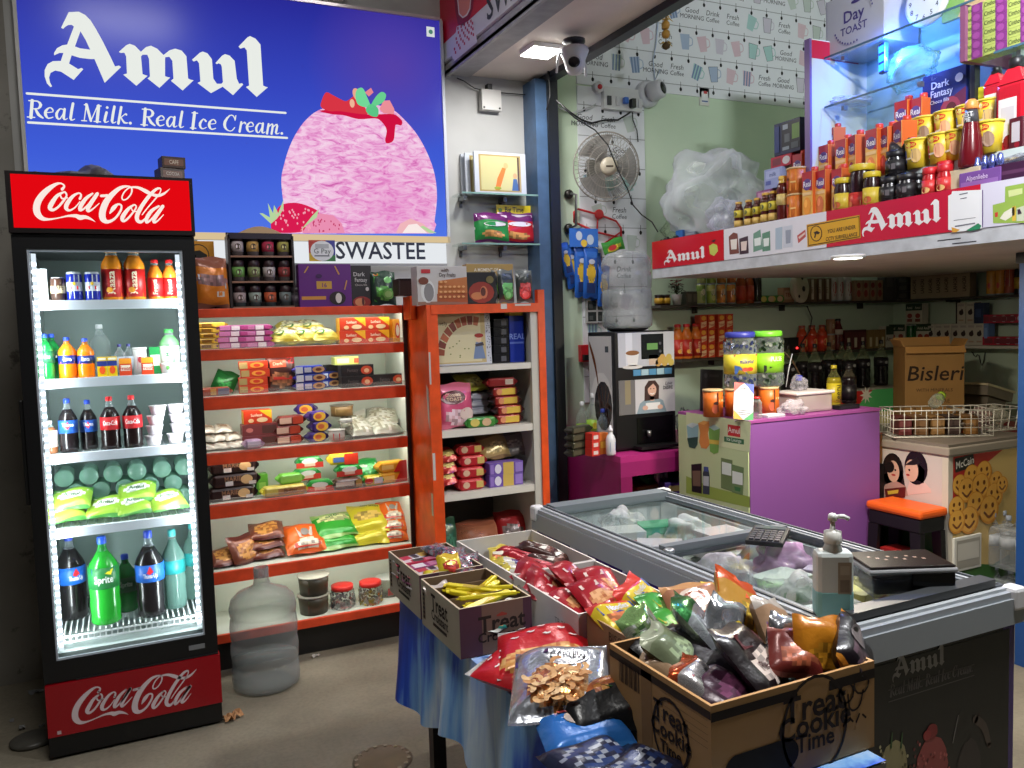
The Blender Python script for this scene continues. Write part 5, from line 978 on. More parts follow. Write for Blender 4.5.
# ================================================================ goods in the narrow cupboard
def W2(px,z,Y=3.5): return CY(px,z+.0012,Y)
def insts(key,mk,p,rot,label,cat,group=None,scale=None):
    o=inst(key,mk,p,rot,label,cat,group,scale)
    return settle(o,p.z) if isinstance(rot,tuple) else o
def cupboard_goods():
    zA,zB,zC,zD=[t[0] for t in ZA]
    # framed print
    p=W2(462.5,zA,3.47); wd,hh=.285,.245
    o=MB().box(-wd/2,-.012,0,wd/2,.012,hh,(196,198,206),'satin',.003).obj('framed_print',None,p,(-.06,0,0)); tag(o,'framed storybook print with an arch of bricks in the cupboard','picture')
    l=MB(); f=lambda k:front(-.0126-k*.0005); l.rect(-wd/2+.006,.008,wd/2-.028,hh-.008,(196,176,130),f(0)); l.rect(-wd/2+.012,.014,wd/2-.05,hh-.014,(214,204,166),f(1))
    for i in range(9): a=PI-.1-i*.2; c=[(150,70,44),(120,50,36),(170,90,54)][i%3]; r0,r1=.13,.165; e=.17; l.poly([(.04+r0*math.cos(a),.03+r0*math.sin(a)*1.15),(.04+r1*math.cos(a),.03+r1*math.sin(a)*1.15),(.04+r1*math.cos(a-e),.03+r1*math.sin(a-e)*1.15),(.04+r0*math.cos(a-e),.03+r0*math.sin(a-e)*1.15)],c,'satin',f(2))
    l.poly([(.05,.025),(.11,.025),(.095,.1),(.065,.1)],(110,130,166),'satin',f(3)); l.disc(.08,.115,.014,.017,(226,190,160),f(4)); l.disc(.082,.13,.022,.01,(150,50,44),f(5)); l.poly([(.06,.09),(.1,.1),(.105,.085),(.065,.08)],(60,50,60),'satin',f(5))
    rr=random.Random(3)
    for i in range(10): l.disc(rr.uniform(-.09,.03),rr.uniform(.03,.12),.004,.003,(120,130,80),f(3),n=6)
    for i in range(40): z=rr.uniform(.005,hh-.005); l.disc(wd/2-.014+rr.uniform(-.008,.008),z,.003,.003,(130,132,140),f(1),n=6)
    l.text('Lovely',-.1,.18,.018,(60,50,40),f(3)); l.obj('print',o)
    bl=carton(.085,.05,.04,(24,24,28),[('r',.45,.2,.75,.8,(90,90,96)),('r',.0,.0,1,.06,(10,10,12))],m='gloss')
    for k in range(5): insts('blackpk',bl,W2(500,zA+k*.041,3.5),0,f"{['bottom','second','third','fourth','top'][k]} black pack in the stack beside the blue box",'pack')
    insts('bluebox',carton(.075,.06,.215,(30,50,150),[('r',.0,.4,1,.44,(90,110,190)),('t','REAL',.5,.5,.12,(120,140,210))],m='gloss'),W2(515,zA,3.5),0,'tall blue carton with a yellow lid in the cupboard','carton'); MB().box(-.036,-.028,.2155,.036,.028,.24,(206,180,70),'satin',.003).obj('lid',_P['bluebox'])
    # second level
    insts('pinkbag',pouch(.18,.2,.07,(216,90,130),(226,120,150),(240,196,206),[('d',.4,.68,.32,.16,(90,40,44)),('t','Chocolate',.4,.7,.08,(236,200,170),.75),('t','TOAST',.42,.6,.08,(236,200,170)),('d',.75,.3,.2,.14,(240,214,206))],pic_y=.25,pr=(.36,.16)),W2(456,zB,3.45),(-.1,0,.1),'pink rusk toast bag at the left of the cupboard','bag')
    wr=biscuit(.11,.032,.05,(190,190,206),[('r',.0,.3,.6,.7,(214,214,226))])
    for k in range(3): insts('whiteroll',wr,W2(478,zB+.045+k*.033,3.58),.1,f"{['lowest','middle','topmost'][k]} white biscuit roll behind the pink toast bag",'pack')
    insts('greenb',biscuit(.16,.045,.05,(70,140,60),[('d',.3,.5,.14,.4,(226,206,110)),('d',.65,.5,.14,.4,(226,190,150))],(60,130,60)),W2(480,zB,3.44),-.05,'green biscuit pack in front of the white rolls','pack')
    yr=biscuit(.15,.042,.05,(150,40,36),[('r',.35,.15,.85,.85,(226,190,80)),('d',.28,.5,.1,.35,(226,150,110))],(60,30,30))
    for px,k in ((507,0),(508,1),(505,2),(503,3)): insts('yellred',yr,W2(px,zB+k*.0425,3.48+.02*(k//2)),.08,f"{['bottom','second','third','top'][k]} yellow and maroon biscuit pack in the cupboard stack",'pack')
    insts('redtop',biscuit(.16,.04,.05,(150,40,44),[('r',.6,.2,.85,.8,(206,190,180))]),W2(500,zB+.173,3.5),0,'red biscuit pack lying on the yellow and maroon stack','pack')
    insts('yelpouch',pouch(.14,.13,.05,(206,206,90),(190,190,70),(226,226,150)),W2(478,zB+.15,3.55),(-1.0,0,.3),'pale yellow pouch on the white biscuit rolls','pouch')
    insts('grnleft',carton(.05,.06,.14,(40,90,50),[('d',.5,.7,.3,.1,(196,60,50))]),W2(444,zB+.0,3.7),0,'dark green box behind the pink toast bag','box')
    # third level
    rd=biscuit(.14,.05,.055,(190,40,50),[('d',.3,.5,.12,.3,(226,190,160)),('r',.65,.2,.9,.8,(220,190,110))],(160,30,40))
    for px,k,dy in ((470,0,0),(470,1,.02),(471,2,.04),(468,3,.06)): insts('redb',rd,W2(px,zC+k*.0505,3.46+dy),.03,f"{['bottom','second','third','top'][k]} red biscuit pack in the cupboard's red stack",'pack')
    for k in range(3): insts('redyel',pouch(.1,.1,.05,(190,40,44),(170,30,40),(226,206,130),seed=31),W2(450,zC+.02+k*.048,3.45+k*.02),(-1.1,0,.1),f"{['lowest','middle','topmost'][k]} red and cream pouch left of the red biscuit stack",'pouch')
    pp=carton(.17,.07,.055,(110,80,170),[('r',.4,.0,.72,1,(206,176,90)),('d',.25,.5,.1,.4,(226,220,236)),('r',.02,.1,.12,.9,(150,120,200)),('r',.76,.1,.98,.9,(150,124,200))],'agarbatti_box')
    for k in range(2): insts('purplebox',pp,W2(503.5,zC+k*.0555,3.47),0,f"{['lower','upper'][k]} purple box with a gold band and elephant mark in the cupboard",'box')
    insts('goldbag',pouch(.16,.13,.06,(196,170,110),(150,120,80),(216,196,140),seed=8),W2(497,zC+.113,3.52),(-.6,0,.1),'gold pouch on the purple boxes','pouch'); insts('whitebag2',pouch(.13,.13,.05,(150,140,130),(120,110,104),(176,170,160),seed=19),W2(514,zC+.113,3.55),(-.5,0,-.2),'grey pouch beside the gold pouch on the purple boxes','pouch')
    # bottom level
    insts('orangebag2',pouch(.22,.2,.12,(190,120,90),(170,100,76),(206,140,110),seed=17,m='milky',pics=[(200,130,100),(180,110,84)]),W2(484,zD,3.5),(-.5,0,.1),'see-through bag of orange rusk on the cupboard floor','bag')
    insts('redfoil',pouch(.16,.18,.07,(196,40,44),(170,30,36),(150,130,126),seed=23),W2(514,zD+.03,3.55),(-.5,0,-.2),'red snack pouch at the right of the cupboard floor','pouch')
    insts('darkgreen2',pouch(.1,.17,.06,(36,80,60),(30,70,50),(60,110,90),seed=24),W2(449,zD+.06,3.46),(-.2,0,.1),'dark green pouch at the left of the cupboard floor','pouch')
    # on top of the cupboard
    z=VT+.0012
    insts('cakebox',carton(.23,.08,.165,(206,200,196),[('r',.0,.0,1,.08,(150,110,90)),('p',[(.38,.08),(1,.05),(1,.72),(.42,.62)],(196,116,60)),('p',[(.38,.08),(1,.05),(1,.3),(.38,.28)],(170,84,40)),('d',.2,.35,.14,.3,(226,224,222)),('d',.22,.32,.1,.24,(140,136,136)),('d',.12,.62,.1,.1,(120,60,40)),('r',.08,.82,.26,.92,(196,40,50)),('t','with',.55,.86,.09,(90,60,50)),('t','Dry Fruits',.6,.73,.1,(70,50,44),.8)]+[('d',.45+.09*(i%6),.2+.13*(i//6),.03,.03,(230,170,110)) for i in range(20)],'cake_box'),CY(440,z,VY+.05),0,'dry fruit cake box on top of the cupboard','box')
    insts('dark2',carton(.155,.05,.14,(26,20,22),[('d',.55,.36,.4,.34,(150,50,36)),('d',.42,.25,.2,.12,(206,130,80)),('d',.62,.36,.12,.2,(206,120,80)),('d',.6,.38,.08,.14,(90,36,26)),('d',.82,.76,.12,.12,(120,106,60))],'biscuit_box'),CY(478,z,VY+.04),0,'dark cookie box with a red glow picture on top of the cupboard','box')
    jl=lambda c,cc,sd:pouch(.08,.15,.035,(60,66,64),(100,104,104),c,[('r',.15,.68,.85,.88,(40,44,44)),('d',.5,.22,.3,.14,cc),('d',.5,.22,.2,.1,tuple(min(255,v+50) for v in cc)),('r',.2,.45,.8,.58,c)],seed=sd)
    insts('jelg',jl((110,190,110),(90,170,90),2),CY(507,z,VY+.05),(-.08,0,.1),'green-printed drink mix pouch on top of the cupboard','pouch'); insts('jelr',jl((206,70,70),(206,60,60),3),CY(525,z,VY+.05),(-.08,0,-.1),'red-printed drink mix pouch on top of the cupboard','pouch'); insts('jelg2',jl((130,206,80),(120,206,80),4),CY(497,z,VY+.08),(-.1,0,1.0),'light green drink mix pouch turned edge-on on the cupboard','pouch')
    insts('moment',carton(.24,.05,.19,(170,140,80),[('t','A MOMENT OF',.42,.82,.08,(230,224,210),.85),('t','Bakery',.36,.72,.07,(226,216,200)),('p',[(.55,.1),(1,.1),(1,.7),(.7,.5)],(190,160,100))],'cake_box'),CY(489,z,VY+.22),0,'gold cake box at the back of the cupboard top','box')
    # wall shelves
    z1,z2=PY(462,191.5,3.86).z+.0012,PY(462,242.5,3.86).z+.0012
    for k in range(3):
        px=(496,499,501)[2-k]; y=3.985-.03*(2-k) if k else 3.92; wd,hh=.29,.21
        o=MB().box(-wd/2,-.007,0,wd/2,.007,hh,(186,192,204),'satin',.002).obj('framed_print',None,CY((488,492,501)[k],z1,(3.985,3.955,3.905)[k]),(-.03,0,0)); tag(o,['rearmost framed print on the upper glass shelf','middle framed print on the upper glass shelf','front framed print of a dancing figure on the upper glass shelf'][k],'picture','framed prints on the glass shelf')
        l=MB(); f=lambda q:front(-.0075-q*.0005); l.rect(-wd/2+.025,.012,wd/2-.03,hh-.012,(170,150,100),f(0),'gloss'); l.rect(-wd/2+.035,.02,wd/2-.05,hh-.02,(196,190,140),f(1),'gloss')
        l.poly([(-.035,.02),(-.01,.02),(.02,.1),(.03,.13),(.01,.135),(-.02,.08)],(216,120,60),'gloss',f(2)); l.disc(.03,.145,.013,.015,(226,170,120),f(2)); l.poly([(.06,.02),(.1,.02),(.09,.08),(.07,.08)],(70,100,150),'gloss',f(2)); l.disc(.08,.095,.012,.014,(206,160,120),f(2)); l.rect(wd/2-.05,.02,wd/2-.04,hh-.02,(90,70,60),f(2)); l.disc(-.02,.03,.02,.008,(150,160,60),f(3)); l.obj('print',o)
    sn=lambda a,c,sd:pouch(.19,.15,.055,a,(100,30,100),(206,150,90),[('r',.05,.84,.95,.93,(206,196,210)),('d',.55,.6,.34,.08,(226,220,226)),('p',[(.0,.5),(1,.62),(1,.54),(0,.42)],(230,226,226))],seed=sd,pic_y=.24,pr=(.3,.13),band=.3)
    insts('npg',sn((40,140,70),0,5),CY(492.5,z2,3.89),(-.08,0,0),'purple and green snack pouch on the lower glass shelf','pouch'); insts('npr',sn((200,36,50),0,6),CY(517,z2,3.92),(-.08,0,0),'red and purple snack pouch on the lower glass shelf','pouch',None,1.06)
    o=insts('header',carton(.2,.006,.055,(216,190,40),[('t','Big Time',.5,.35,.5,(40,40,30),.8),('d',.1,.5,.05,.2,(90,120,50))],'header_card'),CY(514,z2+.15,3.955),0,'yellow header card above the red snack pouch','card')
    b=MB(); b.box(-.08,-.001,-.148,-.07,.002,.0,(200,180,60),'satin'); b.box(.07,-.001,-.148,.08,.002,.0,(200,180,60),'satin'); b.obj('backing_strip',o)
cupboard_goods()
# ================================================================ the loft counter and its goods
LX=2.65; LZ=1.862; FQ=-PI/2
def loft():
    o=empty('loft_counter',(0,0,0)); tag(o,'white loft counter along the shop with printed strips on its edge','counter')
    b=MB(); b.box(LX,.1,1.672,4.769,3.77,1.72,(216,206,190),'paint'); b.box(LX,.1,1.72,4.769,3.77,LZ,(206,204,200),'paint'); b.obj('deck',o)
    b=MB(); b.box(LX-.006,.1,1.671,LX,3.77,1.722,(196,198,202),'worn')
    for px,py in ((945,240),(960,243)): p=PX(px,py,LX-.007); b.box(LX-.0066,p.y-.06,p.z-.002,LX-.006,p.y+.03,p.z+.002,(50,50,52),'satin')
    b.obj('edge_board',o)
    f=lambda k:(lambda px,py:tuple(PX(px,py,LX-.009-.0006*k)))
    b=MB(); 
    def strip(xa,xb,c,n): ya,yb=PX(xa,230,LX).y,PX(xb,210,LX).y; b.box(LX-.009,yb,1.722,LX-.001,ya,LZ+.006,c,'gloss')
    strip(653,725,(196,30,40),0); strip(725,828,(222,220,226),0); strip(828,982,(196,30,50),0); strip(982,1060,(214,210,226),0); st=b.obj('printed_strip',o)
    b=MB()
    def pxtext(t,x,y,h,c,sl,k=1,sx=1): b.text(t,0,0,h,c,lambda a,q:f(k)(x+a,y-q+a*sl),'satin',bold=.02,sx=sx)
    # white blackletter on the two red lengths
    def am(x0,y0,w,sl,rise): amul(b,0,0,w,(232,228,228),lambda a,q:f(1)(x0+a,y0-q*rise+a*sl),'satin')
    am(664,265.5,41,-.145,1.02); am(862,237,79,-.157,1.0)
    b.poly([(709,246),(713,243.5),(717,245),(718,251),(714,256),(710,254)],(190,196,90),'satin',f(1)); b.poly([(711,241),(716,239),(714,242.5)],(50,40,40),'satin',f(1))
    # product pictures on the white length
    P=lambda s,c,k=1:b.poly([(650+x/4.8,120+y/4.8) for x,y in _q(s)],c,'satin',f(k))
    P('378 560 400 540 420 545 428 640 382 646',(120,70,60)); P('386 575 418 570 416 620 390 622',(230,222,214),2); P('428 570 470 556 474 640 430 646',(70,50,60)); P('436 585 466 580 462 625 438 628',(226,206,196),2)
    P('496 545 530 525 540 620 496 634',(110,150,130)); P('500 570 532 562 532 600 502 606',(226,232,228),2); P('538 545 576 532 578 626 540 632',(96,140,116)); P('544 570 572 565 570 604 546 608',(226,232,228),2)
    P('602 520 636 512 634 620 602 622',(170,186,200)); P('640 512 684 504 684 608 640 614',(200,204,214)); P('650 530 676 526 674 590 652 594',(150,156,170),2); P('706 555 746 525 748 560 712 592',(190,90,84)); P('712 562 744 538 744 548 716 572',(226,200,190),2)
    # right-hand picture of cheese packs
    Q=lambda s,c,k=1:b.poly([(900+x/7.677,160+y/7.677) for x,y in _q(s)],c,'satin',f(k))
    Q('712 345 805 322 808 205 1100 150 1100 480 715 485',(150,180,80)); Q('765 450 800 400 890 350 880 420 810 465',(230,226,206),2); Q('860 360 890 352 890 465 862 470',(216,180,70),2); Q('895 370 1100 300 1100 460 895 470',(200,206,180),2); Q('830 235 940 215 940 260 835 285',(206,216,150),2); Q('900 380 920 376 935 410 905 420',(60,40,60),3); Q('728 405 752 400 750 435 730 440',(206,60,50),2)
    b.obj('print',st)
    # standing payment card, its code left blank
    b=MB(); c=lambda s,col,k:b.poly([(900+x/7.677,160+y/7.677) for x,y in _q(s)],col,'satin',f(k))
    c('370 275 395 262 400 240 632 228 632 525 420 555 395 540 370 535',(232,232,234),3); c('395 515 460 535 430 555 400 555',(216,160,60),4); c('510 540 600 485 625 505 610 530 540 545',(40,130,90),4); c('630 230 637 230 637 515 630 518',(90,60,120),4)
    for s in ('412 462 580 440 580 444 412 466','420 505 575 480 577 490 422 515','462 295 512 286 513 292 463 301','455 262 520 248 520 256 455 270'): c(s,(110,110,120),4)
    b.obj('payment_card',st)
    b=MB(); d=lambda s,col,k:b.poly([(800+x/4.571,100+y/4.571) for x,y in _q(s)],col,'satin',f(k))
    d('30 570 272 525 278 630 34 672',(206,150,30),2); d('34 575 270 531 274 626 38 667',(60,40,16),3); d('37 579 268 535 271 623 40 663',(214,160,36),4)
    b.stroke([(800+74/4.571+5.6*math.cos(t*PI/8),100+610/4.571-7.6*math.sin(t*PI/8),.8) for t in range(17)],(50,34,20),f(5),'satin',1); d('62 605 78 598 92 606 84 614 74 612 70 630 64 630 68 614',(40,28,20),5)
    pxtext('YOU ARE UNDER',841.5,231,3.9,(60,40,20),-.17,5,.66); pxtext('CCTV SURVEILLANCE',841.5,238.5,3.9,(60,40,20),-.17,5,.6); b.obj('camera_notice',st)
loft()
def cabinet():
    o=empty('glass_display_cabinet',(0,0,0)); tag(o,'open glass-shelved display cabinet standing at the back of the loft counter','cabinet')
    b=MB(); yl=2.70; x0=2.715
    b.box(x0,yl,LZ,x0+.012,yl+.03,2.615,(110,84,140),'satin'); b.box(x0+.012,yl,LZ,3.05,yl+.02,2.615,(200,206,200),'satin'); b.rect(x0+.012,2.535,3.0,2.61,(190,30,60),front(yl-.0006),'satin'); b.obj('end_panel',o)
    b=MB(); b.box(3.05,1.25,LZ,3.07,2.72,2.62,(176,200,186),'satin'); b.obj('back_panel',o)
    for z,a,c in ((2.54,1.3,2.69),(2.335,2.2,2.69),(2.335,1.3,1.93)):
        b=MB(); b.box(2.79,a,z-.008,3.05,c,z,(150,190,190),'glass'); b.box(2.787,a,z-.008,2.79,c,z,(60,90,110),'satin'); s=b.obj('glass_shelf',o)
        for y in (a+.06,c-.06): MB().box(2.83,y-.008,z-.026,2.85,y+.008,z-.008,(150,150,150),'metal').obj('bracket',s)
    b=MB(); q=CX(962.5,2.44,2.79); b.box(2.79,q.y-.01,2.336,3.05,q.y+.01,2.532,(120,70,100),'satin'); b.obj('divider',o)
    for z,a,c in ((1.985,2.75,2.83),(2.085,2.83,2.91),(2.13,2.91,3.045)):
        b=MB(); b.box(a,1.3,LZ+.001,c,2.69,z,(196,206,204),'satin'); b.obj('display_step',o)
cabinet()
Z1,Z2,Z3,Z4=LZ+.001,1.986,2.086,2.131
def D(key,mk,px,X,z,label,cat,rot=0,scale=None,group=None): return inst(key,mk,CX(px,z,X),FQ+rot if not isinstance(rot,tuple) else rot,label,cat,group,scale)
def juice(w,h,fr):
    return carton(w,.062,h,(232,176,84),[('p',[(.0,1),(1,1),(1,.56),(.0,.66)],(176,26,36)),('d',.5,.72,.42,.13,(90,60,130)),('t','Real',.5,.67,.13,(236,230,236),.8),('r',.05,.48,.95,.55,(236,196,140)),('d',.5,.24,.36,.2,fr),('d',.4,.3,.16,.09,tuple(min(255,c+30) for c in fr)),('r',.0,.0,1,.05,(190,110,50))],'juice_carton',side=(206,96,40),sidei=[('r',.1,.35,.9,.6,(206,206,80)),('r',.1,.65,.5,.9,(216,120,60)),('r',.2,.1,.8,.3,(150,150,60))])
def addcap(key,dx=0,dy=0,h=0): 
    MB().lathe([(.014,0),(.015,.004),(.015,.018),(.012,.02)],(206,60,40),'satin',12).obj('cap',_P[key],(dx,dy,h))
def loft_goods():
    hb=bottle(.128,.022,(70,24,16),(206,186,60),(.42,.68),(206,160,60),fill=.82,neck=.62,sh=.7,clr=(90,40,20),topm='gloss',items=[('d',.5,.5,.3,.3,(80,90,50))],capm='satin')
    def lab2(k): l=MB(); l.lathe([(.0223,.012),(.0223,.04)],(206,170,90),'satin',16); l.obj('lower_label',_P[k])
    hs=[739,749,757.5]
    for i,px in enumerate(hs):
        D('honey',hb,px,2.69,Z1,['leftmost of the small honey bottles on the loft, beside the plastic bag','second small honey bottle from the plastic bag on the loft','third small honey bottle from the plastic bag on the loft'][i],'bottle')
        if i==0: lab2('honey')
    for i,px in enumerate((766,774)): D('honey',hb,px,2.69,Z1,['left','right'][i]+' one of the two taller honey bottles before the purple cartons','bottle',0,1.12)
    D('honeytall',bottle(.2,.027,(84,24,18),(206,180,110),(.36,.6),(216,176,70),fill=.84,neck=.6,sh=.72,clr=(206,170,70),topm='gloss',items=[('r',.1,.2,.9,.8,(226,206,150))]),783,2.69,Z1,'tall dark honey bottle with a gold cap left of the orange tubs','bottle')
    D('honeytall',None,791,2.76,Z1,'tall honey bottle half hidden behind the orange tubs','bottle')
    D('violet',carton(.1,.06,.17,(140,80,130),[('r',.1,.1,.45,.95,(190,140,170)),('r',.5,.1,.9,.95,(206,160,190)),('d',.3,.5,.12,.2,(110,60,130)),('d',.7,.5,.12,.2,(110,60,130))]),769,2.78,Z1,'violet health drink carton behind the taller honey bottles','carton')
    D('palebl',carton(.11,.05,.09,(150,160,206),[('r',.1,.5,.9,.9,(170,180,220)),('t','milk',.5,.6,.2,(80,90,150)),('r',.1,.2,.4,.4,(90,100,170))]),777,2.78,Z1+.171,'pale blue carton lying on the violet carton','carton')
    D('redlow',carton(.13,.06,.05,(176,40,60),[('d',.75,.5,.18,.36,(206,200,200)),('r',.1,.2,.5,.8,(120,50,60))]),786,2.80,Z1+.262,'flat red carton under the dark blue noodle box','carton')
    D('darkbox',carton(.16,.06,.145,(26,34,70),[('r',.3,.1,1,.95,(20,22,30)),('r',.7,.4,.98,.85,(110,150,60)),('r',.35,.75,.55,.9,(150,160,170)),('r',.42,.35,.62,.6,(90,96,100)),('r',.34,.12,.6,.22,(130,140,150)),('r',.68,.12,.95,.3,(70,80,84)),('r',.03,.1,.22,.9,(40,56,110))]),792,2.80,Z1+.313,'dark blue noodle box at the top left of the loft stack','box')
    ot=tub(.112,.044,.044,(206,110,40),(206,170,120),'drink_tub',items=[('d',.2,.4,.18,.24,(190,70,60)),('r',.5,.1,.95,.9,(216,130,50)),('d',.36,.55,.08,.06,(60,40,40)),('r',.55,.4,.9,.46,(236,190,120))])
    for k in range(2): D('orangetub',ot,797.5,2.71,Z1+k*.1125,['lower','upper'][k]+' orange malt drink tub left of the juice cartons','tub')
    for i,(px,X,z,sc,fr,lb) in enumerate(((813,2.70,Z1,1,(236,160,50),'front orange juice carton at the left of the loft stack'),(826,2.715,Z1,.98,(226,150,60),'juice carton right of the front orange one, bottom row'),(842,2.73,Z1,.95,(206,120,110),'juice carton behind the small yellow-lidded jar'),
        (802,2.79,Z2,.92,(200,80,60),'left end juice carton on the second step'),(815,2.79,Z2,.96,(150,60,90),'second juice carton on the second step'),(829,2.79,Z2,.96,(206,140,60),'third juice carton on the second step'),(846,2.79,Z2,.98,(180,50,60),'fourth juice carton on the second step'),(859,2.79,Z2,1,(190,70,50),'fifth juice carton on the second step, turned away'),(877,2.79,Z2,1.02,(130,50,90),'sixth juice carton on the second step, above the yellow-lidded jar'),(891,2.80,Z2,1,(226,130,50),'seventh juice carton on the second step, side on'),(905,2.79,Z2,1.03,(236,160,60),'eighth juice carton on the second step, beside the noodle cups'),
        (814,2.87,Z3,.9,(200,90,60),'left end juice carton on the third step'),(827,2.87,Z3,.88,(226,150,60),'second juice carton on the third step, orange caps up'),(837,2.87,Z3,.88,(216,140,50),'third juice carton on the third step, orange caps up'),(906,2.86,Z3,1.0,(226,110,80),'tall juice carton on the third step above the noodle cups'),(921,2.87,Z3,.98,(226,120,60),'juice carton behind the noodle cups near the blue biscuit box'),(836,2.95,Z4,.95,(190,110,70),'topmost juice carton under the lower glass shelf'))):
        key='juice%d'%(i%5); D(key,juice(.058,.188,[(236,150,50),(206,110,60),(150,50,90),(226,130,70),(190,60,60)][i%5]),px,X,z,lb,'carton',(-.35 if 'side' in lb or 'turned' in lb or 'caps' in lb else R.uniform(-.06,.06)),sc)
        if _P[key].get('hascap') is None: addcap(key,.012,.0,.188); _P[key]['hascap']=1
    sm=carton(.045,.04,.1,(206,100,60),[('r',.1,.6,.9,.9,(206,60,50)),('d',.5,.3,.3,.2,(236,206,150)),('r',.0,.95,1,1,(216,190,60))],'juice_carton')
    for i,px in enumerate((881,892)): D('smallj',sm,px,2.88,Z3,['left','right'][i]+' one of the two small drink packs on the third step','carton',.1)
    D('jamjar',jar(.175,.052,(40,16,20),(206,176,40),'jam_jar',lab=(196,60,50),band=(.0,.42),items=[('d',.5,.75,.34,.16,(206,50,50)),('r',.1,.2,.9,.5,(226,190,120)),('d',.3,.3,.2,.2,(206,110,60))],lidh=.14),862,2.715,Z1,'large jam jar with a yellow lid at the front of the loft','jar')
    jl=jar(.13,.034,(44,22,24),(206,180,40),'jam_jar',lab=(206,180,60),band=(.02,.62),items=[('r',.1,.45,.9,.85,(236,200,80)),('d',.5,.3,.3,.2,(190,90,50))],lidh=.16)
    D('jamsmall',jl,843,2.675,Z1,'small yellow-lidded jar left of the large jam jar','jar'); D('jamsmall',jl,872,2.675,Z1,'small yellow-lidded jar right of the large jam jar','jar',.2)
    cj=jar(.1,.038,(26,24,28),(24,22,26),'coffee_jar',lab=(34,32,36),band=(.25,.8),items=[('r',.1,.3,.55,.6,(150,140,144)),('r',.65,.2,.9,.7,(96,90,94))],lidh=.22)
    for px,X,z,lb in ((890,2.70,Z1,'front left'),(907,2.70,Z1,'front right'),(896,2.735,Z1+.101,'upper'),(917,2.745,Z1,'rear right'),(892,2.765,Z1,'rear left')): D('coffee',cj,px,X,z,f'{lb} black coffee jar before the noodle cups','jar')
    D('blackpouch',pouch(.09,.13,.05,(34,34,38),(40,40,44),(60,60,66)),900,2.775,Z2-.0,'black pouch behind the coffee jars','pouch')
    nc=lambda a,bb:tub(.108,.036,.046,(216,186,50),(216,190,60),'noodle_cup',items=[('d',.5,.78,.32,.1,(206,50,40)),('t','MAGGI',.5,.74,.08,(240,220,90)),('r',.12,.2,.62,.62,a),('d',.75,.4,.25,.24,bb),('r',.2,.3,.55,.36,(230,220,200))])
    A,B,Cc=nc((50,70,130),(206,170,110)),nc((196,50,60),(216,160,120)),nc((206,190,150),(150,120,100))
    for k,mk,px,X,z,lb in (('A',A,918,2.76,1.986,'lower left, blue-printed'),('C',Cc,926,2.86,2.086,'left on the third step'),('B',B,941,2.76,1.986,'red-printed, right of the blue-printed'),('B',B,957,2.775,1.986,'behind the ketchup bottle, left'),('C',Cc,990,2.76,1.986,'right of the ketchup bottle'),('B',B,947,2.86,2.086,'second on the third step'),('A',A,969,2.86,2.086,'third on the third step'),('A',A,990,2.86,2.086,'right end of the third step, blue-printed')):
        D('cup'+k,mk,px,X,z,f'yellow noodle cup {lb} cup of the loft heap','cup')
    dj=jar(.105,.04,(34,18,26),(206,190,50),'spread_jar',lidh=.2,lab=(60,40,60),band=(.1,.4))
    for i,px in enumerate((940,961)): D('spread',dj,px,2.93,Z4,['left','right'][i]+' one of the two dark spread jars under the blue biscuit box','jar')
    D('yellowb',carton(.06,.05,.13,(206,196,50),[('r',.1,.2,.9,.5,(216,206,80))]),980,2.93,Z4,'plain yellow box right of the dark spread jars','box')
    D('bluedf',carton(.185,.03,.27,(30,40,110),[('p',[(.5,.1),(1,.1),(1,.7),(.75,.62),(.55,.4)],(90,30,60)),('d',.66,.42,.24,.2,(140,50,70)),('d',.6,.36,.18,.1,(226,160,120)),('d',.68,.44,.12,.1,(80,24,24)),('t','Dark',.42,.78,.1,(190,196,226)),('t','Fantasy',.46,.66,.1,(190,196,226),.85),('t','Choco fills',.42,.57,.05,(180,186,216)),('d',.86,.84,.09,.06,(226,224,226))],'biscuit_box'),946,2.90,2.086,'dark blue biscuit box with a red cookie picture above the noodle cups','box'); D('blackedge',carton(.02,.03,.26,(16,14,18),[('r',.1,.1,.4,.9,(40,36,40))],'biscuit_box'),974.5,2.90,2.086,'narrow black box right of the dark blue biscuit box','box')
    def redbottle():
        b=MB(); b.box(-.034,-.026,0,.034,.026,.155,(176,24,40),'gloss',.008); b.add([(-.032,-.024,.155),(.032,-.024,.155),(.032,.024,.155),(-.032,.024,.155),(-.014,-.014,.19),(.014,-.014,.19),(.014,.014,.19),(-.014,.014,.19)],[(0,1,5,4),(1,2,6,5),(2,3,7,6),(3,0,4,7),(4,5,6,7)],(190,30,46),'gloss'); o=b.obj('syrup_bottle')
        l=MB(); l.rect(-.026,.02,.018,.12,(206,200,204),front(-.0268),'satin'); l.disc(-.0,.02,.014,.016,(120,20,36),front(-.0272)); l.rect(-.02,.03,.012,.1,(190,184,190),front(-.0271)); l.obj('label',o)
        MB().lathe([(.017,.19),(.017,.212),(.014,.214)],(26,24,28),'satin',14).obj('cap',o); return o
    D('redbottle',redbottle,996,2.86,2.086,'left red square syrup bottle with a black cap','bottle'); D('redbottle',redbottle,1016,2.83-.02,1.986+.0,'tall right red square syrup bottle with a black cap','bottle',0,1.45)
    def ketchup2():
        b=MB(); pr=[(.036,0),(.04,.01),(.038,.06),(.03,.12),(.022,.165),(.019,.19),(.019,.2)]; b.lathe(pr,(100,16,26),'gloss',20); o=b.obj('ketchup_bottle')
        l=MB(); l.lathe([(.0245,.15),(.0195,.196)],(60,60,66),'satin',20); l.text('BEST',0,.172,.016,(226,226,226),wrap(.0235,0,.0012),'satin',bold=.02,sx=.8); l.text('PIE',0,.155,.014,(226,226,226),wrap(.0242,0,.0012),'satin',bold=.02); l.obj('label',o)
        MB().lathe([(.02,.198),(.022,.202),(.021,.222),(.012,.232)],(216,140,70),'satin',16).obj('cap',o); return o
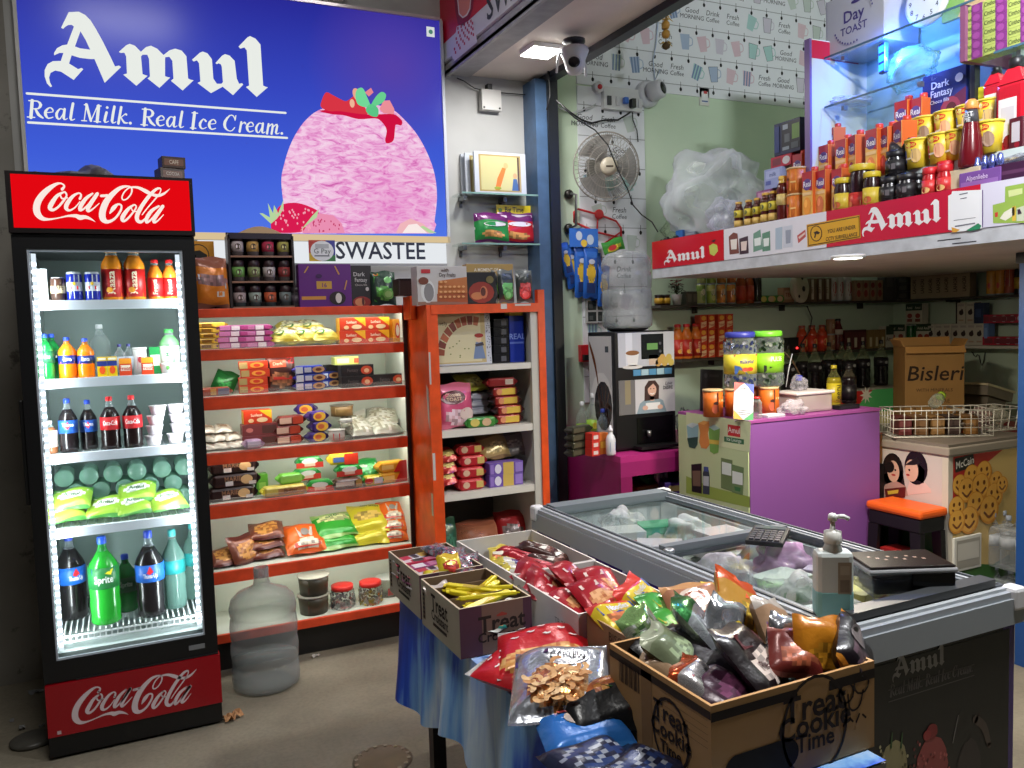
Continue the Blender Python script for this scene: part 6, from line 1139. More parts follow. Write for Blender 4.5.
    D('ketchup',ketchup2,971,2.70,Z1+.075,'tall dark red ketchup bottle with an orange cap among the noodle cups','bottle')
    MB().box(-.06,-.04,0,.06,.04,.073,(196,180,150),'satin',.002).obj('ketchup_tray'); tag(bpy.data.objects['ketchup_tray'],'low carton tray under the tall ketchup bottle','tray'); bpy.data.objects['ketchup_tray'].location=CX(971,Z1,2.71); bpy.data.objects['ketchup_tray'].rotation_euler=(0,0,FQ)
    kj=jar(.1,.027,(176,26,34),(190,24,34),'ketchup_jar',lab=(200,50,50),band=(.1,.7),items=[('r',.1,.6,.9,.85,(226,200,190)),('d',.5,.25,.4,.24,(216,170,110))],lidh=.24)
    for px,X,lb in ((930,2.675,'left'),(945,2.675,'right')): D('kissan',kj,px,X,Z1,f'{lb} one of the two small red-lidded sauce jars by the payment card','jar')
    D('peanut',jar(.11,.03,(176,110,60),(190,120,60),'spread_jar',lidh=.1),937,2.745,Z1,'brown spread jar between the two red-lidded sauce jars','jar'); D('kissan',kj,946,2.75,Z1,'red-lidded sauce jar behind the front pair','jar',0,1.25)
    def candy():
        b=MB(); b.box(-.075,-.03,0,.075,.03,.055,(120,80,150),'gloss',.003); deco(b,[('r',.05,.1,.95,.4,(140,96,166)),('t','Alpenliebe',.45,.45,.3,(206,180,220),.8)],lambda a,z,o:(a-.075,-.0306-o,z),.15,.055); o=b.obj('candy_box')
        for i in range(5): MB().lathe([(.012,0),(.013,.02),(.009,.045),(.004,.05)],(110,120,190),'foil',8,-.055+i*.027,0,.055).obj('wrapped_tube',o)
        return o
    D('candy',candy,985,2.685,Z1,'violet sweet box with shiny wrapped tubes above the payment card','box'); D('candy2',carton(.12,.06,.06,(60,24,56),[('r',.05,.4,.9,.6,(90,50,84))]),1018,2.69,Z1,'dark violet sweet box right of the shiny wrapped tubes','box')
    D('shrink',pouch(.14,.1,.05,(120,122,136),(150,152,166),(170,172,186),m='foil'),1008,2.72,Z1+.061,'silver wrapped pack on the dark violet sweet box','pack',(-1.2,0,FQ))
    rl=carton(.05,.05,.1,(80,20,34),[('r',.2,.2,.8,.85,(190,184,190)),('d',.6,.1,.2,.1,(140,24,40))],'syrup_box')
    D('redlab',rl,1006,2.80,1.986,'dark red labelled syrup box right of the noodle cups','box',.2); D('redlab',rl,1021,2.78,1.986,'dark red labelled syrup box at the right edge of the loft','box',-.1)
    # purple soap cartons on the right glass shelf
    sc_=carton(.085,.07,.031,(150,160,84),[('r',.5,.0,1,1,(108,44,104)),('t','Cinthol',.27,.3,.5,(60,70,40),.65),('d',.72,.5,.16,.4,(130,60,124))],'soap_carton')
    for c,px in enumerate((978,1002)):
        for k in range(6): D('soap',sc_,px,2.84,2.3365+k*.0313,f"{['bottom','second','third','fourth','fifth','top'][k]} carton of the {['left','right'][c]} purple and green soap stack",'carton')
    for k in range(6): D('soap',sc_,1027,2.84,2.3365+k*.0313,f"{['bottom','second','third','fourth','fifth','top'][k]} carton of the soap stack at the very edge of the photo",'carton')
    # on top of the cabinet
    z=2.541
    D('toast',carton(.30,.2,.24,(166,166,176),[('r',.02,.0,.025,1,(60,70,110)),('t','TOAST',.5,.3,.13,(70,60,120)),('t','Day',.5,.5,.2,(70,60,120)),('d',.55,.8,.09,.03,(60,50,110))]+[('d',.5+.34*math.cos(t*.16+3.5),.5+.38*math.sin(t*.16+3.5),.012,.02,(60,50,120)) for t in range(10)]+[('d',.5+.34*math.cos(t*.16+.2),.55+.38*math.sin(t*.16+.2),.012,.02,(60,50,120)) for t in range(10)]),871,2.93,z,'grey toast carton standing on the upper glass shelf','carton')
    def clock():
        b=MB(); b.lathe([(.092,0),(.096,.01),(.09,.022),(.08,.024)],(196,198,206),'satin',32); o=b.obj('wall_clock')
        f=MB(); f.disc(0,0,.081,.081,(206,214,232),lambda a,q:(a,q,.0246),n=32); o2=f.obj('dial',o); n=MB()
        for h in range(12): a=PI/2-h*PI/6; n.text(str(h or 12),.064*math.cos(a),.064*math.sin(a)-.008,.02,(50,54,70),top(.0254),'satin')
        n.obj('numerals',o); h=MB(); h.stroke([(0,0,.006),(0,.045,.004)],(30,30,40),top(.0262),'satin',1); h.stroke([(0,0,.005),(.055,.012,.003)],(30,30,40),top(.0266),'satin',1); h.obj('hands',o); return o
    p=CX(929,2.66,2.90); p.z=PX(929,4,2.90).z; p.z=2.541+.098; o=clock(); o.location=CX(929,p.z,2.90); o.rotation_euler=(PI/2-.05,0,FQ); tag(o,'round white clock leaning above the upper glass shelf','clock')
    D('artboard',carton(.34,.02,.2,(120,160,90),[('p',[(.2,.0),(.5,.9),(.8,.2),(.9,.0)],(206,170,130)),('d',.55,.5,.16,.2,(226,190,150)),('r',.6,.0,1,.4,(110,130,190))],'picture_board'),985,2.92,z,'printed board with pale figures right of the clock','board')
    def lamp():
        b=MB(); b.box(-.02,-.02,-.06,.02,0,.06,(30,60,120),'satin',.004); o=b.obj('emergency_lamp')
        for k in range(3): MB().box(-.016,-.0225,-.05+k*.036,.016,-.02,-.024+k*.036,(30,100,255),'emit8').obj('led_panel',o)
        return o
    o=lamp(); o.location=PX(886,47,2.86); o.location.z=2.532-.062; o.rotation_euler=(0,0,FQ-.3); tag(o,'glowing blue emergency lamp hanging under the upper glass shelf','lamp')
    def polybag(sx,sy,sz,seed,col,bm_='poly'):
        def mk():
            rr=random.Random(seed); b=MB(); bm=bmesh.new(); bmesh.ops.create_icosphere(bm,subdivisions=4,radius=1); 
            from mathutils import noise
            for v in bm.verts:
                n=noise.noise(v.co*1.6+Vector((seed,0,0)))*.45+noise.noise(v.co*3.2+Vector((seed,3,0)))*.15; v.co=Vector((v.co.x*sx,v.co.y*sy,max(-.72,v.co.z)*sz))*(1+n-.22*abs(noise.noise(v.co*2.3+Vector((0,seed,7))))); 
            zm=min(v.co.z for v in bm.verts)
            bm.verts.index_update(); b.add([(v.co.x,v.co.y,v.co.z-zm) for v in bm.verts],[[v.index for v in f.verts] for f in bm.faces],col,bm_); bm.free(); b.sm=[True]*len(b.sm); return b.obj('plastic_bag')
        return mk
    global polybag_; polybag_=polybag
    D('bagsmall',polybag(.07,.1,.02,3,(200,206,226)),852,2.90,2.337,'crumpled white plastic sheet on the lower glass shelf','bag'); D('baggreen',polybag(.11,.075,.085,8,(120,170,140)),912,2.93,2.337,'green-tinted plastic bag of packets on the lower glass shelf','bag')
    # bags and clutter at the left end of the loft
    p=CX(711,Z1,2.84); inst('bigbag',polybag(.17,.27,.2,5,(226,230,240)),p,0,'large crumpled white plastic bag at the left end of the loft','bag',None,1.22); inst('bagfront',polybag(.07,.10,.09,6,(206,206,226)),CX(722,Z1,2.73),0,'small white plastic bag slumped before the large one','bag'); inst('baggreen2',polybag(.09,.12,.08,9,(140,160,130)),CX(680,Z1,2.86),0,'greyish green plastic bag left of the large white one','bag')
    D('blueplug',carton(.06,.05,.05,(40,90,160),[('r',.1,.1,.9,.9,(46,100,170))],'adapter_box'),683,2.72,Z1,'blue adapter box among the cables on the loft','box'); D('greyplug',carton(.09,.05,.03,(90,96,110),[('r',.1,.6,.9,.9,(130,136,150))],'adapter_box'),694,2.72,Z1,'grey adapter box right of the blue one on the loft','box')
    b=MB(); rr=random.Random(4)
    pts=[CX(660+i*1.3,Z1+.008+.012*abs(math.sin(i*1.3)),2.70+.03*math.sin(i*.9)) for i in range(18)]; b.tube(pts,.006,(24,24,26),'satin',5); o=b.obj('black_cable'); tag(o,'tangle of black cable at the left end of the loft','cable')
loft_goods()
# ================================================================ shelves under the loft
SB1,SB2=1.528,1.218
def under_shelves():
    for nm,a,b_,lab in (('wall_shelf',(2.745,3.84,SB1-.014),(4.765,3.995,SB1),'upper dark shelf along the green rear wall under the loft'),('wall_shelf',(2.885,3.84,SB2-.014),(4.765,3.995,SB2),'lower dark shelf along the green rear wall under the loft'),('wall_shelf',(4.60,1.9,SB1-.014),(4.766,3.835,SB1),'upper dark shelf along the right wall under the loft'),('wall_shelf',(4.60,1.9,SB2+.001),(4.766,3.835,SB2+.018),'lower white-edged shelf along the right wall under the loft')):
        white='white' in lab; o=MB().box(*a,*b_,(196,190,176) if white else (60,54,46),'satin').obj(nm); tag(o,lab,'shelf')
        n=3
        for i in range(n):
            t=(i+.5)/n
            if b_[0]-a[0]>1: x=a[0]+(b_[0]-a[0])*t; MB().box(x-.006,3.955,a[2]-.035,x+.006,3.995,a[2],(50,46,40),'satin').obj('bracket',o)
            else: y=a[1]+(b_[1]-a[1])*t; b=MB(); b.box(4.66,y-.01,a[2]-.012,4.766,y+.01,a[2],(30,28,26),'satin'); b.box(4.752,y-.01,a[2]-.15,4.766,y+.01,a[2],(30,28,26),'satin'); b.obj('bracket',o)
under_shelves()
def B1(key,mk,px,z,label,cat,rot=0,Y=3.90,scale=None): return inst(key,mk,CY(px,z+.001,Y),rot,label,cat,None,scale)
def RW(key,mk,px,z,label,cat,rot=0,X=4.66,scale=None): return inst(key,mk,CX(px,z+.001,X),FQ+rot,label,cat,None,scale)
def under_goods():
    z=SB1
    B1('smalljar',jar(.06,.026,(60,40,30),(40,30,26),'small_jar',lab=(206,160,50),band=(.2,.8)),659,z,'small dark jar with a yellow label left of the flower pot','jar'); B1('smalljar',None,666,z,'second small dark jar beside the flower pot','jar')
    def pot():
        o=MB().lathe([(.034,0),(.045,.085),(.047,.09),(.04,.09),(.038,.08)],(206,204,200),'satin',18).obj('flower_pot'); rr=random.Random(6)
        b=MB()
        for i in range(16):
            a=rr.uniform(0,6.28); r=rr.uniform(.01,.075); h=rr.uniform(.12,.2); b.tube([(0,0,.08),(r*.5*math.cos(a),r*.5*math.sin(a),.08+h*.5),(r*math.cos(a),r*math.sin(a),h)],.0018,(50,60,36),'matte',4)
        b.obj('stem',o); b=MB()
        for i in range(60):
            a=rr.uniform(0,6.28); r=rr.uniform(.01,.08); h=rr.uniform(.1,.17); c=Vector((r*math.cos(a),r*math.sin(a),h)); d=Vector((math.cos(a)*.022,math.sin(a)*.022,rr.uniform(-.01,.02))); s=Vector((-d.y,d.x,.006))*.4
            b.add([c-d*.2,c+s+d*.4,c+d,c-s+d*.4],[(0,1,2,3)],rr.choice([(60,70,40),(84,60,56),(46,56,34)]),'matte')
        b.obj('foliage',o); b=MB()
        for i in range(34):
            a=rr.uniform(0,6.28); r=rr.uniform(.0,.06); h=rr.uniform(.16,.215); c=Vector((r*math.cos(a),r*math.sin(a),h))
            for k in range(5): t=k*1.257; b.add([c,c+Vector((.012*math.cos(t),.012*math.sin(t),.006)),c+Vector((.014*math.cos(t+.6),.014*math.sin(t+.6),.003)),c+Vector((.01*math.cos(t+1.2),.01*math.sin(t+1.2),.006))],[(0,1,2,3)],rr.choice([(150,40,50),(120,30,40),(170,60,60)]),'matte')
        b.obj('red_blossom',o); return o
    B1('pot',pot,677,z,'white pot of dark red flowers at the left end of the upper rear shelf','plant',0,3.9,.66)
    dk=carton(.05,.05,.075,(70,66,56),[('r',.2,.2,.8,.8,(96,90,76))])
    for i,px in enumerate((687,693)): B1('dkpack',dk,px,z,['left','right'][i]+' one of the two small dark cartons beside the flower pot','carton')
    cn=lambda c,d:can(.115,.026,[c,c,d,c],items=[('d',.5,.6,.3,.16,(226,220,196)),('d',.5,.3,.3,.14,d),('r',.2,.44,.8,.52,(60,60,50))])
    cc=[((170,180,110),(120,150,70)),((150,170,70),(206,206,120)),((206,130,50),(236,170,80)),((196,110,50),(226,160,70))]
    nm=['pale green','green','orange','deep orange']
    for i,px in enumerate((701,711,721,731)):
        B1('jcan%d'%i,cn(*cc[i]),px,z,f'front {nm[i]} juice can on the upper rear shelf','can',0,3.875); B1('jcan%d'%i,None,px+.5,z+.1165,f'upper {nm[i]} juice can on the upper rear shelf','can',.3,3.89)
    ob=bottle(.19,.03,(170,80,36),(190,70,40),(.1,.55),(150,60,30),fill=.86,neck=.5,items=[('r',.2,.2,.8,.8,(206,110,60))],clr=(170,80,36),topm='gloss')
    for i,px in enumerate((741,749)): B1('obott',ob,px,z,['left','right'][i]+' one of the two orange brown bottles on the upper rear shelf','bottle')
    B1('dkcan',can(.16,.028,[(40,36,30)]*4,items=[('r',.2,.3,.8,.6,(90,84,70))]),757,z,'tall dark can left of the green bottles','can')
    gb=bottle(.205,.03,(30,90,40),(24,80,36),(.4,.62),(24,40,24),fill=.84,items=[('d',.5,.5,.3,.3,(150,190,150))],clr=(50,120,60),topm='tint')
    for i,px in enumerate((765,774)): B1('greenb',gb,px,z,['left','right'][i]+' one of the two green soda bottles on the upper rear shelf','bottle')
    B1('lowpk',carton(.09,.05,.09,(176,130,96),[('r',.1,.2,.9,.8,(196,160,130)),('t','TEA',.5,.4,.25,(150,60,40))]),786,z,'pale pink carton left of the white plastic device','carton')
    def device():
        b=MB(); b.lathe([(.0,0),(.075,0),(.085,.012),(.085,.04),(.07,.05),(0,.05)],(206,196,170),'satin',28,sx=.85,sy=1.1); o=b.obj('plastic_dispenser')
        for x,y,r in ((.005,-.01,.017),(-.005,.055,.012),(-.045,-.055,.01)): MB().lathe([(r,.0505),(r*.9,.0515),(0,.0515)],(50,36,24),'satin',14,x,y).obj('hole',o)
        return o
    o=device(); p=CY(796,SB1+.087,3.87); o.location=p; o.rotation_euler=(PI/2-.05,0,.2); tag(o,'oval cream plastic device with three dark holes on the upper rear shelf','device')
    wc=carton(.05,.06,.145,(110,84,60),[('r',.15,.1,.55,.95,(206,196,176)),('v','DRY',.42,.5,.3,(120,70,50))])
    for i,px in enumerate((810,817.5,825)): B1('whitec',wc,px,z,nth(i,3)+' brown and white cartons right of the cream device','carton')
    rc=can(.155,.027,[(206,200,190)]*4,items=[('d',.5,.55,.36,.24,(170,40,44)),('r',.3,.2,.7,.3,(150,60,60))])
    for i,px in enumerate((832,839,847)): B1('redcan',rc,px,z,nth(i,3)+' white cans with red emblems on the upper rear shelf','can')
    pk=carton(.055,.06,.13,(170,140,110),[('d',.5,.75,.3,.14,(150,60,50)),('d',.5,.35,.3,.18,(160,70,60)),('r',.0,.0,.08,1,(120,90,70))])
    for i,px in enumerate((855,862,869,876)): B1('redpk',pk,px,z,nth(i,4)+' beige cartons with red motifs on the upper rear shelf','carton')
    B1('greybox',carton(.09,.06,.17,(90,86,80),[('r',.2,.5,.8,.95,(106,102,96))]),886,z,'dark grey carton in the corner of the upper shelves','carton')
    # right wall, upper shelf
    RW('greybox',None,893,z,'dark grey carton at the far end of the right wall upper shelf','carton',0,4.67,1.1)
    dkb=carton(.07,.06,.05,(50,46,42),[('r',.1,.2,.9,.8,(80,76,68))])
    for k in range(3): RW('dkb',dkb,906,z+k*.0505,f"{['bottom','middle','top'][k]} dark pack in the stack left of the white cartons",'pack')
    la=carton(.062,.06,.155,(176,160,130),[('v','LAHORI',.65,.5,.42,(60,44,36),.7),('r',.1,.9,.9,.97,(150,130,100))],side=(140,122,96)); 
    xs=(918,926,934,942,950,959,968)
    for i,px in enumerate(xs): RW('lahori',la,px,z,nth(i,7)+' cream drink cartons with upright lettering on the right wall','carton'); 
    if not _P['lahori'].children: MB().lathe([(.014,.155),(.014,.172)],(190,176,150),'satin',10).obj('cap',_P['lahori'])
    yc=can(.185,.03,[(206,140,40)]*4,items=[('r',.2,.2,.8,.8,(216,160,60)),('d',.5,.3,.2,.1,(206,80,40))]); rcan=can(.185,.03,[(176,90,60)]*4,items=[('r',.2,.25,.8,.8,(206,196,176)),('d',.5,.4,.25,.12,(160,50,44))])
    blk=lambda k:MB().lathe([(.03,.183),(.03,.2)],(30,28,26),'satin',14).obj('cap',_P[k])
    for i,px in enumerate((992,1001)):
        RW('yellowcan',yc,px,z,['left','right'][i]+' one of the two orange tins with black lids on the right wall','tin')
        if i==0: blk('yellowcan')
    RW('redtin',rcan,1010,z,'red and cream tin right of the orange tins','tin'); blk('redtin'); RW('blackjar',jar(.19,.035,(40,36,34),(30,28,28),'glass_jar',lab=(206,170,60),band=(.2,.6)),1021,z,'dark jar with a yellow label at the right edge of the upper right shelf','jar')
    # lower rear shelf
    z=SB2
    mo=bottle(.2,.034,(206,110,40),(190,50,34),(.08,.56),(196,36,36),fill=.86,neck=.5,sh=.62,clr=(206,130,60),topm='gloss',items=[('v','Maaza',.6,.5,.36,(236,200,160)),('d',.3,.3,.2,.12,(236,170,60))])
    for i,(px,Y) in enumerate(((672,3.90),(681,3.875),(690,3.90))): B1('mango3',mo,px+6,z,nth(i,3)+' orange mango bottles on the lower rear shelf','bottle',0,Y)
    fr=carton(.05,.05,.083,(206,70,36),[('p',[(.1,.05),(.9,.2),(.9,.55),(.1,.45)],(236,200,150)),('t','Frooti',.5,.2,.2,(190,40,40),.8),('d',.5,.75,.34,.16,(236,170,60)),('r',.0,.95,1,1,(190,40,36))],'juice_carton')
    for k in range(3):
        for i,px in enumerate((701,709,719,727)): B1('frooti3',fr,px,z+k*.0835,f"{nth(i,4)} in the {['bottom','middle','top'][k]} row of red mango cartons",'carton')
    ro=bottle(.165,.032,(190,70,36),(206,60,36),(.05,.6),(150,60,40),fill=.86,neck=.55,items=[('d',.5,.55,.3,.25,(226,180,110)),('r',.2,.05,.8,.25,(226,130,50))],clr=(190,90,50),topm='gloss')
    for i,px in enumerate((802,812,822)): B1('redor',ro,px,z,nth(i,3)+' orange drink bottles right of the big sweet jars','bottle')
    tt=can(.1,.028,[(150,110,80)]*4,items=[('v','TEA',.6,.5,.3,(206,190,160)),('d',.5,.25,.3,.15,(120,60,40))])
    for k in range(2): B1('teatin',tt,830.5,z+k*.1015,['lower','upper'][k]+' brown tin in the pair beside the orange drink bottles','tin')
    B1('maroonb',bottle(.2,.03,(90,30,26),(190,176,160),(.5,.66),(30,24,24),fill=.82,neck=.5,clr=(110,40,34),topm='gloss'),838,z,'maroon bottle with a pale label beside the brown tins','bottle')
    mr=carton(.06,.06,.125,(84,26,26),[('r',.3,.1,.7,.6,(196,184,160)),('r',.0,.9,1,1,(60,20,20))])
    for i,px in enumerate((845,852,859)): B1('maroonc',mr,px,z,nth(i,3)+' maroon cartons with white panels on the lower rear shelf','carton')
    tn=carton(.05,.06,.12,(130,104,60),[('r',.3,.1,.7,.6,(196,184,150))])
    for i,px in enumerate((867,873,879)): B1('tanc',tn,px,z,nth(i,3)+' tan cartons with pale panels on the lower rear shelf','carton')
    B1('whtgrn',carton(.07,.06,.14,(190,186,170),[('r',.0,.6,1,1,(40,60,36)),('t','Amul',.5,.3,.2,(90,60,50),.8)]),886,z,'white and green milk carton near the shelf corner','carton')
    # big bottles standing on the low cabinet behind the counter
    bz=1.0; o=empty('rear_cabinet',(0,0,0)); tag(o,'low rear cabinet behind the purple counter holding the dark soda bottles','cabinet')
    b=MB(); b.box(3.04,3.45,0,4.3,3.83,bz-.02,(60,60,54),'satin'); b.obj('body',o); b=MB(); b.box(3.03,3.43,bz-.02,4.31,3.835,bz,(150,140,126),'satin'); b.obj('cabinet_top',o)
    db=bottle(.28,.042,(18,12,14),(30,26,30),(.42,.6),(24,18,20),fill=.62,neck=.26,sh=.55,clr=(150,160,120),items=[('d',.5,.5,.2,.2,(150,150,150))])
    for i,(px,Y) in enumerate(((788,3.6),(803,3.72),(815,3.6),(829,3.7),(842,3.7),(849,3.58),(863,3.62),(881,3.66))): inst('darkb',db,CY(px,bz+.001,Y),0,nth(i,8)+' dark soda bottles on the rear cabinet','bottle')
    # lit red and green freezer end beside it
    P=PY(857,410,3.32); q=PY(893,388,3.32); o=MB().box(P.x-.35,3.32,0,q.x,3.42,q.z,(196,190,176),'satin').obj('printed_freezer'); tag(o,'freezer with a bright red and green printed front behind the purple counter','freezer')
    l=MB(); f=lambda k:front(3.3194-k*.0005); x0,x1,zt=P.x-.3,q.x,q.z; l.rect(x0,zt-.3,x1,zt,(90,190,110),f(0)); l.poly([(x0,zt-.16),(x0,zt),(x0+.42,zt),(x0+.28,zt-.1)],(190,40,36),'satin',f(1)); l.poly([(x0,zt-.5),(x1,zt-.5),(x1,zt-.13),(x0+.3,zt-.12),(x0,zt-.16)],(226,216,150),'satin',f(1))
    c=PY(866,395,3.32); l.poly([(c.x+(.05 if i%2 else .022)*math.cos(i*PI/9),c.z+(.05 if i%2 else .022)*math.sin(i*PI/9)) for i in range(18)],(236,230,210),'satin',f(2)); l.obj('front_print',o)
    # --- right wall lower shelf
    z=SB2+.019
    ag=carton(.062,.06,.13,(190,184,164),[('r',.0,.66,1,1,(36,60,40)),('d',.5,.4,.3,.12,(150,60,50)),('r',.2,.1,.8,.25,(120,60,50)),('t','Amul',.5,.74,.13,(206,200,180),.8)])
    for i,px in enumerate((896,904)): RW('amg',ag,px,z,['left','right'][i]+' one of the two white and green milk cartons before the green tins','carton')
    gt=can(.125,.028,[(30,84,40)]*4,items=[('r',.2,.3,.8,.6,(60,120,70))])
    for i,px in enumerate((911,918)): RW('gtin',gt,px,z,['left','right'][i]+' one of the two green tins on the lower right shelf','tin')
    RW('amg',None,923.5,z,'white and green milk carton right of the green tins','carton'); RW('amg',None,930,z,'white and green milk carton left of the row of white cartons','carton')
    RW('amg',None,913,z+.1315,'white and green milk carton stacked above the green tins','carton',0,4.67); RW('amg',None,921,z+.1315,'right milk carton stacked above the green tins','carton',0,4.67)
    wl=carton(.055,.06,.128,(196,190,174),[('d',.5,.52,.28,.12,(50,36,36)),('d',.6,.6,.12,.1,(50,36,36)),('r',.2,.12,.8,.2,(176,150,130)),('r',.15,.82,.85,.92,(170,160,150))],side=(150,144,130))
    xs=(934,942,950,958.5,966.5,974.5,982.5)
    for i,px in enumerate(xs): RW('whitelow',wl,px,z,nth(i,7)+' white cartons with dark emblems in the lower right row','carton')
    for i,px in enumerate((964.5,973.5)): RW('whitelow',wl,px,z+.1285,['left','right'][i]+' one of the two white cartons stacked above the lower right row','carton')
    RW('bluecar',carton(.06,.06,.122,(36,50,84),[('r',.2,.3,.8,.7,(60,80,120))]),981.5,z+.1285,'dark blue carton beside the two stacked white cartons','carton')
    RW('bluelow',carton(.03,.06,.128,(90,120,170),[('r',.2,.2,.8,.8,(120,150,196))]),989,z,'slim blue carton right of the white cartons','carton')
    rl=carton(.062,.06,.128,(206,66,40),[('r',.12,.08,.86,.94,(206,190,176)),('v','Lassi',.62,.5,.36,(90,50,44)),('d',.5,.18,.24,.06,(190,60,50))],side=(196,50,34))
    for i,px in enumerate((996,1006,1014.5,1023)): RW('redlow',rl,px,z,nth(i,4)+' red-edged white cartons at the right of the lower shelf','carton',0,4.66)
    for i,px in enumerate((992.5,1001.5,1010,1019)): RW('redlow',rl,px,z+.1285,nth(i,4)+' red-edged white cartons stacked in the upper right row','carton',0,4.665)
    b=MB(); p=CX(981,1.21,4.76); b.tube([p+Vector((-.004,.06-.01*i,-.02-.012*abs(math.sin(i*.7))*i)) for i in range(10)],.003,(30,28,26),'satin',5); o=b.obj('black_cable'); tag(o,'thin black cable hanging below the lower right shelf','cable')
under_goods()
# ================================================================ on the purple counter
def counter_goods():
    z=KZ+.001
    def C(key,mk,px,Y,label,cat,rot=0,dz=0,scale=None): return inst(key,mk,CY(px,z+dz,Y),rot,label,cat,None,scale)
    ct=tub(.125,.044,.044,(206,104,30),(206,176,130),'drink_tub',items=[('r',.45,.0,1,.95,(216,116,36)),('r',.5,.55,.9,.63,(236,190,130)),('d',.28,.5,.16,.06,(60,36,30)),('d',.22,.3,.2,.16,(190,90,60)),('r',.36,.2,.42,.9,(84,44,30))])
    for px,Y,lb in ((713,3.02,'left'),(735,2.98,'middle'),(769,2.94,'right')): C('orangetub2',ct,px,Y,f'{lb} orange drink tub on the purple counter','tub')
    C('orangetub2',None,752,3.08,'orange drink tub behind the payment stand on the purple counter','tub')
    def bigjar(lab,lid,sp,items,lab2=None):
        def mk():
            o=jar(.25,.072,(176,186,190),lid,'sweet_jar','clear',lab=lab,band=(.28,.66),items=items,speck=(sp,240,.92),lidh=.09,rim=.82,lidm='satin')(); return o
        return mk
    C('milkjar',bigjar((206,190,50),(50,56,150),[(90,100,150),(206,210,226),(70,84,140)],[('t','milkybar',.5,.55,.22,(40,50,130),.75),('d',.6,.25,.14,.1,(190,60,40)),('d',.4,.24,.12,.1,(190,70,50)),('p',[(.0,0),(.5,.0),(.2,.4),(0,.45)],(60,90,150)),('r',.0,.92,1,1,(190,50,60))]),740.5,2.985,'big sweet jar with a blue lid and yellow label','jar',-.25,.126,1.02)
    C('pulsejar',bigjar((130,190,40),(110,196,50),[(40,60,40),(206,216,206),(70,100,60),(150,170,150)],[('t','PULSE',.5,.6,.24,(226,236,220),.75),('p',[(0,.0),(1,.0),(1,.35),(.6,.45),(.3,.3),(0,.4)],(20,30,20))]),767.5,2.965,'big sweet jar with a lime green lid and label','jar',-.15,.126,1.02)
    # payment stand, its code left blank
    p=CY(743,z+.001,2.82); o=MB().box(-.045,-.002,0,.045,.002,.165,(190,190,196),'satin').obj('payment_stand',None,p,(-.30,.16,-.35)); tag(o,'white payment card stand with coloured corners leaning on the orange tubs','card')
    l=MB(); f=lambda k:front(-.0026-k*.0005); l.poly([(-.045,.12),(-.045,.165),(.0,.165)],(190,60,56),'satin',f(0)); l.poly([(.045,.12),(.045,.165),(0,.165)],(60,80,170),'satin',f(0)); l.poly([(-.045,.04),(-.045,0),(0,0)],(206,150,60),'satin',f(0)); l.poly([(.045,.04),(.045,0),(0,0)],(70,150,90),'satin',f(0)); 
    l.poly([(.04*math.cos(t),.0825+.075*math.sin(t)) for t in [i*PI/14 for i in range(28)]],(196,196,202),'satin',f(1))
    for zz,w in ((.04,.05),(.03,.06),(.022,.044),(.14,.03)): l.rect(-w/2,zz,w/2,zz+.003,(100,100,110),f(2))
    l.text('G Pay',0,.128,.012,(90,90,100),f(2),'satin'); l.obj('print',o); MB().box(-.02,.002,0,.02,.05,.004,(206,206,210),'satin').obj('foot',o)
    C('redbot',bottle(.095,.022,(176,176,170),None,cap=(206,40,40),name='small_bottle',m='clear',neck=.6,sh=.7),757,2.84,'small clear bottle with a red cap beside the payment stand','bottle')
    C('menu',carton(.13,.01,.2,(30,28,30),[('d',.2,.85,.08,.06,(60,58,60)),('r',.35,.82,.8,.88,(54,50,54))],'menu_board'),711,3.2,'black menu board leaning behind the orange tubs','board',(-.05,.08,0))
    # white tub with a polythene bag
    def wtub():
        b=MB(); b.box(-.11,-.07,0,.11,.07,.09,(206,190,186),'milky',.012); o=b.obj('storage_tub'); r=MB(); r.box(-.118,-.078,.082,.118,.078,.096,(216,206,204),'satin',.005); r.obj('rim',o); return o
    C('wtub',wtub,804,2.92,'white translucent tub of odds and ends on the purple counter','tub')
    bag=polybag_(.075,.05,.035,12,(206,200,210)); C('bagc',bag,793,2.835,'crumpled white polythene bag in front of the translucent tub','bag')
    C('paperbag',polybag_(.04,.04,.04,15,(190,186,196)),799,2.93,'small crumpled bag with a blue clip on the translucent tub','bag',0,.097); MB().box(-.012,-.012,.045,.012,.012,.07,(40,50,190),'satin',.004).obj('clip',_P['paperbag'])
    fz=bottle(.2,.034,(150,136,30),(206,186,40),(.1,.56),(190,170,40),fill=.7,neck=.36,sh=.6,clr=(150,150,90),items=[('v','jeeru',.6,.5,.5,(50,40,24))])
    C('fizz',fz,834,2.99,'yellow-labelled soda bottle beside the translucent tub','bottle'); C('darkfizz',bottle(.19,.036,(24,16,18),(20,16,20),(.1,.5),(30,26,26),fill=.7,neck=.4,sh=.6,clr=(120,110,90)),849,3.02,'dark soda bottle right of the yellow-labelled one','bottle')
    C('remote',carton(.13,.045,.02,(24,22,26),[('r',.05,.2,.9,.8,(36,34,40))],'remote_control'),846,2.86,'black remote control lying on the purple counter','remote')
    C('papers',carton(.1,.07,.012,(206,206,216),[('r',.0,.3,1,.6,(150,150,160))],'paper_pad'),771,2.84,'white pad of paper on the purple counter','paper')
    b=MB(); p=CY(786,z+.11,3.0); b.tube([p,p+Vector((.02,0,.09)),p+Vector((.05,.01,.155))],.0025,(206,206,210),'satin',5); o=b.obj('white_straw'); tag(o,'thin white straw standing in the translucent tub','straw')
    b=MB(); q=[PY(x,y,3.3) for x,y in ((783,351),(792,360),(800,375),(806,386),(809,392))]; b.tube(q,.004,(110,90,60),'satin',5); o=b.obj('brown_cable'); tag(o,'brown cable drooping behind the sweet jars to the translucent tub','cable')
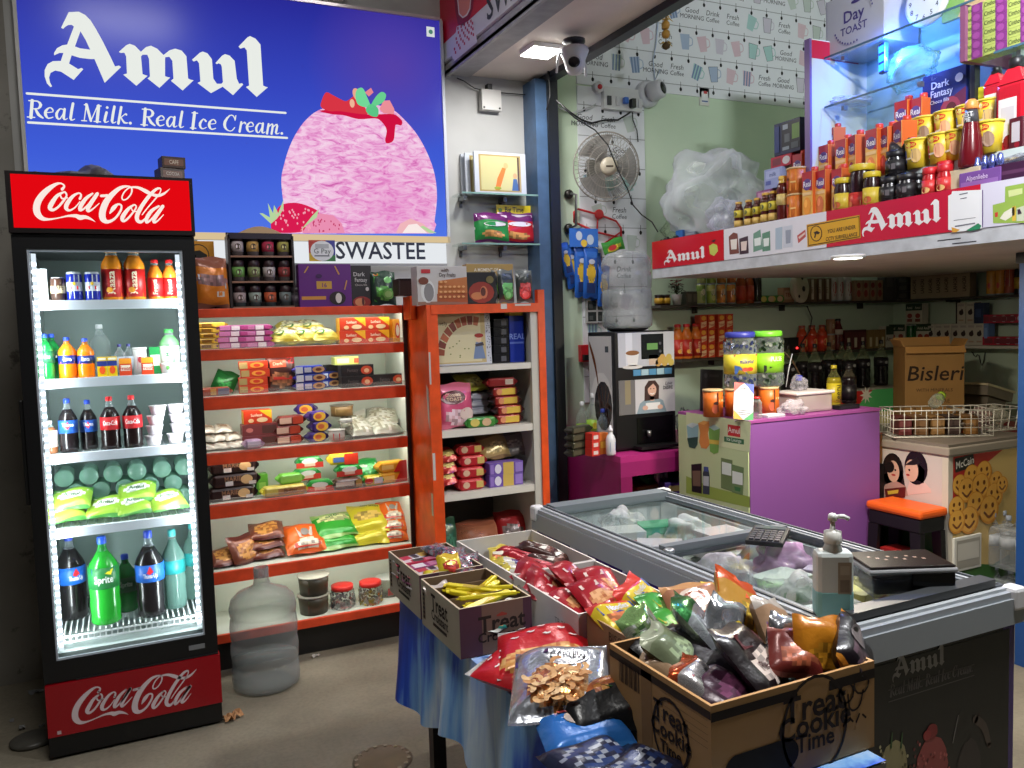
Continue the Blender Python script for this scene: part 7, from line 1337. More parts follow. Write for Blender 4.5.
    b=MB(); p=CY(791,SB2+.001,3.87); b.box(-.045,-.02,0,.045,.02,.095,(20,18,20),'satin',.004); o=b.obj('wifi_router',None,p); tag(o,'black router with a red light on the lower rear shelf','router'); MB().lathe([(.006,0),(.006,.004)],(255,40,40),'emit6',10).obj('status_light',o,(.028,-.02,.03),(PI/2,0,0))
    bl=MB(); q=[PY(x,y,3.86) for x,y in ((807,306),(812,318),(810,330),(800,345),(795,352))]; bl.tube(q,.004,(30,26,24),'satin',5); o=bl.obj('black_cable'); tag(o,'black cable hanging from the cream device to the router','cable')
counter_goods()
# ================================================================ on and around the magenta table
def pink_goods():
    z=TZ+.001
    def T_(key,mk,px,Y,label,cat,rot=0,dz=0,scale=None,zz=None): return inst(key,mk,CY(px,(zz if zz is not None else z)+dz,Y),rot,label,cat,None,scale)
    def waterjar(neck=True):
        def mk():
            pr=[(.118,0),(.132,.012),(.135,.04),(.132,.09),(.126,.1),(.132,.11),(.135,.16),(.132,.19),(.126,.2),(.132,.21),(.135,.25),(.131,.285),(.124,.294),(.131,.303),(.134,.33),(.125,.365),(.1,.39)]
            if neck: pr+=[(.06,.405),(.034,.42),(.03,.44),(.03,.49),(.026,.49),(.026,.45)]
            else: pr+=[(.05,.4),(.0,.402)]
            b=MB(); b.lathe(pr,(160,164,164),'frost',36); o=b.obj('water_jar')
            w=MB(); h=.12 if neck else .2; w.lathe([(.114,.004),(.128,.016),(.129,h),(.0,h+.001)],(166,176,176),'clear',30); w.obj('water',o); return o
        return mk
    p=CY(627.5,PY(645,331,3.455).z+.016,3.585); o=waterjar(False)(); o.location=p; tag(o,'upturned water jar standing on the coffee machine','jar'); o.scale=(.95,.95,.97)
    MB().lathe([(.09,-.015),(.11,-.006),(.11,.0)],(30,30,34),'satin',24).obj('jar_seat',o)
    o=waterjar(True)(); q=PZ(267,684,0); o.location=(q.x,q.y,.002); tag(o,'large empty water jar standing on the floor before the shelf unit','jar')
    db=biscuit(.16,.036,.05,(60,60,46),[('r',.1,.2,.6,.8,(90,90,70)),('r',.65,.2,.9,.8,(40,50,36))],(44,40,32))
    for k in range(4): T_('darkroll',db,578.5,3.50,f"{['bottom','second','third','top'][k]} dark green biscuit pack hanging over the left of the magenta table",'pack',.35,.0365*k)
    rp=carton(.05,.05,.037,(206,50,40),[('r',.2,.2,.8,.7,(226,206,200))])
    for k in range(3): T_('redpk2',rp,592.5,3.45,f"{['bottom','middle','top'][k]} small red carton beside the dark green biscuit packs",'carton',.2,.0375*k)
    T_('orpk',carton(.05,.04,.105,(206,110,40),[('r',.1,.3,.9,.6,(226,170,60))]),602,3.47,'small orange carton left of the white spray bottle','carton')
    def spray():
        b=MB(); b.lathe([(.02,0),(.024,.008),(.024,.075),(.018,.095),(.009,.105),(.009,.115)],(216,218,222),'satin',18); b.add([wrap(.0245,.02)(a,q) for a,q in ((-.016,0),(.016,0),(.016,.045),(-.016,.045))],[(0,1,2,3)],(90,120,170),'satin'); o=b.obj('spray_bottle')
        MB().lathe([(.011,.115),(.011,.128),(.006,.13),(.005,.145)],(226,226,230),'satin',14).obj('nozzle',o); return o
    T_('spray',spray,611,3.41,'small white spray bottle at the front of the magenta table','bottle')
    gb=bottle(.26,.034,(176,190,180),(150,190,60),(.32,.52),(216,218,220),m='clear',clr=(190,200,196),items=[('d',.3,.5,.2,.3,(206,190,60))])
    for i,(px,s) in enumerate(((583,.92),(594,1.08))): T_('greenlab',gb,px,3.70-.03*i,['left','right'][i]+' one of the two clear bottles with green labels beside the coffee machine','bottle',0,0,s)
    T_('bluecap',bottle(.21,.032,(150,164,180),None,cap=(50,70,170),m='clear',clr=(170,186,196)),603.5,3.56,'clear bottle with a blue cap beside the coffee machine','bottle')
    T_('foilbag',polybag_(.05,.04,.085,21,(190,194,200)),684,3.60,'crumpled silver bag right of the coffee machine','bag')
    T_('redlabel',bottle(.14,.02,(190,190,196),(60,90,160),(.2,.6),(206,60,50),name='small_bottle',neck=.5),688,3.50,'small bottle with a blue label right of the coffee machine','bottle')
    # underneath the table top
    zz=PINKZ+.001
    T_('cardbase',carton(.3,.16,.05,(150,112,64),[('r',.1,.3,.5,.7,(120,86,50))],'cardboard_tray',m='card'),650,3.58,'flat cardboard tray on the lower shelf of the magenta table','tray',.1,0,None,zz)
    def roll(): b=MB(); b.tube([(0.035*math.cos(t*PI/8),0,.04+.035*math.sin(t*PI/8)) for t in range(16)],.011,(206,206,200),'satin',8,True); b.tube([(0.025*math.cos(t*PI/8),.02,.04+.025*math.sin(t*PI/8)) for t in range(16)],.011,(190,190,186),'satin',8,True); return b.obj('tape_roll')
    T_('roll',roll,662,3.50,'white coil of hose under the magenta table','roll',.3,.051,None,zz)
    T_('greenst',pouch(.1,.12,.04,(40,120,60),(60,140,70),(90,160,90)),651,3.53,'green packet behind the white coil under the magenta table','pouch',(-.9,0,.5),.055,None,zz)
    b=MB(); p=CY(677,PINKZ,3.40); b.box(-.07,-.02,0,.07,.12,.075,(90,60,150),'satin',.003); o=b.obj('violet_box',None,(p.x,p.y,zz),(0,0,-.3)); tag(o,'violet box at the right under the magenta table','box'); MB().rect(-.05,.03,.05,.06,(190,170,110),front(-.0206)).obj('print',o)
    T_('greystick',carton(.02,.02,.2,(110,130,100),(),'stick'),640,3.62,'thin grey stick leaning under the magenta table','stick',(-.3,-.6,0),.05,.8,zz)
pink_goods()
# ================================================================ on the smiley freezer and beside it
def mccain_goods():
    z=MZ+.001
    p=CY(927.5,z,3.02); zt=PY(927,347,2.93).z; h=zt-z
    w=.285; o=empty('cardboard_box',p,-.62); tag(o,'open brown cardboard water carton standing on the smiley freezer','box')
    KB=(150,112,62); b=MB(); b.box(-w/2,-.11,0,w/2,-.106,h,KB,'card'); b.box(-w/2,.106,0,w/2,.11,h,KB,'card'); b.box(-w/2,-.106,0,-w/2+.004,.106,h,KB,'card'); b.box(w/2-.004,-.106,0,w/2,.106,h,KB,'card'); b.box(-w/2,-.106,0,w/2,.106,.004,KB,'card'); b.obj('body',o)
    f=front(-.1106); b=MB(); b.text('Bisleri',-.0,h*.58,.078,(40,26,18),f,'matte',bold=.012,shear=.15,sx=1.02); b.text('WITH MINERALS',-.0,h*.44,.017,(60,40,26),f,'matte'); b.text('1 LITRE',.03,h*.30,.02,(70,46,28),f,'matte'); b.rect(-w*.36,h*.2,-w*.31,h*.24,(110,76,40),f,'matte'); b.obj('print',o)
    for yy,rx,ln in ((.11,-.25,.045),(-.11,2.5,.04)):
        g=MB(); g.box(-w/2,-.002,0,w/2,.002,ln,(176,130,72),'card'); q=g.obj('flap',o,(0,yy,h),(rx,0,0))
    for s in (-1,1): g=MB(); g.box(-.002,-.1,0,.002,.1,.04,(176,130,72),'card'); g.obj('flap',o,(s*w/2,0,h),(0,s*.5,0))
    def basket(name,cx,cy,W_,Dp,rz,hh,lab,nx,ny,nz,splay=.0):
        o=empty(name,(cx,cy,z),rz); tag(o,lab,'basket'); wc=(216,212,200)
        P=lambda x,y,t:(x*(1+splay*t),y*(1+splay*t),t*hh+.004)
        b=MB()
        for k in range(nz+1): t=k/nz; b.tube([P(-W_,-Dp,t),P(W_,-Dp,t),P(W_,Dp,t),P(-W_,Dp,t)],.0034 if k in(0,nz) else .0022,wc,'satin',5,True)
        b.obj('rim',o); b=MB()
        for i in range(nx+1): x=-W_+2*W_*i/nx; b.tube([P(x,-Dp,1),P(x,-Dp,0),P(x,Dp,0),P(x,Dp,1)],.0022,wc,'satin',5)
        for i in range(1,ny): y=-Dp+2*Dp*i/ny; b.tube([P(-W_,y,1),P(-W_,y,0),P(W_,y,0),P(W_,y,1)],.0022,wc,'satin',5)
        b.obj('wire_mesh',o); return o
    basket('wire_basket',3.545,2.735,.225,.10,-.55,.125,'white wire basket on the front of the smiley freezer',9,5,3)
    basket('wire_basket',3.90,2.72,.13,.09,-.2,.105,'white wire basket at the back right of the smiley freezer',6,4,2,.12)
    bx=[('maroon',(96,40,40)),('brown',(110,76,44)),('tan',(140,104,60)),('dark',(60,44,40)),('ochre',(130,90,44))]
    for i,(px,nm_) in enumerate(zip((888,905,921,937,950),bx)): inst('bk%d'%i,carton(.06,.13,.085,nm_[1],[('r',.1,.2,.9,.8,tuple(min(255,c+24) for c in nm_[1]))]),(3.545+(-.15+.075*i)*.852,2.745-(-.15+.075*i)*-.0-(-.15+.075*i)*.523,z+.008),-.55,f'{nm_[0]} packet standing in the front wire basket','packet')
    b=MB(); b.lathe([(.028,0),(.03,.07),(.018,.09),(.018,.11)],(200,206,190),'clear',14); o=b.obj('clear_bottle',None,Vector((3.52,2.72,z+.155)),(0,1.35,.4)); tag(o,'clear bottle with a lime cap lying on the front wire basket','bottle'); MB().lathe([(.021,.108),(.021,.135)],(150,180,50),'satin',12).obj('cap',o)
    inst('whitecloth',polybag_(.05,.035,.02,31,(176,172,164)),(3.66,2.64,z+.03),0,'white cloth inside the front wire basket','cloth')
    inst('pinkbag2',polybag_(.05,.05,.055,33,(190,150,146)),(3.85,2.72,z+.008),0,'pinkish plastic bag in the rear wire basket','bag'); inst('clearbag3',polybag_(.04,.05,.055,35,(200,196,176)),(3.95,2.70,z+.008),0,'clear plastic bag in the rear wire basket','bag')
    b=MB(); b.box(-.15,-.09,0,.15,.09,.012,(196,184,150),'card'); b.box(-.14,-.085,-.05,.14,.085,0,(120,110,96),'card'); b.obj('box_lid',None,CY(985,z+.16,3.02)+Vector((0,0,0)),(0,.22,.15)); o=bpy.data.objects['box_lid']; tag(o,'cream cardboard lid tilted behind the rear wire basket','lid'); MB().box(-.1,-.07,-.20,.1,.07,-.055,(110,100,86),'card').obj('carton_body',o)
    # small carton with an orange sticker, its crate
    p=Vector((3.278,2.95,0)); b=MB(); b.box(-.034,-.12,0,.034,.12,.72,(24,22,22),'satin'); b.box(-.034,-.121,.1,.034,-.12,.14,(40,38,38),'satin'); o=b.obj('dark_crate',None,(p.x,p.y,0)); tag(o,'dark crate between the purple counter and the smiley freezer','crate'); MB().box(-.03,-.124,.4,.03,-.121,.46,(44,40,40),'satin').obj('slot_panel',o)
    o=inst('smallct',carton(.068,.22,.14,(150,112,62),[('r',.42,.45,.66,.85,(206,120,40)),('r',.45,.5,.63,.62,(226,160,60)),('r',.44,.15,.62,.42,(120,86,46))],'carton',m='card'),(p.x,p.y,.721),0,'brown carton with an orange sticker left of the smiley freezer','carton'); MB().box(-.034,-.11,.1405,.034,.11,.15,(170,120,100),'satin').obj('card_lid',o)
    # orange stool
    q=Vector((3.213,2.625,0)); o=empty('plastic_stool',(q.x,q.y,0),PI/2); tag(o,'black plastic stool with a bright orange seat beside the purple counter','stool')
    b=MB(); b.box(-.15,-.09,.535,.15,.09,.575,(226,92,24),'satin',.014); b.obj('seat',o); b=MB(); b.box(-.14,-.08,.47,.14,.08,.535,(20,18,20),'satin',.008); b.disc(-.03,.49,.018,.011,(150,160,190),front(-.0806)); b.obj('apron',o)
    for sx in (-1,1):
        for sy in (-1,1):
            l=MB(); l.add([(sx*.14,sy*.08,.47),(sx*.085,sy*.08,.47),(sx*.085,sy*.06,.47),(sx*.14,sy*.05,.47),(sx*.15,sy*.09,0),(sx*.115,sy*.09,0),(sx*.115,sy*.07,0),(sx*.15,sy*.07,0)],[(0,1,5,4),(1,2,6,5),(2,3,7,6),(3,0,4,7),(4,5,6,7),(0,3,2,1)],(18,16,18),'satin'); l.obj('leg',o)
    inst('redbook',carton(.19,.11,.14,(150,30,30),[('r',.0,.0,1,.7,(60,40,40))]+[('r',.35,.08*i,.7,.08*i+.03,(190,170,90)) for i in range(8)]),(q.x,q.y,.22),PI/2,'red box on the crate under the orange stool','box') 
    MB().box(-.1,-.055,0,.1,.055,.218,(26,24,24),'satin',.003).obj('low_crate',None,(q.x,q.y,.0)); bpy.data.objects['low_crate'].rotation_euler=(0,0,PI/2); tag(bpy.data.objects['low_crate'],'low dark crate on the floor under the orange stool','crate')
    # red cabinet, water packs, blue post at the right
    P=PY(1006,430,2.75); o=MB().box(P.x,2.75,0,P.x+.35,3.1,P.z,(130,22,30),'satin').obj('red_cabinet'); tag(o,'dark red steel cabinet right of the smiley freezer','cabinet')
    l=MB(); l.box(P.x+.02,2.744,P.z-.36,P.x+.3,2.75,P.z-.03,(150,28,34),'satin'); d=l.obj('door',o); l=MB(); z0=P.z-.03
    l.box(P.x+.025,2.740,z0-.32,P.x+.032,2.744,z0-.01,(206,190,180),'satin'); l.box(P.x+.025,2.740,z0-.017,P.x+.29,2.744,z0-.01,(206,190,180),'satin'); l.obj('trim_line',d); MB().box(P.x+.05,2.732,z0-.25,P.x+.062,2.744,z0-.13,(170,166,160),'metal',.003).obj('handle',d)
    wb=bottle(.25,.036,(170,176,184),(190,196,206),(.4,.6),(150,160,176),m='clear',clr=(190,196,206)); 
    def pack():
        o=empty('water_bottle_pack',(0,0,0))
        for i in range(3):
            for j in range(2): 
                c=dup(_P['wb0'],o); c.location=(-.074+.074*i,-.037+.074*j,0); c.name='bottle'
        b=MB(); b.box(-.114,-.077,-.001,.114,.077,.19,(196,204,212),'clear',.02); b.obj('shrink_wrap',o); return o
    _P['wb0']=wb(); base=_P['wb0']
    x=PY(1010,500,2.42).x+.03
    for k in range(2): inst('wpack',pack,(x+.02*(1-k),2.42,.28*k+.003) if k==0 else (x,2.42,.255),PI/2,['lower','upper'][k]+' shrink-wrapped pack of water bottles by the blue post','pack')
    bpy.data.objects.remove(base.children[0]); 
    for ch in list(base.children): bpy.data.objects.remove(ch)
    bpy.data.objects.remove(base)
    P=PY(1016.5,500,2.12); b=MB(); b.box(P.x,2.05,0,P.x+.09,2.12,PY(1017,262,2.05).z,(24,70,130),'satin'); o=b.obj('steel_post'); tag(o,'blue steel post at the right edge of the shop','post'); b=MB(); t=PY(1017,262,2.05).z; b.box(P.x-.008,2.04,t,P.x+.1,2.13,1.668,(18,18,20),'satin'); b.obj('top_bracket',o)
mccain_goods()
# ================================================================ snack table with cartons
TBZ=.65
def snack_table():
    o=empty('folding_table',(0,0,0)); tag(o,'long folding table under the blue tie-dye cloth','table')
    x0,x1,y0,y1=.735,1.2,1.02,2.375
    b=MB(); b.box(x0,y0,TBZ-.03,x1,y1,TBZ-.006,(120,116,110),'satin'); b.obj('table_top',o)
    for x in (x0+.07,x1-.06):
        for y in (y0+.1,y1-.06): MB().box(x-.02,y-.02,0,x+.02,y+.02,TBZ-.03,(26,24,24),'satin').obj('leg',o)
    # cloth: top plus hanging sides with folds
    b=MB(); n=60
    def edge(t):                                             # outline walk: near-left -> far-left -> far-right
        L=(y1-y0); Wd=(x1-x0)
        s=t*(L+Wd)
        return (x0-.012,y0+s,-1,0) if s<L else (x0-.012+(s-L),y1+.012,0,1)
    def skirt(u,v):
        x,y,nx,ny=edge(u); d=v; fold=(.014*math.sin(u*64)+.010*math.sin(u*27+1))*d**1.3
        drop=.29+.035*math.sin(u*9.0+.6)+.02*math.sin(u*23); 
        return (x+nx*(fold+.018*d),y+ny*(fold+.018*d),TBZ-.001-drop*d)
    b.grid(skirt,150,16,(255,255,255),'tiedye'); b.rect(x0-.012,y0,x1,y1+.012,W,top(TBZ-.001),'tiedye')
    c=b.obj('table_cloth'); tag(c,'blue and white tie-dye cloth draped over the snack table','cloth')
snack_table()
KR=(132,106,86); KI=(150,122,92)
def open_box(name,x0,x1,y0,y1,z0,z1,col,label,inner=None,prints=None,div=(),m='card',t=.005,flap=None):
    o=empty(name,((x0+x1)/2,(y0+y1)/2,z0)); tag(o,label,'box'); w,d,h=(x1-x0)/2,(y1-y0)/2,z1-z0; ic=inner or col
    b=MB()
    def wall(a,bb,inside):
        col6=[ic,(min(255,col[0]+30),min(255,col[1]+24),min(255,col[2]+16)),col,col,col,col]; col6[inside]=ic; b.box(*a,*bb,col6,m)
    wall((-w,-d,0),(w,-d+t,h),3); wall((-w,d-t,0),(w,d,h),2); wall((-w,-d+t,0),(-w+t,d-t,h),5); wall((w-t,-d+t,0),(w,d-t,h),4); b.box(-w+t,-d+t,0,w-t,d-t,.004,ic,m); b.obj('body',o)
    for k,(ya) in enumerate(div): g=MB(); g.box(-w+t,ya-d,.004,w-t,ya-d+.003,h*.94,ic,m); g.obj('divider',o)
    if prints: g=MB(); prints(g,lambda k=0:(lambda a,z:(-w-.0006-k*.0005,-a,z)),lambda k=0:front(-d-.0006-k*.0005),w,d,h); g.obj('print',o)
    return o
DK=(44,32,28)
def treat_print(g,fl,ff,w,d,h):
    g.text('Treat',0,h*.54,.042,DK,fl(),'matte',bold=.03,sx=.9); g.text('Croissant',0,h*.33,.026,DK,fl(),'matte',bold=.03,sx=.85); g.rect(-.05,h*.20,.05,h*.27,DK,fl(),'matte'); g.rect(-d+.012,.02,-d+.03,h-.03,(110,84,66),fl(),'matte')
    for i in range(7): g.rect(-d+.014,.024+i*.012,-d+.028,.030+i*.012,DK,fl(1),'matte')
    g.rect(-w*.4,.0,w*.75,h,(118,92,80),ff(),'matte'); g.text('Treat',w*.15,h*.45,.04,DK,ff(1),'matte',bold=.03); g.text('Croissant',w*.15,h*.25,.024,DK,ff(1),'matte',bold=.03); g.poly([(w*.0,h*.75),(w*.15,h*.8),(w*.3,h*.75),(w*.28,h*.72),(w*.02,h*.72)],(150,60,50),'matte',ff(1))
    g.rect(-w,0,-w*.4,h,(84,52,66),ff(),'matte'); g.rect(w*.75,0,w,h,(84,52,66),ff(),'matte')
GREY=(178,166,148)
def table_boxes():
    z0,z1=TBZ+.002,.775
    open_box('cardboard_box',.703,.893,2.12,2.405,z0,z1,GREY,'grey brown carton of sachets at the far left corner of the table',(112,88,66),treat_print)
    open_box('cardboard_box',.697,.89,1.812,2.09,z0,z1,GREY,'grey brown divided carton of yellow sticks, second from the far left',(120,96,72),treat_print,(.10,.2))
    WB=(206,204,204)
    open_box('white_carton',.925,1.19,2.0,2.405,z0,z1,WB,'white open carton of mixed bars at the far right of the table',(196,192,188),lambda g,fl,ff,w,d,h:(g.rect(-w+.02,h*.2,-w+.08,h*.3,(170,168,166),ff(),'matte')))
    open_box('white_carton',.925,1.185,1.64,1.997,z0,z1,WB,'white open carton of red peanut pouches in the middle of the table',(196,192,188),lambda g,fl,ff,w,d,h:(g.text('TB-20G',d*.55,h*.55,.016,(110,110,112),fl(),'matte'),g.disc(-d*.75,h*.75,.014,.014,(150,150,150),fl(),'matte'),g.disc(-d*.75,h*.75,.011,.011,WB,fl(1),'matte')))
    open_box('cardboard_box',.945,1.222,1.385,1.635,z0,z1,(150,122,92),'brown carton of noodle packs behind the big biscuit carton',(120,92,50),lambda g,fl,ff,w,d,h:(g.text('BISCUITS',d*.2,h*.75,.02,(80,62,48),fl(),'matte'),g.text('NET QTY 24 U',d*.2,h*.58,.012,(96,76,60),fl(),'matte'),g.rect(-.02,h*.2,.06,h*.45,(136,108,82),fl(),'matte')))
    def big(g,fl,ff,w,d,h):
        for i in range(14): g.rect(-d*.78+i*.005,h*.62,-d*.78+i*.005+(.003 if i%3 else .0015),h*.9,DK,fl(),'matte')
        g.rect(-d*.30,0,-d*.08,h,(146,110,72),fl(),'matte')
        for cx,f,rr in ((d*.28,fl,.052),(w*.22,ff,.075)):
            cz=h*.40 if f is fl else h*.46
            g.stroke([(cx+rr*math.cos(t*PI/12),cz+rr*1.2*math.sin(t*PI/12),.006) for t in range(25)],DK,f(1),'matte',1); g.text('Treat',cx,cz+.018,rr*.62,DK,f(1),'matte',bold=.03); g.text('Cookie',cx,cz-.012,rr*.55,DK,f(1),'matte',bold=.03); g.text('Time',cx,cz-.04,rr*.42,DK,f(1),'matte',bold=.03)
        for i in range(6): g.rect(d*.1,h*.9-i*.012,d*.95,h*.904-i*.012,(96,76,56),fl(),'matte')
        g.poly([(-w*.7+.03*math.cos(t),h*.25+.028*math.sin(t)) if math.cos(t)<0 else (-w*.15+.03*math.cos(t),h*.25+.028*math.sin(t)) for t in [PI/2+i*2*PI/24 for i in range(24)]],(24,18,16),'matte',ff(1))
        for (x,z,s) in ((w*.82,h*.78,.018),(w*.62,h*.72,.018)): g.stroke([(x+s*math.cos(t*PI/6),z+s*math.sin(t*PI/6),.004) for t in range(13)],DK,ff(1),'matte',1)
        g.stroke([(w*.64+.0,h*.7,.004),(w*.66,h*.55,.004),(w*.72,h*.5,.004),(w*.8,h*.55,.004),(w*.84,h*.7,.004)],DK,ff(1),'matte',3)
        for i in range(4): g.stroke([(w*.58+i*.016,h*.36+.01*(i%2),.004),(w*.62+i*.016,h*.44-.01*(i%2),.004)],DK,ff(1),'matte',1)
        g.rect(-w,h-.028,w*.0,h-.012,(40,30,26),ff(),'matte'); g.rect(w*.4,h-.032,w,h-.014,(40,30,26),ff(),'matte'); g.rect(-d,h-.024,d,h-.01,(60,46,38),fl(),'matte')
    o=open_box('cardboard_box',.842,1.216,1.06,1.37,z0,.815,(176,134,86),'big brown biscuit carton heaped with dark snack bags at the table front',(96,72,50),big,t=.006)
table_boxes()
def table_goods():
    rr=random.Random(20)
    # sachets
    def strip(base,bits):
        def mk():
            b=MB(); b.box(-.062,-.017,0,.062,.017,.010,base,'film',.003)
            for (a,c,q) in bits: b.rect(-.062+.124*a,-.015,-.062+.124*c,.015,q,top(.0103),'film')
            b.box(-.07,-.017,.004,-.062,.017,.006,base,'film'); b.box(.062,-.017,.004,.07,.017,.006,base,'film'); return b.obj('snack_bar')
        return mk
    S1=strip((206,60,90),[(.05,.3,(236,210,220)),(.35,.6,(60,50,60)),(.65,.95,(226,120,150))]); S2=strip((206,200,206),[(.1,.35,(190,50,80)),(.4,.55,(50,50,70)),(.6,.9,(226,190,90))]); S3=strip((150,60,110),[(.1,.4,(230,220,226)),(.5,.9,(196,120,160))])
    k=0
    for r_ in range(5):
        for c_ in range(4):
            p=(.745+.008*r_+rr.uniform(-.004,.004)+ (c_%2)*.012,2.16+.05*r_+rr.uniform(-.006,.006),.70+.0125*c_); inst('sach%d'%(k%3),(S1,S2,S3)[k%3],(.775+rr.uniform(-.008,.008),p[1],.715+.0125*c_),(rr.uniform(-.08,.08),rr.uniform(-.06,.06),rr.uniform(-.25,.25)),f"{['pink','white','violet'][k%3]} bar in the {['front','second','third','fourth','rear'][r_]} pile of the far left carton, {['lowest','second','third','topmost'][c_]}",'bar','sachet bars in the far left carton'); k+=1
    sv=pouch(.075,.1,.03,(150,152,160),(170,172,180),(120,120,130),m='foil',seed=40,pics=[(190,190,200),(110,112,122),(206,120,140)],pr=(.5,.4),pic_y=.5)
    for i,(x,y,z) in enumerate(((.855,2.15,.75),(.86,2.22,.75),(.855,2.29,.752),(.86,2.25,.765),(.862,2.34,.755))): inst('silverp',sv,(x,y-.05,z),(-1.3,rr.uniform(-.2,.2),rr.uniform(-.5,.5)),['front','second','third','topmost','rear'][i]+' silver sachet in the far left carton','sachet')
    yl=pouch(.07,.06,.025,(216,196,50),(206,170,40),(190,60,50),[('d',.5,.5,.3,.16,(206,60,50)),('d',.5,.5,.22,.1,(230,200,80))],'noodle_sachet',seed=42); inst('yellows',yl,(.80,2.125,.76),(-.5,0,.1),'yellow noodle sachet at the front of the far left carton','sachet')
    inst('yellows',None,(.775,2.12,.745),(-1.2,0,.3),'small yellow sachet low in the far left carton','sachet')
    # yellow sticks in the divided carton
    def stick(c):
        def mk(): b=MB(); b.box(-.075,-.009,0,.075,.009,.012,c,'film',.003); b.rect(-.03,-.008,.02,.008,(190,160,40),top(.0122),'film'); b.box(-.083,-.009,.004,-.075,.009,.007,c,'film'); b.box(.075,-.009,.004,.083,.009,.007,c,'film'); return b.obj('snack_stick')
        return mk
    st=stick((226,206,40)); pl=[(.80,1.945,.72,.45,-.35),(.815,1.955,.725,-.2,.5),(.80,1.965,.735,.15,-.7),(.82,1.97,.728,-.35,.6),(.805,1.985,.72,.3,-.2),(.79,1.94,.712,.1,.9),(.825,1.95,.735,-.1,-.5),(.79,1.86,.735,-.1,.35),(.80,1.875,.742,.06,-.1)]
    for i,(x,y,z,ry,rz) in enumerate(pl): inst('ystick',st,(x,y,z+.025),(rr.uniform(-.3,.3),ry*.5,rz),(nth(i,7)+' yellow sticks in the middle compartment of the divided carton') if i<7 else ['left','right'][i-7]+' yellow stick in the front compartment of the divided carton','stick')
    tp=pouch(.06,.07,.02,(50,140,130),(206,206,200),(206,150,90),seed=44); 
    for i,(x,y) in enumerate(((.755,1.86),(.80,1.84),(.84,1.855))): inst('tealp',tp,(x,y-.03,.695+.01*i),(-1.0,0,rr.uniform(-.4,.4)),nth(i,3)+' small teal sachets in the front compartment','sachet')
    inst('greyp',pouch(.08,.08,.03,(170,150,140),(190,176,170),(150,120,110),seed=45),(.745,2.02,.70),(-.7,0,.3),'greyish pink sachet in the rear compartment of the divided carton','sachet')
    # far right white carton
    fl=pouch(.05,.13,.035,(176,36,50),(150,30,40),(206,90,100),[('r',.3,.2,.7,.8,(196,60,70))],seed=50); br=pouch(.05,.14,.035,(70,40,36),(60,36,32),(110,70,60),[('r',.2,.35,.8,.7,(226,220,210)),('t','Nutri',.5,.48,.12,(80,40,40),.7)],seed=51); ye=pouch(.055,.12,.03,(216,190,60),(226,206,90),(206,110,60),[('r',.2,.3,.8,.55,(226,220,200))],seed=52); wb=pouch(.055,.12,.03,(210,206,196),(196,180,70),(70,60,130),[('r',.1,.55,.9,.8,(226,200,70)),('r',.2,.2,.8,.4,(70,80,150))],seed=53)
    for i,(k_,mk,px,py,z,rz,lb) in enumerate((('br',br,548,563,.735,.9,'lower brown nut bar'),('ye',ye,505,552,.735,.3,'rear yellow wafer pack'),('ye',ye,498,556,.735,-.4,'left yellow wafer pack'),('fl',fl,537,566,.735,.7,'front red tube pouch'),('fl',fl,524,558,.745,.75,'middle red tube pouch'),('fl',fl,517,553,.74,.8,'rear red tube pouch'),('wb',wb,513,565,.74,.8,'white and yellow wafer pack'),('wb',wb,519,571,.735,1.0,'front white and yellow wafer pack'),('br',br,541,551,.755,.75,'upper brown nut bar'),('br',br,556,557,.74,.3,'rightmost brown nut bar'),('ye',ye,530,547,.725,.2,'yellow wafer pack in the back corner'))):
        mid(k_,mk,PZ(px,py,z),(-1.42+rr.uniform(-.08,.08),rr.uniform(-.1,.1),rz),.13,lb+' in the far right white carton','pack')
    # peanut pouches
    pn=pouch(.12,.15,.045,(166,26,40),(140,20,34),(206,150,100),[('r',.15,.62,.6,.74,(226,200,190))],seed=60,pics=[(206,140,90),(176,100,60),(226,170,120)],pr=(.34,.16),pic_y=.34,band=.16)
    for px,py,z,rx,ry,rz,lb in ((572,604,.735,-1.35,0,.4,'front'),(597,597,.755,-1.15,0,.1,'upper front'),(600,586,.765,-1.1,.1,-.1,'middle'),(575,580,.765,-1.0,.15,.6,'rear'),(549,590,.745,-.9,-.3,.9,'left leaning'),(538,581,.745,-.9,-.3,.7,'far left leaning'),(556,598,.735,-1.3,0,.9,'lowest')): mid('peanut_p',pn,PZ(px,py,z),(rx,ry,rz),.15,lb+' red peanut pouch in the middle white carton','pouch',None,.95)
    # noodle packs in the brown carton
    np_=pouch(.12,.12,.05,(226,196,50),(216,60,50),(206,120,70),[('r',.1,.55,.9,.78,(50,80,160)),('t','Noodles',.5,.6,.14,(236,236,240),.7),('r',.2,.1,.8,.25,(216,70,60))],'noodle_pack',seed=70); ng=pouch(.11,.12,.05,(70,160,60),(60,140,60),(150,190,110),[('r',.2,.5,.8,.7,(216,206,60))],'noodle_pack',seed=71); nw=pouch(.14,.12,.05,(176,120,90),(206,150,100),(226,206,180),[('d',.45,.5,.28,.22,(226,206,190)),('d',.45,.5,.2,.14,(150,80,60)),('r',.7,.2,.98,.9,(226,190,50)),('r',.05,.02,.6,.2,(190,60,50))],'noodle_pack',seed=72)
    ns=pouch(.10,.12,.04,(190,194,170),(150,190,120),(120,150,90),seed=73,m='foil',pics=[(150,176,120),(206,210,200),(96,130,80)],pr=(.4,.4),pic_y=.5)
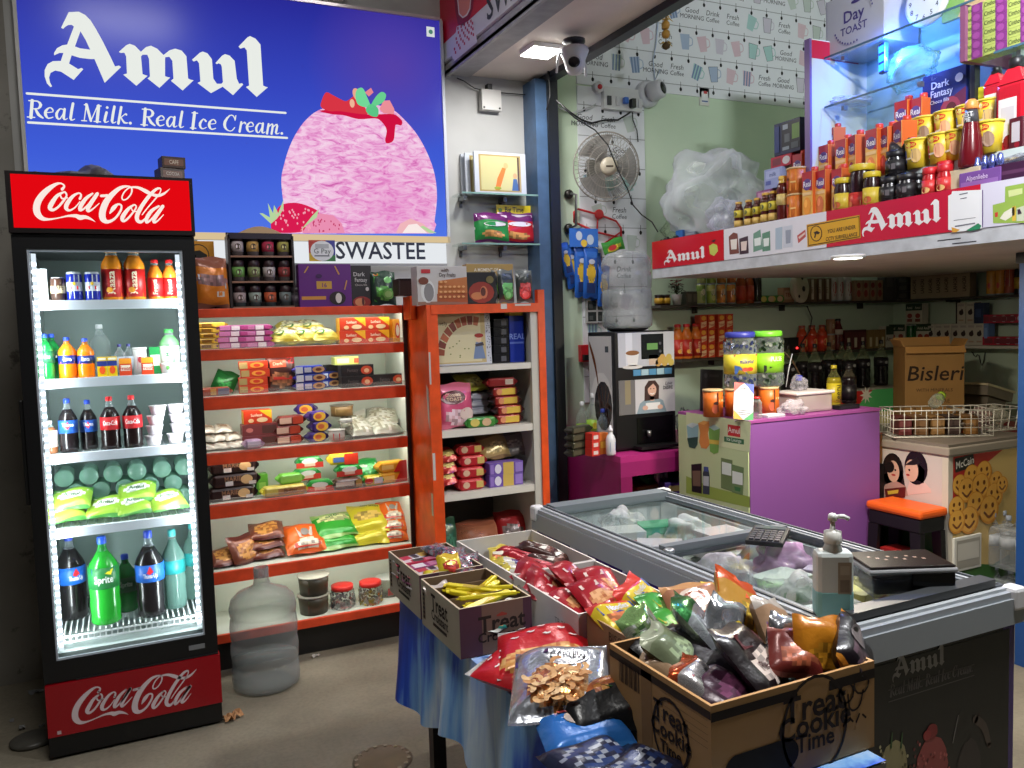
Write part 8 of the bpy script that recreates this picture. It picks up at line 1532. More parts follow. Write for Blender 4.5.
    for k_,mk,px,py,z,rx,ry,rz,lb in (('np',np_,620,620,.765,-1.2,0,.1,'front yellow and blue noodle pack'),('np',np_,640,613,.76,-1.2,0,-.3,'second yellow and blue noodle pack'),('ng',ng,662,613,.765,-1.0,.2,.4,'green noodle pack'),('np',np_,640,601,.775,-.8,-.2,.6,'yellow noodle pack standing on edge'),('nw',nw,695,604,.79,-1.0,0,-.2,'brown and yellow soup noodle pack'),('nw',nw,690,614,.75,-1.3,0,.1,'lower brown and yellow soup noodle pack'),('ns',ns,646,634,.79,-.7,-.2,.3,'silver and green snack pouch'),('ng',ng,672,628,.75,-1.2,0,.3,'lower green noodle pack')): mid(k_,mk,PZ(px,py,z),(rx,ry,rz),.12,lb+' in the brown carton behind the big one','pack')
    # heaped dark bags in the big carton
    dk=lambda c,a,p,sd,it=(),w=.13,h=.14,m='film',**k:pouch(w,h,.045,c,a,p,it,seed=sd,m=m,**k)
    L=[('k12',dk((20,18,22),(24,22,26),(40,36,42),91,w=.2,h=.18),.18,745,672,.83,-1.35,0,.1,'black bag in the middle'),
       ('k13',dk((160,130,100),(170,140,110),(130,100,80),92,w=.1,h=.1),.1,672,662,.865,-1.1,-.2,.4,'beige pouch at the left wall'),
       ('k1',dk((24,20,24),(30,26,30),(50,44,50),80,w=.2,h=.16),.16,720,645,.87,-1.2,.05,.0,'black crisp bag across the back'),
       ('k1b',dk((22,20,22),(24,22,24),(34,32,36),79,w=.16,h=.14),.14,675,650,.86,-1.2,.05,.3,'black crisp bag at the left'),
       ('k2',dk((120,130,100),(150,156,130),(150,166,130),81,[('p',[(.3,.2),(.9,.5),(.5,.9)],(170,190,140))],w=.1,h=.1),.1,668,645,.89,-1.0,-.1,.7,'pale green folded pouch corner'),
       ('k3',dk((190,194,200),(60,130,70),(206,206,210),82,w=.13,m='foil',band=.3),.14,698,622,.905,-.75,.1,.9,'silver and green pouch at the back'),
       ('k3b',dk((190,194,200),(190,194,200),(206,206,210),78,w=.08,h=.1,m='foil'),.1,722,622,.91,-.3,.5,-.3,'peaked silver sachet at the back'),
       ('k4',dk((206,150,60),(206,80,30),(226,190,80),83,[('d',.75,.3,.2,.22,(60,36,26)),('d',.75,.6,.16,.1,(80,46,30)),('r',.0,.6,.5,1,(226,90,40))],w=.14),.14,738,606,.92,-.5,.55,.2,'orange crisp bag standing up at the back'),
       ('k5',dk((176,140,110),(190,180,170),(150,110,84),84,w=.1,h=.12),.12,775,625,.9,-.6,.3,.3,'beige snack pouch at the back right'),
       ('k5b',dk((150,150,156),(170,170,176),(190,190,196),77,w=.06,h=.09,m='foil'),.09,783,637,.905,-.4,.3,-.3,'small silver sachet at the back right'),
       ('k9',dk((110,40,34),(150,90,80),(170,90,60),88,w=.1,h=.11),.12,795,648,.895,-1.0,.3,-.5,'shiny red brown pouch right of the cake pouch'),
       ('k6',dk((206,130,30),(196,120,30),(206,140,40),85,[('d',.55,.12,.2,.12,(40,26,22))],w=.105,h=.12),.13,820,645,.9,-.35,.15,-.2,'golden orange snack bag leaning at the right'),
       ('k7',dk((26,18,24),(206,130,40),(90,70,80),86,[('d',.3,.6,.2,.2,(120,110,112))],w=.1,h=.13,band=.1),.13,853,650,.895,-.9,1.0,-.3,'dark violet bag with an orange end over the right rim'),
       ('k8',dk((26,16,20),(30,20,24),(206,190,180),87,[('t','Pie Cake',.5,.3,.12,(60,30,34),.8),('r',.2,.6,.85,.8,(90,30,40)),('r',.88,.0,1,1,(206,180,40))],w=.15,h=.15),.15,752,657,.885,-.85,.2,.5,'dark cake pouch with a yellow edge at the front'),
       ('k10',dk((206,200,200),(206,90,50),(190,186,186),89,[('r',.2,.6,.9,.8,(206,90,50))],w=.09,h=.09,m='foil'),.09,697,678,.865,-1.0,-.1,.6,'white and orange sachet at the front left'),
       ('k11',dk((56,22,44),(70,30,54),(110,60,90),90,w=.11,h=.11),.11,722,688,.85,-1.2,.1,.3,'purple snack pouch at the front left')]
    for k_,mk,h,px,py,z,rx,ry,rz,lb in L: mid(k_,mk,PZ(px,py+3,z-.082),(rx,ry,rz),h,lb+' of the big brown carton','pouch',None,1.06)
    # loose bags lying on the cloth
    red=pouch(.21,.2,.055,(196,28,38),(206,200,196),(214,150,80),[('p',[(x-.05,y),(x-.02,y+.02),(x+.01,y+.005),(x+.05,y+.02),(x+.04,y-.01),(x,y-.02)],(236,226,220)) for x,y in ((.2,.62),(.38,.7),(.56,.63),(.72,.72),(.84,.6),(.5,.78),(.28,.8))],seed=100,pics=[(216,150,80),(190,110,50),(230,180,110)],pr=(.5,.2),pic_y=.22,band=.08,nu=20,nv=22)
    mid('bigred',red,PZ(543,651,.70),(-1.42,-.06,-.45),.2,'large red and silver snack bag lying in front of the divided carton','pouch'); mid('bigred',None,PZ(520,668,.672),(-1.53,-.03,.5),.2,'red and silver snack bag half under the nut bag','pouch',None,.9)
    sil=pouch(.2,.235,.065,(196,200,210),(206,210,220),(216,160,100),[('d',.6,.7,.22,.13,(226,226,232)),('d',.6,.7,.19,.11,(40,40,46)),('d',.6,.7,.175,.1,(226,226,232)),('t','SALTED',.6,.72,.055,(40,40,46)),('t','CASHEW',.6,.665,.055,(40,40,46)),('p',[(.04,.66),(.4,.76),(.4,.82),(.04,.74)],(110,90,140))],seed=101,m='foil',pics=[(216,160,104),(190,124,70),(236,196,150),(206,140,84)],pr=(.34,.26),pic_y=.32,band=.07,nu=22,nv=24)
    o=mid('silverbag',sil,PZ(560,683,.715),(-1.36,-.12,-.55),.235,'big silver bag of cashews lying on the blue cloth','pouch')
    b=MB()
    for i in range(30):
        a=rr.uniform(0,6.28); q=math.sqrt(rr.random()); x=-.0+.064*q*math.cos(a); z=.075+.054*q*math.sin(a); t=rr.uniform(0,6.28); k=_prof(x/.2+.5,z/.235); f=lambda u,v,k=k,i=i:(u,-.0325*k*1.12-.002-.0004*i,v); b.stroke([(x+.011*math.cos(t+s_),z+.011*math.sin(t+s_),.008+.003*math.sin((s_+.2)*1.2)) for s_ in (0,.7,1.4,2.1)],rr.choice([(236,196,146),(226,176,120),(206,146,90)]),f,'satin',2)
    b.obj('cashew_print',o)
    bk=pouch(.17,.13,.06,(24,24,26),(20,20,22),(206,130,60),[('p',[(.45,.75),(1,.95),(1,.8),(.6,.62)],(80,160,60))],seed=102,pics=[(206,130,50),(226,160,80),(170,90,40)],pr=(.3,.12),pic_y=.72,band=.06)
    mid('blackbag',bk,PZ(604,707,.70),(-1.2,-.05,-.25),.13,'black crinkled snack bag between the cashews and the big carton','pouch')
    bl=pouch(.17,.14,.05,(40,110,190),(50,120,196),(190,160,140),[('d',.55,.6,.26,.16,(196,180,170)),('r',.25,.72,.6,.82,(170,60,70))],seed=103,pr=(.2,.1),pic_y=.6,band=.07)
    mid('bluebag',bl,PZ(584,731,.677),(-1.45,-.03,-.25),.14,'blue snack bag lying below the black one','pouch')
    dn=pouch(.15,.13,.05,(30,36,60),(26,30,50),(60,70,110),seed=104,pics=[(40,60,110),(30,34,60),(150,156,170)],pr=(.4,.3),pic_y=.5)
    mid('navybag',dn,PZ(592,764,.675),(-1.48,0,.1),.13,'dark navy snack bag at the near edge of the cloth','pouch'); mid('navybag',None,PZ(640,775,.672),(-1.48,0,.5),.13,'second dark navy snack bag at the near edge of the cloth','pouch')
table_goods()
# ================================================================ on and in the chest freezer
def freezer_goods():
    # calculator
    p=PZ(758,540,.79); o=MB().box(-.052,-.075,0,.052,.075,.014,(24,22,26),'satin',.004).obj('pocket_calculator',None,(p.x-.03,p.y-.075,.816),(.06,.0,-.9)); tag(o,'black desk calculator lying across the freezer lids','calculator')
    MB().box(-.042,.04,.0135,.042,.066,.0165,(96,100,104),'gloss').obj('display',o)
    for r_ in range(5):
        for c_ in range(5): MB().box(-.042+c_*.0175,-.066+r_*.019,.0135,-.042+c_*.0175+.013,-.066+r_*.019+.013,.0185,(70,68,76) if c_<4 else (100,92,96),'satin').obj('key',o)
    # sanitiser bottle
    p=PZ(834,612,.79); o=MB().box(-.036,-.022,0,.036,.022,.135,(206,212,208),'satin',.01).obj('sanitizer_bottle',None,(1.366,1.30,.7975),(0,0,-.55)); o.scale=(1.08,1.08,1.08); tag(o,'clear pump bottle of hand sanitiser standing on the freezer edge','bottle')
    b=MB(); b.box(-.0366,-.0226,-.0004,.0366,.0226,.062,(132,190,190),'satin',.01); b.obj('sanitizer_gel',o); b=MB(); b.rect(.004,.05,.03,.115,(150,136,116),front(-.0226),'satin'); b.rect(.008,.055,.026,.08,(120,106,90),front(-.0231),'satin'); b.rect(.008,.09,.026,.108,(170,156,136),front(-.0231),'satin'); b.obj('label',o)
    b=MB(); b.lathe([(.02,.133),(.014,.15),(.014,.152)],(206,210,206),'satin',16); b.lathe([(.017,.15),(.018,.152),(.017,.172),(.008,.174),(.005,.178),(.005,.196)],(216,214,206),'satin',16); b.lathe([(.009,.194),(.009,.204),(.006,.208)],(222,222,218),'satin',14); b.tube([(0,0,.201),(.02,-.004,.203),(.03,-.006,.198)],.0045,(222,222,218),'satin',8); b.obj('pump',o)
    # dark sweets box
    p=PZ(899,590,.79); o=empty('plastic_tub',(p.x,p.y,.7915),-.42); tag(o,'black-lidded plastic tub of sweets on the freezer lid','tub')
    b=MB(); vs=[(-.085,-.055,0),(.085,-.055,0),(.085,.055,0),(-.085,.055,0),(-.097,-.065,.06),(.097,-.065,.06),(.097,.065,.06),(-.097,.065,.06)]; b.add(vs,[(0,3,2,1),(0,1,5,4),(1,2,6,5),(2,3,7,6),(3,0,4,7)],(120,120,126),'frost'); b.obj('body',o); b=MB(); b.box(-.08,-.05,.003,.08,.05,.045,(70,66,72),'foil',.01); b.obj('sweets',o)
    b=MB(); b.box(.0,-.0665,.0,.098,-.06,.058,(16,14,16),'gloss'); b.box(.085,-.06,.0,.0985,.055,.058,(16,14,16),'gloss'); b.obj('sleeve',o)
    b=MB(); b.box(-.104,-.072,.058,.104,.072,.07,(150,150,152),'satin',.005); b.box(-.1,-.068,.07,.1,.068,.076,(30,18,16),'gloss',.004); 
    for i in range(9): b.rect(-.07+i*.015,.01-.012*(i%3),-.062+i*.015,.02-.012*(i%3),(120,84,60),top(.0764),'satin')
    b.obj('lid',o)
    # frozen packs seen through the glass
    fz=.47; rr=random.Random(33)
    cart=lambda c,it:carton(.14,.1,.085,c,it,'ice_cream_carton')
    items=[('f1',polybag_(.10,.09,.10,41,(206,206,210)),1.45,2.45,'white plastic bag in the far left of the freezer','bag'),('f2',polybag_(.10,.1,.11,42,(190,200,196)),1.60,2.40,'grey plastic bag at the far end of the freezer','bag'),('f3',polybag_(.09,.1,.09,43,(206,200,200)),1.50,2.2,'white plastic bag under the far lid of the freezer','bag'),('f5',polybag_(.1,.1,.09,45,(196,196,206)),1.5,1.85,'pale plastic bag in the middle of the freezer','bag'),('f6',polybag_(.14,.12,.10,46,(200,160,196)),1.66,1.65,'pink plastic bag of ices under the near lid','bag'),('f7',polybag_(.09,.09,.09,47,(206,196,190)),1.50,1.40,'white plastic bag under the near lid by the rim','bag')]
    for k_,mk,x,y,lb,ct in items: inst(k_,mk,(x,y,fz+.12),rr.uniform(0,3),lb,ct,None,.72)
    cs=[((206,206,200),(196,60,60),1.62,2.2),((60,150,110),(206,220,206),1.74,2.25),((206,200,206),(190,70,80),1.45,1.98),((196,196,190),(110,140,110),1.56,1.92),((206,190,90),(150,90,150),1.60,1.50),((206,196,190),(196,120,60),1.48,1.58),((190,190,196),(90,110,160),1.72,1.42),((206,196,206),(190,100,150),1.74,1.85),((206,206,206),(150,150,156),1.62,2.5),((196,206,196),(80,150,90),1.72,2.05)]
    nm=['white and red','green','white and pink','grey green','yellow and violet','cream and orange','grey and blue','mauve','plain white','pale green']
    for i,(c,a,x,y) in enumerate(cs): inst('fc%d'%i,cart(c,[('r',.1,.2,.9,.7,a),('d',.3,.5,.15,.3,(230,226,220))]),(x,y,fz+.12),rr.uniform(-.5,.5),nm[i]+' frozen dessert carton inside the chest freezer','carton')
    up=[((206,206,206),(190,60,70),1.47,2.30,'white and crimson'),((70,160,120),(210,226,210),1.62,2.30,'bright green'),((210,206,210),(120,120,190),1.73,2.12,'white and lilac'),((206,196,206),(200,80,140),1.48,2.10,'white and magenta'),((200,206,200),(90,150,90),1.56,1.66,'white and leaf green'),((216,200,110),(170,80,60),1.66,1.50,'pale yellow'),((206,206,210),(90,90,100),1.50,1.40,'white and black'),((190,170,200),(150,90,160),1.73,1.66,'lilac'),((206,200,190),(196,110,60),1.62,1.95,'cream and rust')]
    for i,(c,a,x,y,nn) in enumerate(up): inst('fu%d'%i,cart(c,[('r',.1,.2,.9,.7,a),('d',.3,.5,.15,.3,(230,226,220))]),(x,y,fz+.206),rr.uniform(-.7,.7),nn+' dessert carton on the upper layer in the chest freezer','carton')
    for i,(x,y,c,nn) in enumerate(((1.56,2.42,(216,216,220),'white bag on the upper layer at the far end of the chest freezer'),(1.68,2.22,(200,206,206),'grey bag on the upper layer under the far lid'),(1.48,1.78,(214,206,214),'white bag on the upper layer by the middle rail'),(1.68,1.78,(206,160,200),'pink bag on the upper layer under the near lid'),(1.5,1.55,(206,206,206),'clear bag on the upper layer near the sanitiser'))): inst('fb%d'%i,polybag_(.085,.085,.06,60+i,c,'milky' if i%2 else 'poly'),(x,y,fz+.21),i,nn,'bag')
    # wire basket floor that carries them
    b=MB(); x0,x1,y0,y1=HX0+.075,HX1-.075,HY0+.08,HY1-.08; z=fz+.115
    for i in range(15): x=x0+(x1-x0)*i/14; b.box(x-.002,y0,z-.004,x+.002,y1,z,(196,200,200),'satin')
    for i in range(12): y=y0+(y1-y0)*i/11; b.box(x0,y-.002,z-.008,x1,y+.002,z-.004,(196,200,200),'satin')
    for x in (x0,x1):
        for y in (y0,y1): b.box(x-.003,y-.003,fz-.002,x+.003,y+.003,z,(196,200,200),'satin')
    o=b.obj('freezer_basket'); tag(o,'white wire basket grid inside the chest freezer','basket')
freezer_goods()
# ================================================================ fittings on the walls, beam and floor
def fittings():
    # swivel camera under the beam edge
    p=PZ(574,40,2.69); o=empty('security_camera',(p.x,p.y,2.69)); tag(o,'white swivel security camera hanging from the beam edge','camera'); WH=(214,212,208)
    b=MB(); b.lathe([(.05,0),(.05,-.012),(.02,-.02)],(40,38,38),'satin',16); b.tube([(0,0,-.015),(.0,-.01,-.03)],.02,(60,58,58),'satin',10); b.obj('mount',o)
    b=MB(); b.lathe([(.0,-.03),(.06,-.035),(.065,-.05),(.05,-.085),(.042,-.12),(.03,-.145),(.0,-.15)],WH,'satin',22); b.obj('body',o)
    b=MB(); b.tube([(0,0,0),(0,0,.045)],.034,(206,204,200),'satin',18); h=b.obj('camera_head',o,(-.018,-.02,-.125),(1.35,0,-.45)); MB().lathe([(.026,.045),(.02,.048),(.0,.05)],(14,14,18),'gloss',18).obj('lens',h)
    for s in (-1,1): MB().tube([(.05*s,.02,-.03),(.07*s,.03,-.09),(.075*s,.03,-.14)],.006,(206,206,210),'satin',6).obj('antenna',o)
    # wall camera
    p=PY(652,92,3.93); o=empty('security_camera',(p.x,3.99,p.z)); tag(o,'white dome security camera fixed to the wallpapered wall','camera')
    b=MB(); b.lathe([(.075,0),(.075,.03),(.055,.045)],(206,208,214),'satin',22); b.obj('base',o,(0,0,0),(PI/2,0,0)); b=MB(); b.lathe([(.05,0),(.055,.02),(.05,.075),(.036,.085)],(206,206,212),'satin',20); hd=b.obj('camera_head',o,(.0,-.04,0),(PI/2-.15,0,.45)); MB().lathe([(.034,.085),(.026,.089),(.0,.09)],(16,16,20),'gloss',18).obj('lens',hd)
    # switch board
    a,c=PY(603,109,3.97),PY(641,96,3.97); y=3.958; o=MB().box(a.x,y,a.z,c.x,3.9915,c.z+.03,(214,214,216),'satin',.004).obj('switch_board'); tag(o,'white switch board with plugs on the wallpaper above the fan','switchboard')
    w=c.x-a.x
    for i,(u,cl) in enumerate(((.08,(60,60,66)),(.3,(206,206,210)),(.5,(206,206,210)),(.72,(60,60,64)),(.88,(206,206,210)))): MB().box(a.x+w*u,y-.008,a.z+.02,a.x+w*(u+.1),y,a.z+.07,cl,'satin',.002).obj('socket' if i%2 else 'switch',o)
    MB().box(a.x+w*.62,y-.04,a.z+.01,a.x+w*.74,y-.008,a.z+.06,(24,24,26),'satin',.006).obj('black_plug',o); MB().box(a.x+w*.45,y-.035,a.z+.03,a.x+w*.56,y-.008,a.z+.065,(60,110,200),'satin',.005).obj('blue_adapter',o)
    q=PY(595,92,3.99); MB().lathe([(.03,0),(.03,.03),(.018,.034)],(206,206,212),'satin',16).obj('bulb_holder',o,(q.x+.01,3.99,q.z+.02),(PI/2,0,0)); MB().lathe([(.014,.034),(.014,.04)],(190,40,50),'satin',12).obj('indicator',o,(q.x+.01,3.99,q.z+.02),(PI/2,0,0))
    # wall fan
    p=PY(611,165,3.80); o=empty('wall_fan',(p.x,3.99,p.z)); tag(o,'grey wall fan with a wire grille over the wallpaper','fan'); R0=.18; GW=(150,144,136)
    b=MB(); b.box(-.04,-.02,-.1,.04,0,.06,(120,116,110),'satin',.006); b.tube([(0,-.02,-.06),(0,-.09,-.08),(0,-.12,-.02)],.016,(110,106,100),'satin',8); b.obj('wall_bracket',o)
    hd=empty('fan_head',(0,-.12,0),0,o); hd.rotation_euler=(.12,0,-.28)
    MB().lathe([(.02,-.0),(.05,.01),(.055,.06),(.04,.08)],(120,114,106),'satin',18).obj('motor',hd,(0,.03,0),(PI/2,0,0))
    b=MB()
    for k in range(3):
        a0=k*2*PI/3
        b.grid(lambda u,v,a0=a0:((.03+(R0-.045)*v)*math.cos(a0+(u-.5)*1.25*(.6+.5*v)),-.055+.03*(u-.5),(.03+(R0-.045)*v)*math.sin(a0+(u-.5)*1.25*(.6+.5*v))),8,5,(130,128,124),'satin')
    b.obj('blade',hd)
    b=MB()
    for i in range(48):
        a=2*PI*i/48; tw=.35; b.tube([((.045)*math.cos(a),-.098,.045*math.sin(a)),((R0*.6)*math.cos(a+tw*.5),-.092,(R0*.6)*math.sin(a+tw*.5)),(R0*.95*math.cos(a+tw),-.07,R0*.95*math.sin(a+tw)),(R0*math.cos(a+tw),-.045,R0*math.sin(a+tw)),(R0*.8*math.cos(a+tw),-.005,R0*.8*math.sin(a+tw)),(.05*math.cos(a+tw),.0,.05*math.sin(a+tw))],.0011,GW,'satin',4)
    for rr_,yy in ((R0,-.045),(R0*.9,-.078),(R0*.62,-.092),(R0*.42,-.096)): b.tube([(rr_*math.cos(t*PI/18),yy,rr_*math.sin(t*PI/18)) for t in range(36)],.002 if rr_<R0 else .004,GW,'satin',5,True)
    b.obj('wire_grille',hd); MB().lathe([(.048,0),(.046,.012),(.02,.018),(0,.018)],(190,180,160),'satin',24).obj('hub_cap',hd,(0,-.092,0),(PI/2,0,0)); b=MB(); b.rect(-.02,-.005,.02,.004,(80,70,60),front(-.1106)); b.obj('badge',hd)
    # cables on the wall
    def cable(pts,r,lab,col=(24,24,26),Y=3.975):
        b=MB(); b.tube([PY(x,y,Y) for x,y in pts],r,col,'satin',5); o=b.obj('black_cable' if col[0]<90 else 'white_cable'); tag(o,lab,'cable')
    cable([(547,92),(552,98),(560,104),(570,112),(582,120),(592,123),(605,120),(618,120),(628,114),(634,109)],.005,'thick black cable sagging from the beam to the switch board')
    cable([(632,109),(633,120),(637,131),(638,142)],.0035,'short black lead hanging below the switch board')
    cable([(556,100),(575,118),(595,130),(608,145),(618,170),(628,190),(633,205),(642,215),(652,222),(658,232)],.0035,'thin black cable running past the fan down to the loft',(24,24,26),3.70)
    cable([(549,96),(560,108),(572,113),(585,109),(596,104)],.004,'white lead looping below the swivel camera',(200,200,206))
    cable([(660,70),(655,80),(653,60),(656,44),(660,0)],.004,'white lead rising from the dome camera',(190,200,226))
    cable([(547,60),(549,80),(550,95),(547,110)],.006,'black cable bundle at the top of the shutter guide',(20,20,22),3.80)
    # junction box and conduit on the grey wall
    a,c=PY(481,110,3.97),PY(500,91,3.97); o=MB().box(a.x,3.955,a.z,c.x,3.9995,c.z,(196,194,190),'satin',.004).obj('junction_box'); tag(o,'square white junction box high on the grey wall','box')
    for x,z in ((a.x+.012,a.z+.012),(c.x-.012,a.z+.012)): MB().lathe([(.005,0),(.005,.003)],(60,60,60),'satin',8).obj('screw',o,(x,3.955,z),(PI/2,0,0))
    MB().box((a.x+c.x)/2-.015,3.965,c.z,(a.x+c.x)/2+.01,3.9995,c.z+.03,(24,24,26),'satin').obj('cable_gland',o)
    cable([(457,78),(464,81),(474,88),(489,92),(505,93),(528,95)],.003,'thin black wire crossing above the junction box')
    # lemon and chilli charm
    p=PY(666,45,3.45); o=empty('lemon_charm',(p.x,p.y,p.z)); tag(o,'hanging charm of dried lemons and chillies below the beam','charm')
    t=PY(666,-6,3.45); MB().tube([(0,0,-.02),(0,0,t.z-p.z+.05)],.0018,(150,120,60),'matte',5).obj('thread',o)
    zz=[PY(666,y,3.45).z-p.z for y in (34,25)]
    for k,z in enumerate(zz): MB().lathe([(.0,-.022),(.014,-.018),(.021,-.004),(.02,.008),(.01,.019),(0,.021)],(190,140,60),'satin',14).obj('lemon',o,(0,0,z))
    for y0 in (8,16,20,44):
        z=PY(666,y0,3.45).z-p.z
        for k in range(4): a=k*1.6+y0; MB().tube([(0,0,z),(.02*math.cos(a),.02*math.sin(a),z+.006),(.038*math.cos(a),.038*math.sin(a),z-.008)],[.005,.004,.001],(196,160,80),'satin',5).obj('chilli',o)
    MB().lathe([(0,-.02),(.018,-.01),(.02,.006),(.006,.018)],(90,70,40),'matte',12).obj('charcoal',o,(0,0,PY(666,46,3.45).z-p.z))
    # card on the green wall
    p=PY(704,97,3.996); o=MB().box(-.035,-.004,-.05,.035,.003,.05,(206,206,200),'satin').obj('wall_card',None,(p.x,3.996,p.z)); tag(o,'small white printed card on the green wall','card'); b=MB(); b.rect(-.022,-.035,.026,.03,(226,226,228),front(-.0046)); b.rect(-.006,.018,.02,.034,(190,60,70),front(-.0051)); b.rect(-.02,-.03,.024,-.022,(90,110,160),front(-.0051)); b.obj('print',o)
    # red hanger and hanging packs
    b=MB(); Y=3.97; P=lambda x,y:PY(x,y,Y)
    pts=[P(574,222),P(574,212),P(578,209),P(600,215),P(616,221),P(621,228),P(621,238)]; b.tube(pts,.006,(200,40,46),'satin',6); b.tube([P(574,222),P(596,232),P(621,238)],.006,(200,40,46),'satin',6); b.tube([P(598,214),P(597,232)],.005,(200,40,46),'satin',6); b.tube([P(621,232),P(605,243),P(618,238)],.005,(200,40,46),'satin',6); o=b.obj('plastic_hanger'); tag(o,'red plastic hanger hooked on the wallpaper below the fan','hanger'); q=P(598.5,214.5); MB().lathe([(.027,0),(.027,.012),(.02,.016)],(206,44,48),'satin',16).obj('round_badge',o,q+Vector((0,.0,0)),(PI/2,0,0))
    bp=pouch(.085,.26,.02,(40,100,190),(36,90,180),(216,180,60),[('d',.5,.5,.3,.14,(226,190,60)),('r',.15,.8,.85,.92,(50,110,200)),('d',.5,.72,.22,.05,(200,210,226)),('r',.2,.1,.8,.3,(40,60,120))],'brush_pack',seed=110,pr=(.3,.2),pic_y=.5)
    for i,(px,py,ry,s) in enumerate(((574,288,.10,.9),(582,297,.0,1.05),(590,298,-.04,1.05),(597,300,.06,1.0),(570,276,.22,.7),(603,306,-.05,.85))): inst('brush',bp,PY(px,py,3.975-.016*(i%3)),(0.02,-ry,0),nth(i,6)+' blue hanging packs under the red hanger','pack',None,s)
    b=MB(); b.box(-.09,-.001,0,.09,.001,.1,(50,110,200),'satin'); o=b.obj('header_card',None,PY(584,247,3.935)); tag(o,'blue header card above the hanging blue packs','card'); f=MB(); f.disc(-.03,.06,.02,.025,(200,210,226),front(-.0016)); f.disc(.04,.04,.022,.028,(190,206,226),front(-.0016)); f.disc(.0,.02,.02,.02,(226,190,70),front(-.0018)); f.obj('print',o)
    inst('greenhang',pouch(.14,.07,.02,(70,150,60),(60,140,60),(216,206,70),[('d',.4,.4,.2,.2,(206,60,60))],seed=111),PY(615,252,3.9),(0,-.3,0),'green and yellow pack hanging behind the water jar','pack')
    a,c=PY(586,323,3.985),PY(606,299,3.985); o=MB().box(a.x,3.975,a.z,c.x,3.9915,c.z,(190,190,190),'satin').obj('photo_tile'); tag(o,'small framed dark photo tile left of the water jar','picture'); b=MB(); w,h=c.x-a.x,c.z-a.z
    for i in range(2):
        for j in range(2): b.rect(a.x+w*(.06+.48*i),a.z+h*(.06+.48*j),a.x+w*(.46+.48*i),a.z+h*(.46+.48*j),(34,40,44),front(3.9744)); b.rect(a.x+w*(.12+.48*i),a.z+h*(.12+.48*j),a.x+w*(.3+.48*i),a.z+h*(.3+.48*j),(80,84,86),front(3.9739))
    b.obj('print',o)
    o=MB().box(PY(579,365,3.985).x,3.955,PY(579,362,3.985).z,PY(588,365,3.985).x,3.9915,PY(579,345,3.985).z,(190,30,40),'satin',.003).obj('red_socket'); tag(o,'red wall socket behind the coffee machine','socket'); MB().box(o.bound_box[0][0]+.005,3.93,o.bound_box[0][2]+.01,o.bound_box[0][0]+.03,3.955,o.bound_box[0][2]+.04,(24,24,26),'satin').obj('plug',o)
    # name board on the beam
    X=1.567; y1=3.985; b=MB(); zt=3.62; zb=PX(446,73,X).z
    o=MB().box(X-.012,-1.0,2.765,X+.01,y1,zt,(222,222,224),'satin').obj('fascia_board'); tag(o,'red and white fascia board with the shop name along the beam','sign')
    f=lambda k:(lambda px,py:tuple(PX(px,py,X-.0126-.0006*k))); Q=lambda s:[(430+x/7.68,y/7.68) for x,y in _q(s)]
    b.poly(Q('50 -60 1100 -520 1100 -330 470 0 380 80 85 355 60 180'),(206,24,56),'satin',f(0)); b.poly(Q('185 -40 340 -60 330 60 300 150 255 195 215 190 195 90'),(150,20,60),'satin',f(1)); b.poly(Q('205 -40 320 -50 310 70 285 120 250 140 220 110'),(236,220,216),'satin',f(2)); b.poly(Q('215 -30 312 -40 302 60 280 108 252 128 226 100'),(236,140,124),'satin',f(3))
    b.poly(Q('205 205 335 140 362 325 190 468 168 440'),(226,222,222),'satin',f(1)); rr=random.Random(12)
    for r_ in range(6):
        for c_ in range(5):
            u=(c_+.5+.4*(r_%2))/5.4; v=(r_+.5)/6; x=205+130*u-20*v+(u-.4)*60*v; y=205-65*u+ v*(250-130*u); xx,yy=430+x/7.68,y/7.68; b.poly([(xx-.7,yy-1.3),(xx+.7,yy-1.8),(xx+.8,yy+1.0),(xx-.6,yy+1.5)],(190,40,70),'satin',f(2))
    s=PX(489.5,21.5,X); b.text('SWASTEE',0,0,.118,(50,54,66),lambda a,q:(X-.0134,s.y-a,s.z-.0+q),'satin',bold=.02,align='LEFT',sx=1.0); b.obj('print',o)
    # floor: cover, scraps
    p=PZ(381,758,0); o=MB().lathe([(.10,0),(.10,.004),(.085,.006),(.08,.004),(0,.004)],(110,96,80),'worn',28).obj('drain_cover',None,(p.x,p.y-.02,.0005)); tag(o,'round worn drain cover set in the concrete floor','drain'); b=MB(); 
    for i in range(16): a=i*PI/8; b.box(.088*math.cos(a)-.006,.088*math.sin(a)-.006,.0,.088*math.cos(a)+.006,.088*math.sin(a)+.006,.008,(150,140,124),'worn')
    b.obj('rim_stud',o)
    def scrap(px,py,w,d,c,lab,rz=0,h=.012):
        p=PZ(px,py,0); b=MB(); r2=random.Random(px); hs=[[r2.uniform(0,h) for _ in range(6)] for _ in range(6)]
        b.grid(lambda u,v:((u-.5)*w*(1+.15*math.sin(9*v)),(v-.5)*d*(1+.2*math.sin(7*u)),.002+hs[int(u*5)][int(v*5)]),5,5,c,'matte',False); o=b.obj('paper_scrap',None,(p.x,p.y,0),(0,0,rz)); tag(o,lab,'scrap')
    scrap(232,719,.07,.05,(176,130,90),'crumpled brown paper scrap on the floor beside the fridge',.5,.03); scrap(316,657,.035,.012,(190,186,176),'small white paper scrap on the floor before the shelf unit',.3); scrap(36,693,.05,.03,(150,150,152),'torn pale scrap on the dark floor left of the fridge',.2); scrap(22,729,.02,.03,(150,150,150),'tiny white scrap on the dark floor left of the fridge',.1); scrap(12,722,.014,.012,(140,140,140),'tiniest pale scrap at the left edge of the floor'); scrap(42,727,.02,.012,(140,140,142),'small pale scrap touching the fridge base',.4)
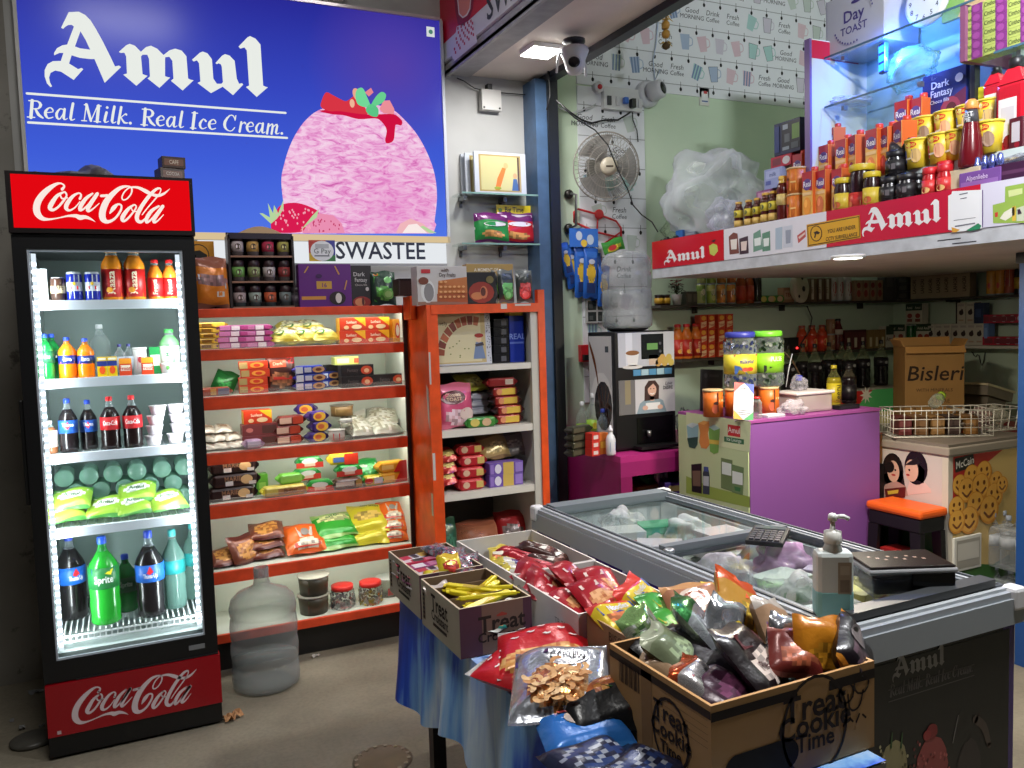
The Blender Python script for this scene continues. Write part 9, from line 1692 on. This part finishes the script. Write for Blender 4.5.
    p=PZ(33,742,0); o=MB().lathe([(.0,0),(.07,0),(.075,.012),(.06,.02),(.0,.018)],(84,82,76),'worn',20).obj('stone_disc',None,(p.x,p.y,.001)); tag(o,'flat grey stone disc on the floor left of the fridge','stone')
fittings()
# ================================================================ lamps
def area(name,loc,rot,sx,sy,power,col=(1,1,1),spread=PI):
    l=bpy.data.lights.new(name,'AREA'); l.shape='RECTANGLE'; l.size=sx; l.size_y=sy; l.energy=power; l.color=col; l.spread=spread
    o=bpy.data.objects.new(name,l); COL.objects.link(o); o.location=loc; o.rotation_euler=rot; return o
def aim(name,loc,d,sx,sy,power,col=(1,1,1)):
    o=area(name,loc,(0,0,0),sx,sy,power,col); z=-Vector(d).normalized(); y=Vector((0,0,1)); x=y.cross(z).normalized(); y=z.cross(x)
    o.rotation_euler=Matrix((x,y,z)).transposed().to_euler(); return o
# soffit panel lamps (the first is in the picture, its twin hangs nearer the street)
PL=PZ(541,52.5,2.70)
def panel(loc,label,s=.075):
    o=MB().box(-s,-s,0,s,s,.022,(236,236,232),'satin',.004).obj('ceiling_lamp',None,loc); tag(o,label,'lamp')
    MB().box(-s+.004,-s+.004,-.004,s-.004,s-.004,0,(255,252,246),'emit14').obj('diffuser',o)
panel((PL.x,PL.y,2.70),'small square lit panel lamp on the soffit beside the swivel camera')
area('soffit_light',(PL.x,PL.y,2.69),(0,0,0),.15,.15,11,(1,.98,.95))
panel((1.92,.95,2.70),'square lit panel lamp on the soffit nearer the street')
area('soffit_light',(1.92,.95,2.69),(0,0,0),.16,.16,44,(.96,.98,1))
# downlight under the loft deck
DL=PZ(848,255.5,1.67)
def down():
    o=MB().lathe([(.062,.012),(.062,0),(.052,0)],(230,228,222),'satin',24).obj('downlight',None,(DL.x,DL.y,1.659)); tag(o,'round lit downlight under the loft shelf above the purple counter','lamp')
    MB().lathe([(.051,.001),(.051,-.001)],(255,250,236),'emit12',24).obj('diffuser',o)
down(); area('down_light',(DL.x,DL.y,1.655),(0,0,0),.1,.1,22,(1,.90,.72))
o=MB().lathe([(.062,.012),(.062,0),(.052,0)],(230,228,222),'satin',24).obj('downlight',None,(3.9,1.45,1.659)); tag(o,'added unseen round downlight under the loft nearer the street','lamp'); MB().lathe([(.051,.001),(.051,-.001)],(255,250,236),'emit12',24).obj('diffuser',o); area('down_light',(3.9,1.45,1.655),(0,0,0),.1,.1,2.5,(1,.90,.72))  # extra downlight added out of view to lift the dark area under the loft
# tube lamp on the inner face of the beam
o=MB().box(2.117,1.0,2.765,2.15,1.4,2.82,(216,216,210),'satin').obj('tube_lamp'); tag(o,'tube lamp on the inner face of the beam facing the loft','lamp'); b=MB(); b.tube([(2.175,1.02,2.79),(2.175,1.38,2.79)],.014,(240,246,255),'emit10',10); b.obj('fluorescent_tube',o)
aim('beam_light',(2.195,1.2,2.79),(.75,.45,-.25),.36,.04,72,(.92,.96,1)).rotation_euler=Matrix(((0,-.316,-.949),(-1,0,0),(0,.949,-.316))).to_euler()
# tube batten over the blue sign
def tube():
    a,c=PY(290,-3,3.9),PY(346,3.5,3.9)
    o=MB().box(a.x-.9,3.92,2.985,c.x,3.998,3.03,(216,214,208),'satin').obj('tube_lamp'); tag(o,'lit tube lamp batten on the wall above the blue sign','lamp')
    b=MB(); b.tube([(a.x-.87,3.90,2.997),(c.x-.02,3.90,2.997)],.013,(250,255,246),'emit9',10); b.obj('fluorescent_tube',o)
    return a
tube()
# shelf LEDs and the two fridge strips
for i in range(6): area('shelf_light',(.735,UY+.03,U1[i][0]-.027),(.45,0,0),.86,.02,1.15,(1,1,.9))
for s,x in ((1,FX0+.066),(-1,FX1-.066)): aim('fridge_light',(x,FY+.04,1.05),(s*.55,.8,0),.016,1.3,7.5,(.92,.97,1))
# blue emergency light
aim('blue_light',PX(886,52,2.825),(-.6,-.1,-.8),.03,.06,6,(.06,.2,1)); aim('blue_light',PX(886,47,2.815)+Vector((0,-.03,.0)),(.9,.3,-.2),.03,.05,5,(.06,.2,1))
o=MB().box(-.2,1.6,3.60,.5,1.68,3.699,(216,216,210),'satin').obj('tube_lamp'); tag(o,'added unseen tube lamp batten on the passage ceiling before the fridge','lamp'); b=MB(); b.tube([(-.17,1.64,3.58),(.47,1.64,3.58)],.014,(246,250,246),'emit10',10); b.obj('fluorescent_tube',o)  # added lamp, out of view, to brighten the cloth and carton sides
area('passage_fill_light',(.15,1.64,3.56),(0,0,0),.65,.04,36,(1,.98,.94))
# daylight from the street, very weak
w=bpy.data.worlds.new('street'); SC.world=w; w.use_nodes=True; bg=w.node_tree.nodes['Background']; bg.inputs[0].default_value=(.75,.76,.8,1); bg.inputs[1].default_value=.03
SC.view_settings.view_transform='Standard'; SC.view_settings.look='None'; SC.view_settings.exposure=0.0; SC.view_settings.gamma=1; SC.view_settings.use_curve_mapping=False
SC.cycles.use_denoising=True; SC.cycles.max_bounces=10; SC.cycles.transparent_max_bounces=24; SC.cycles.sample_clamp_indirect=3; SC.cycles.caustics_reflective=False; SC.cycles.caustics_refractive=False
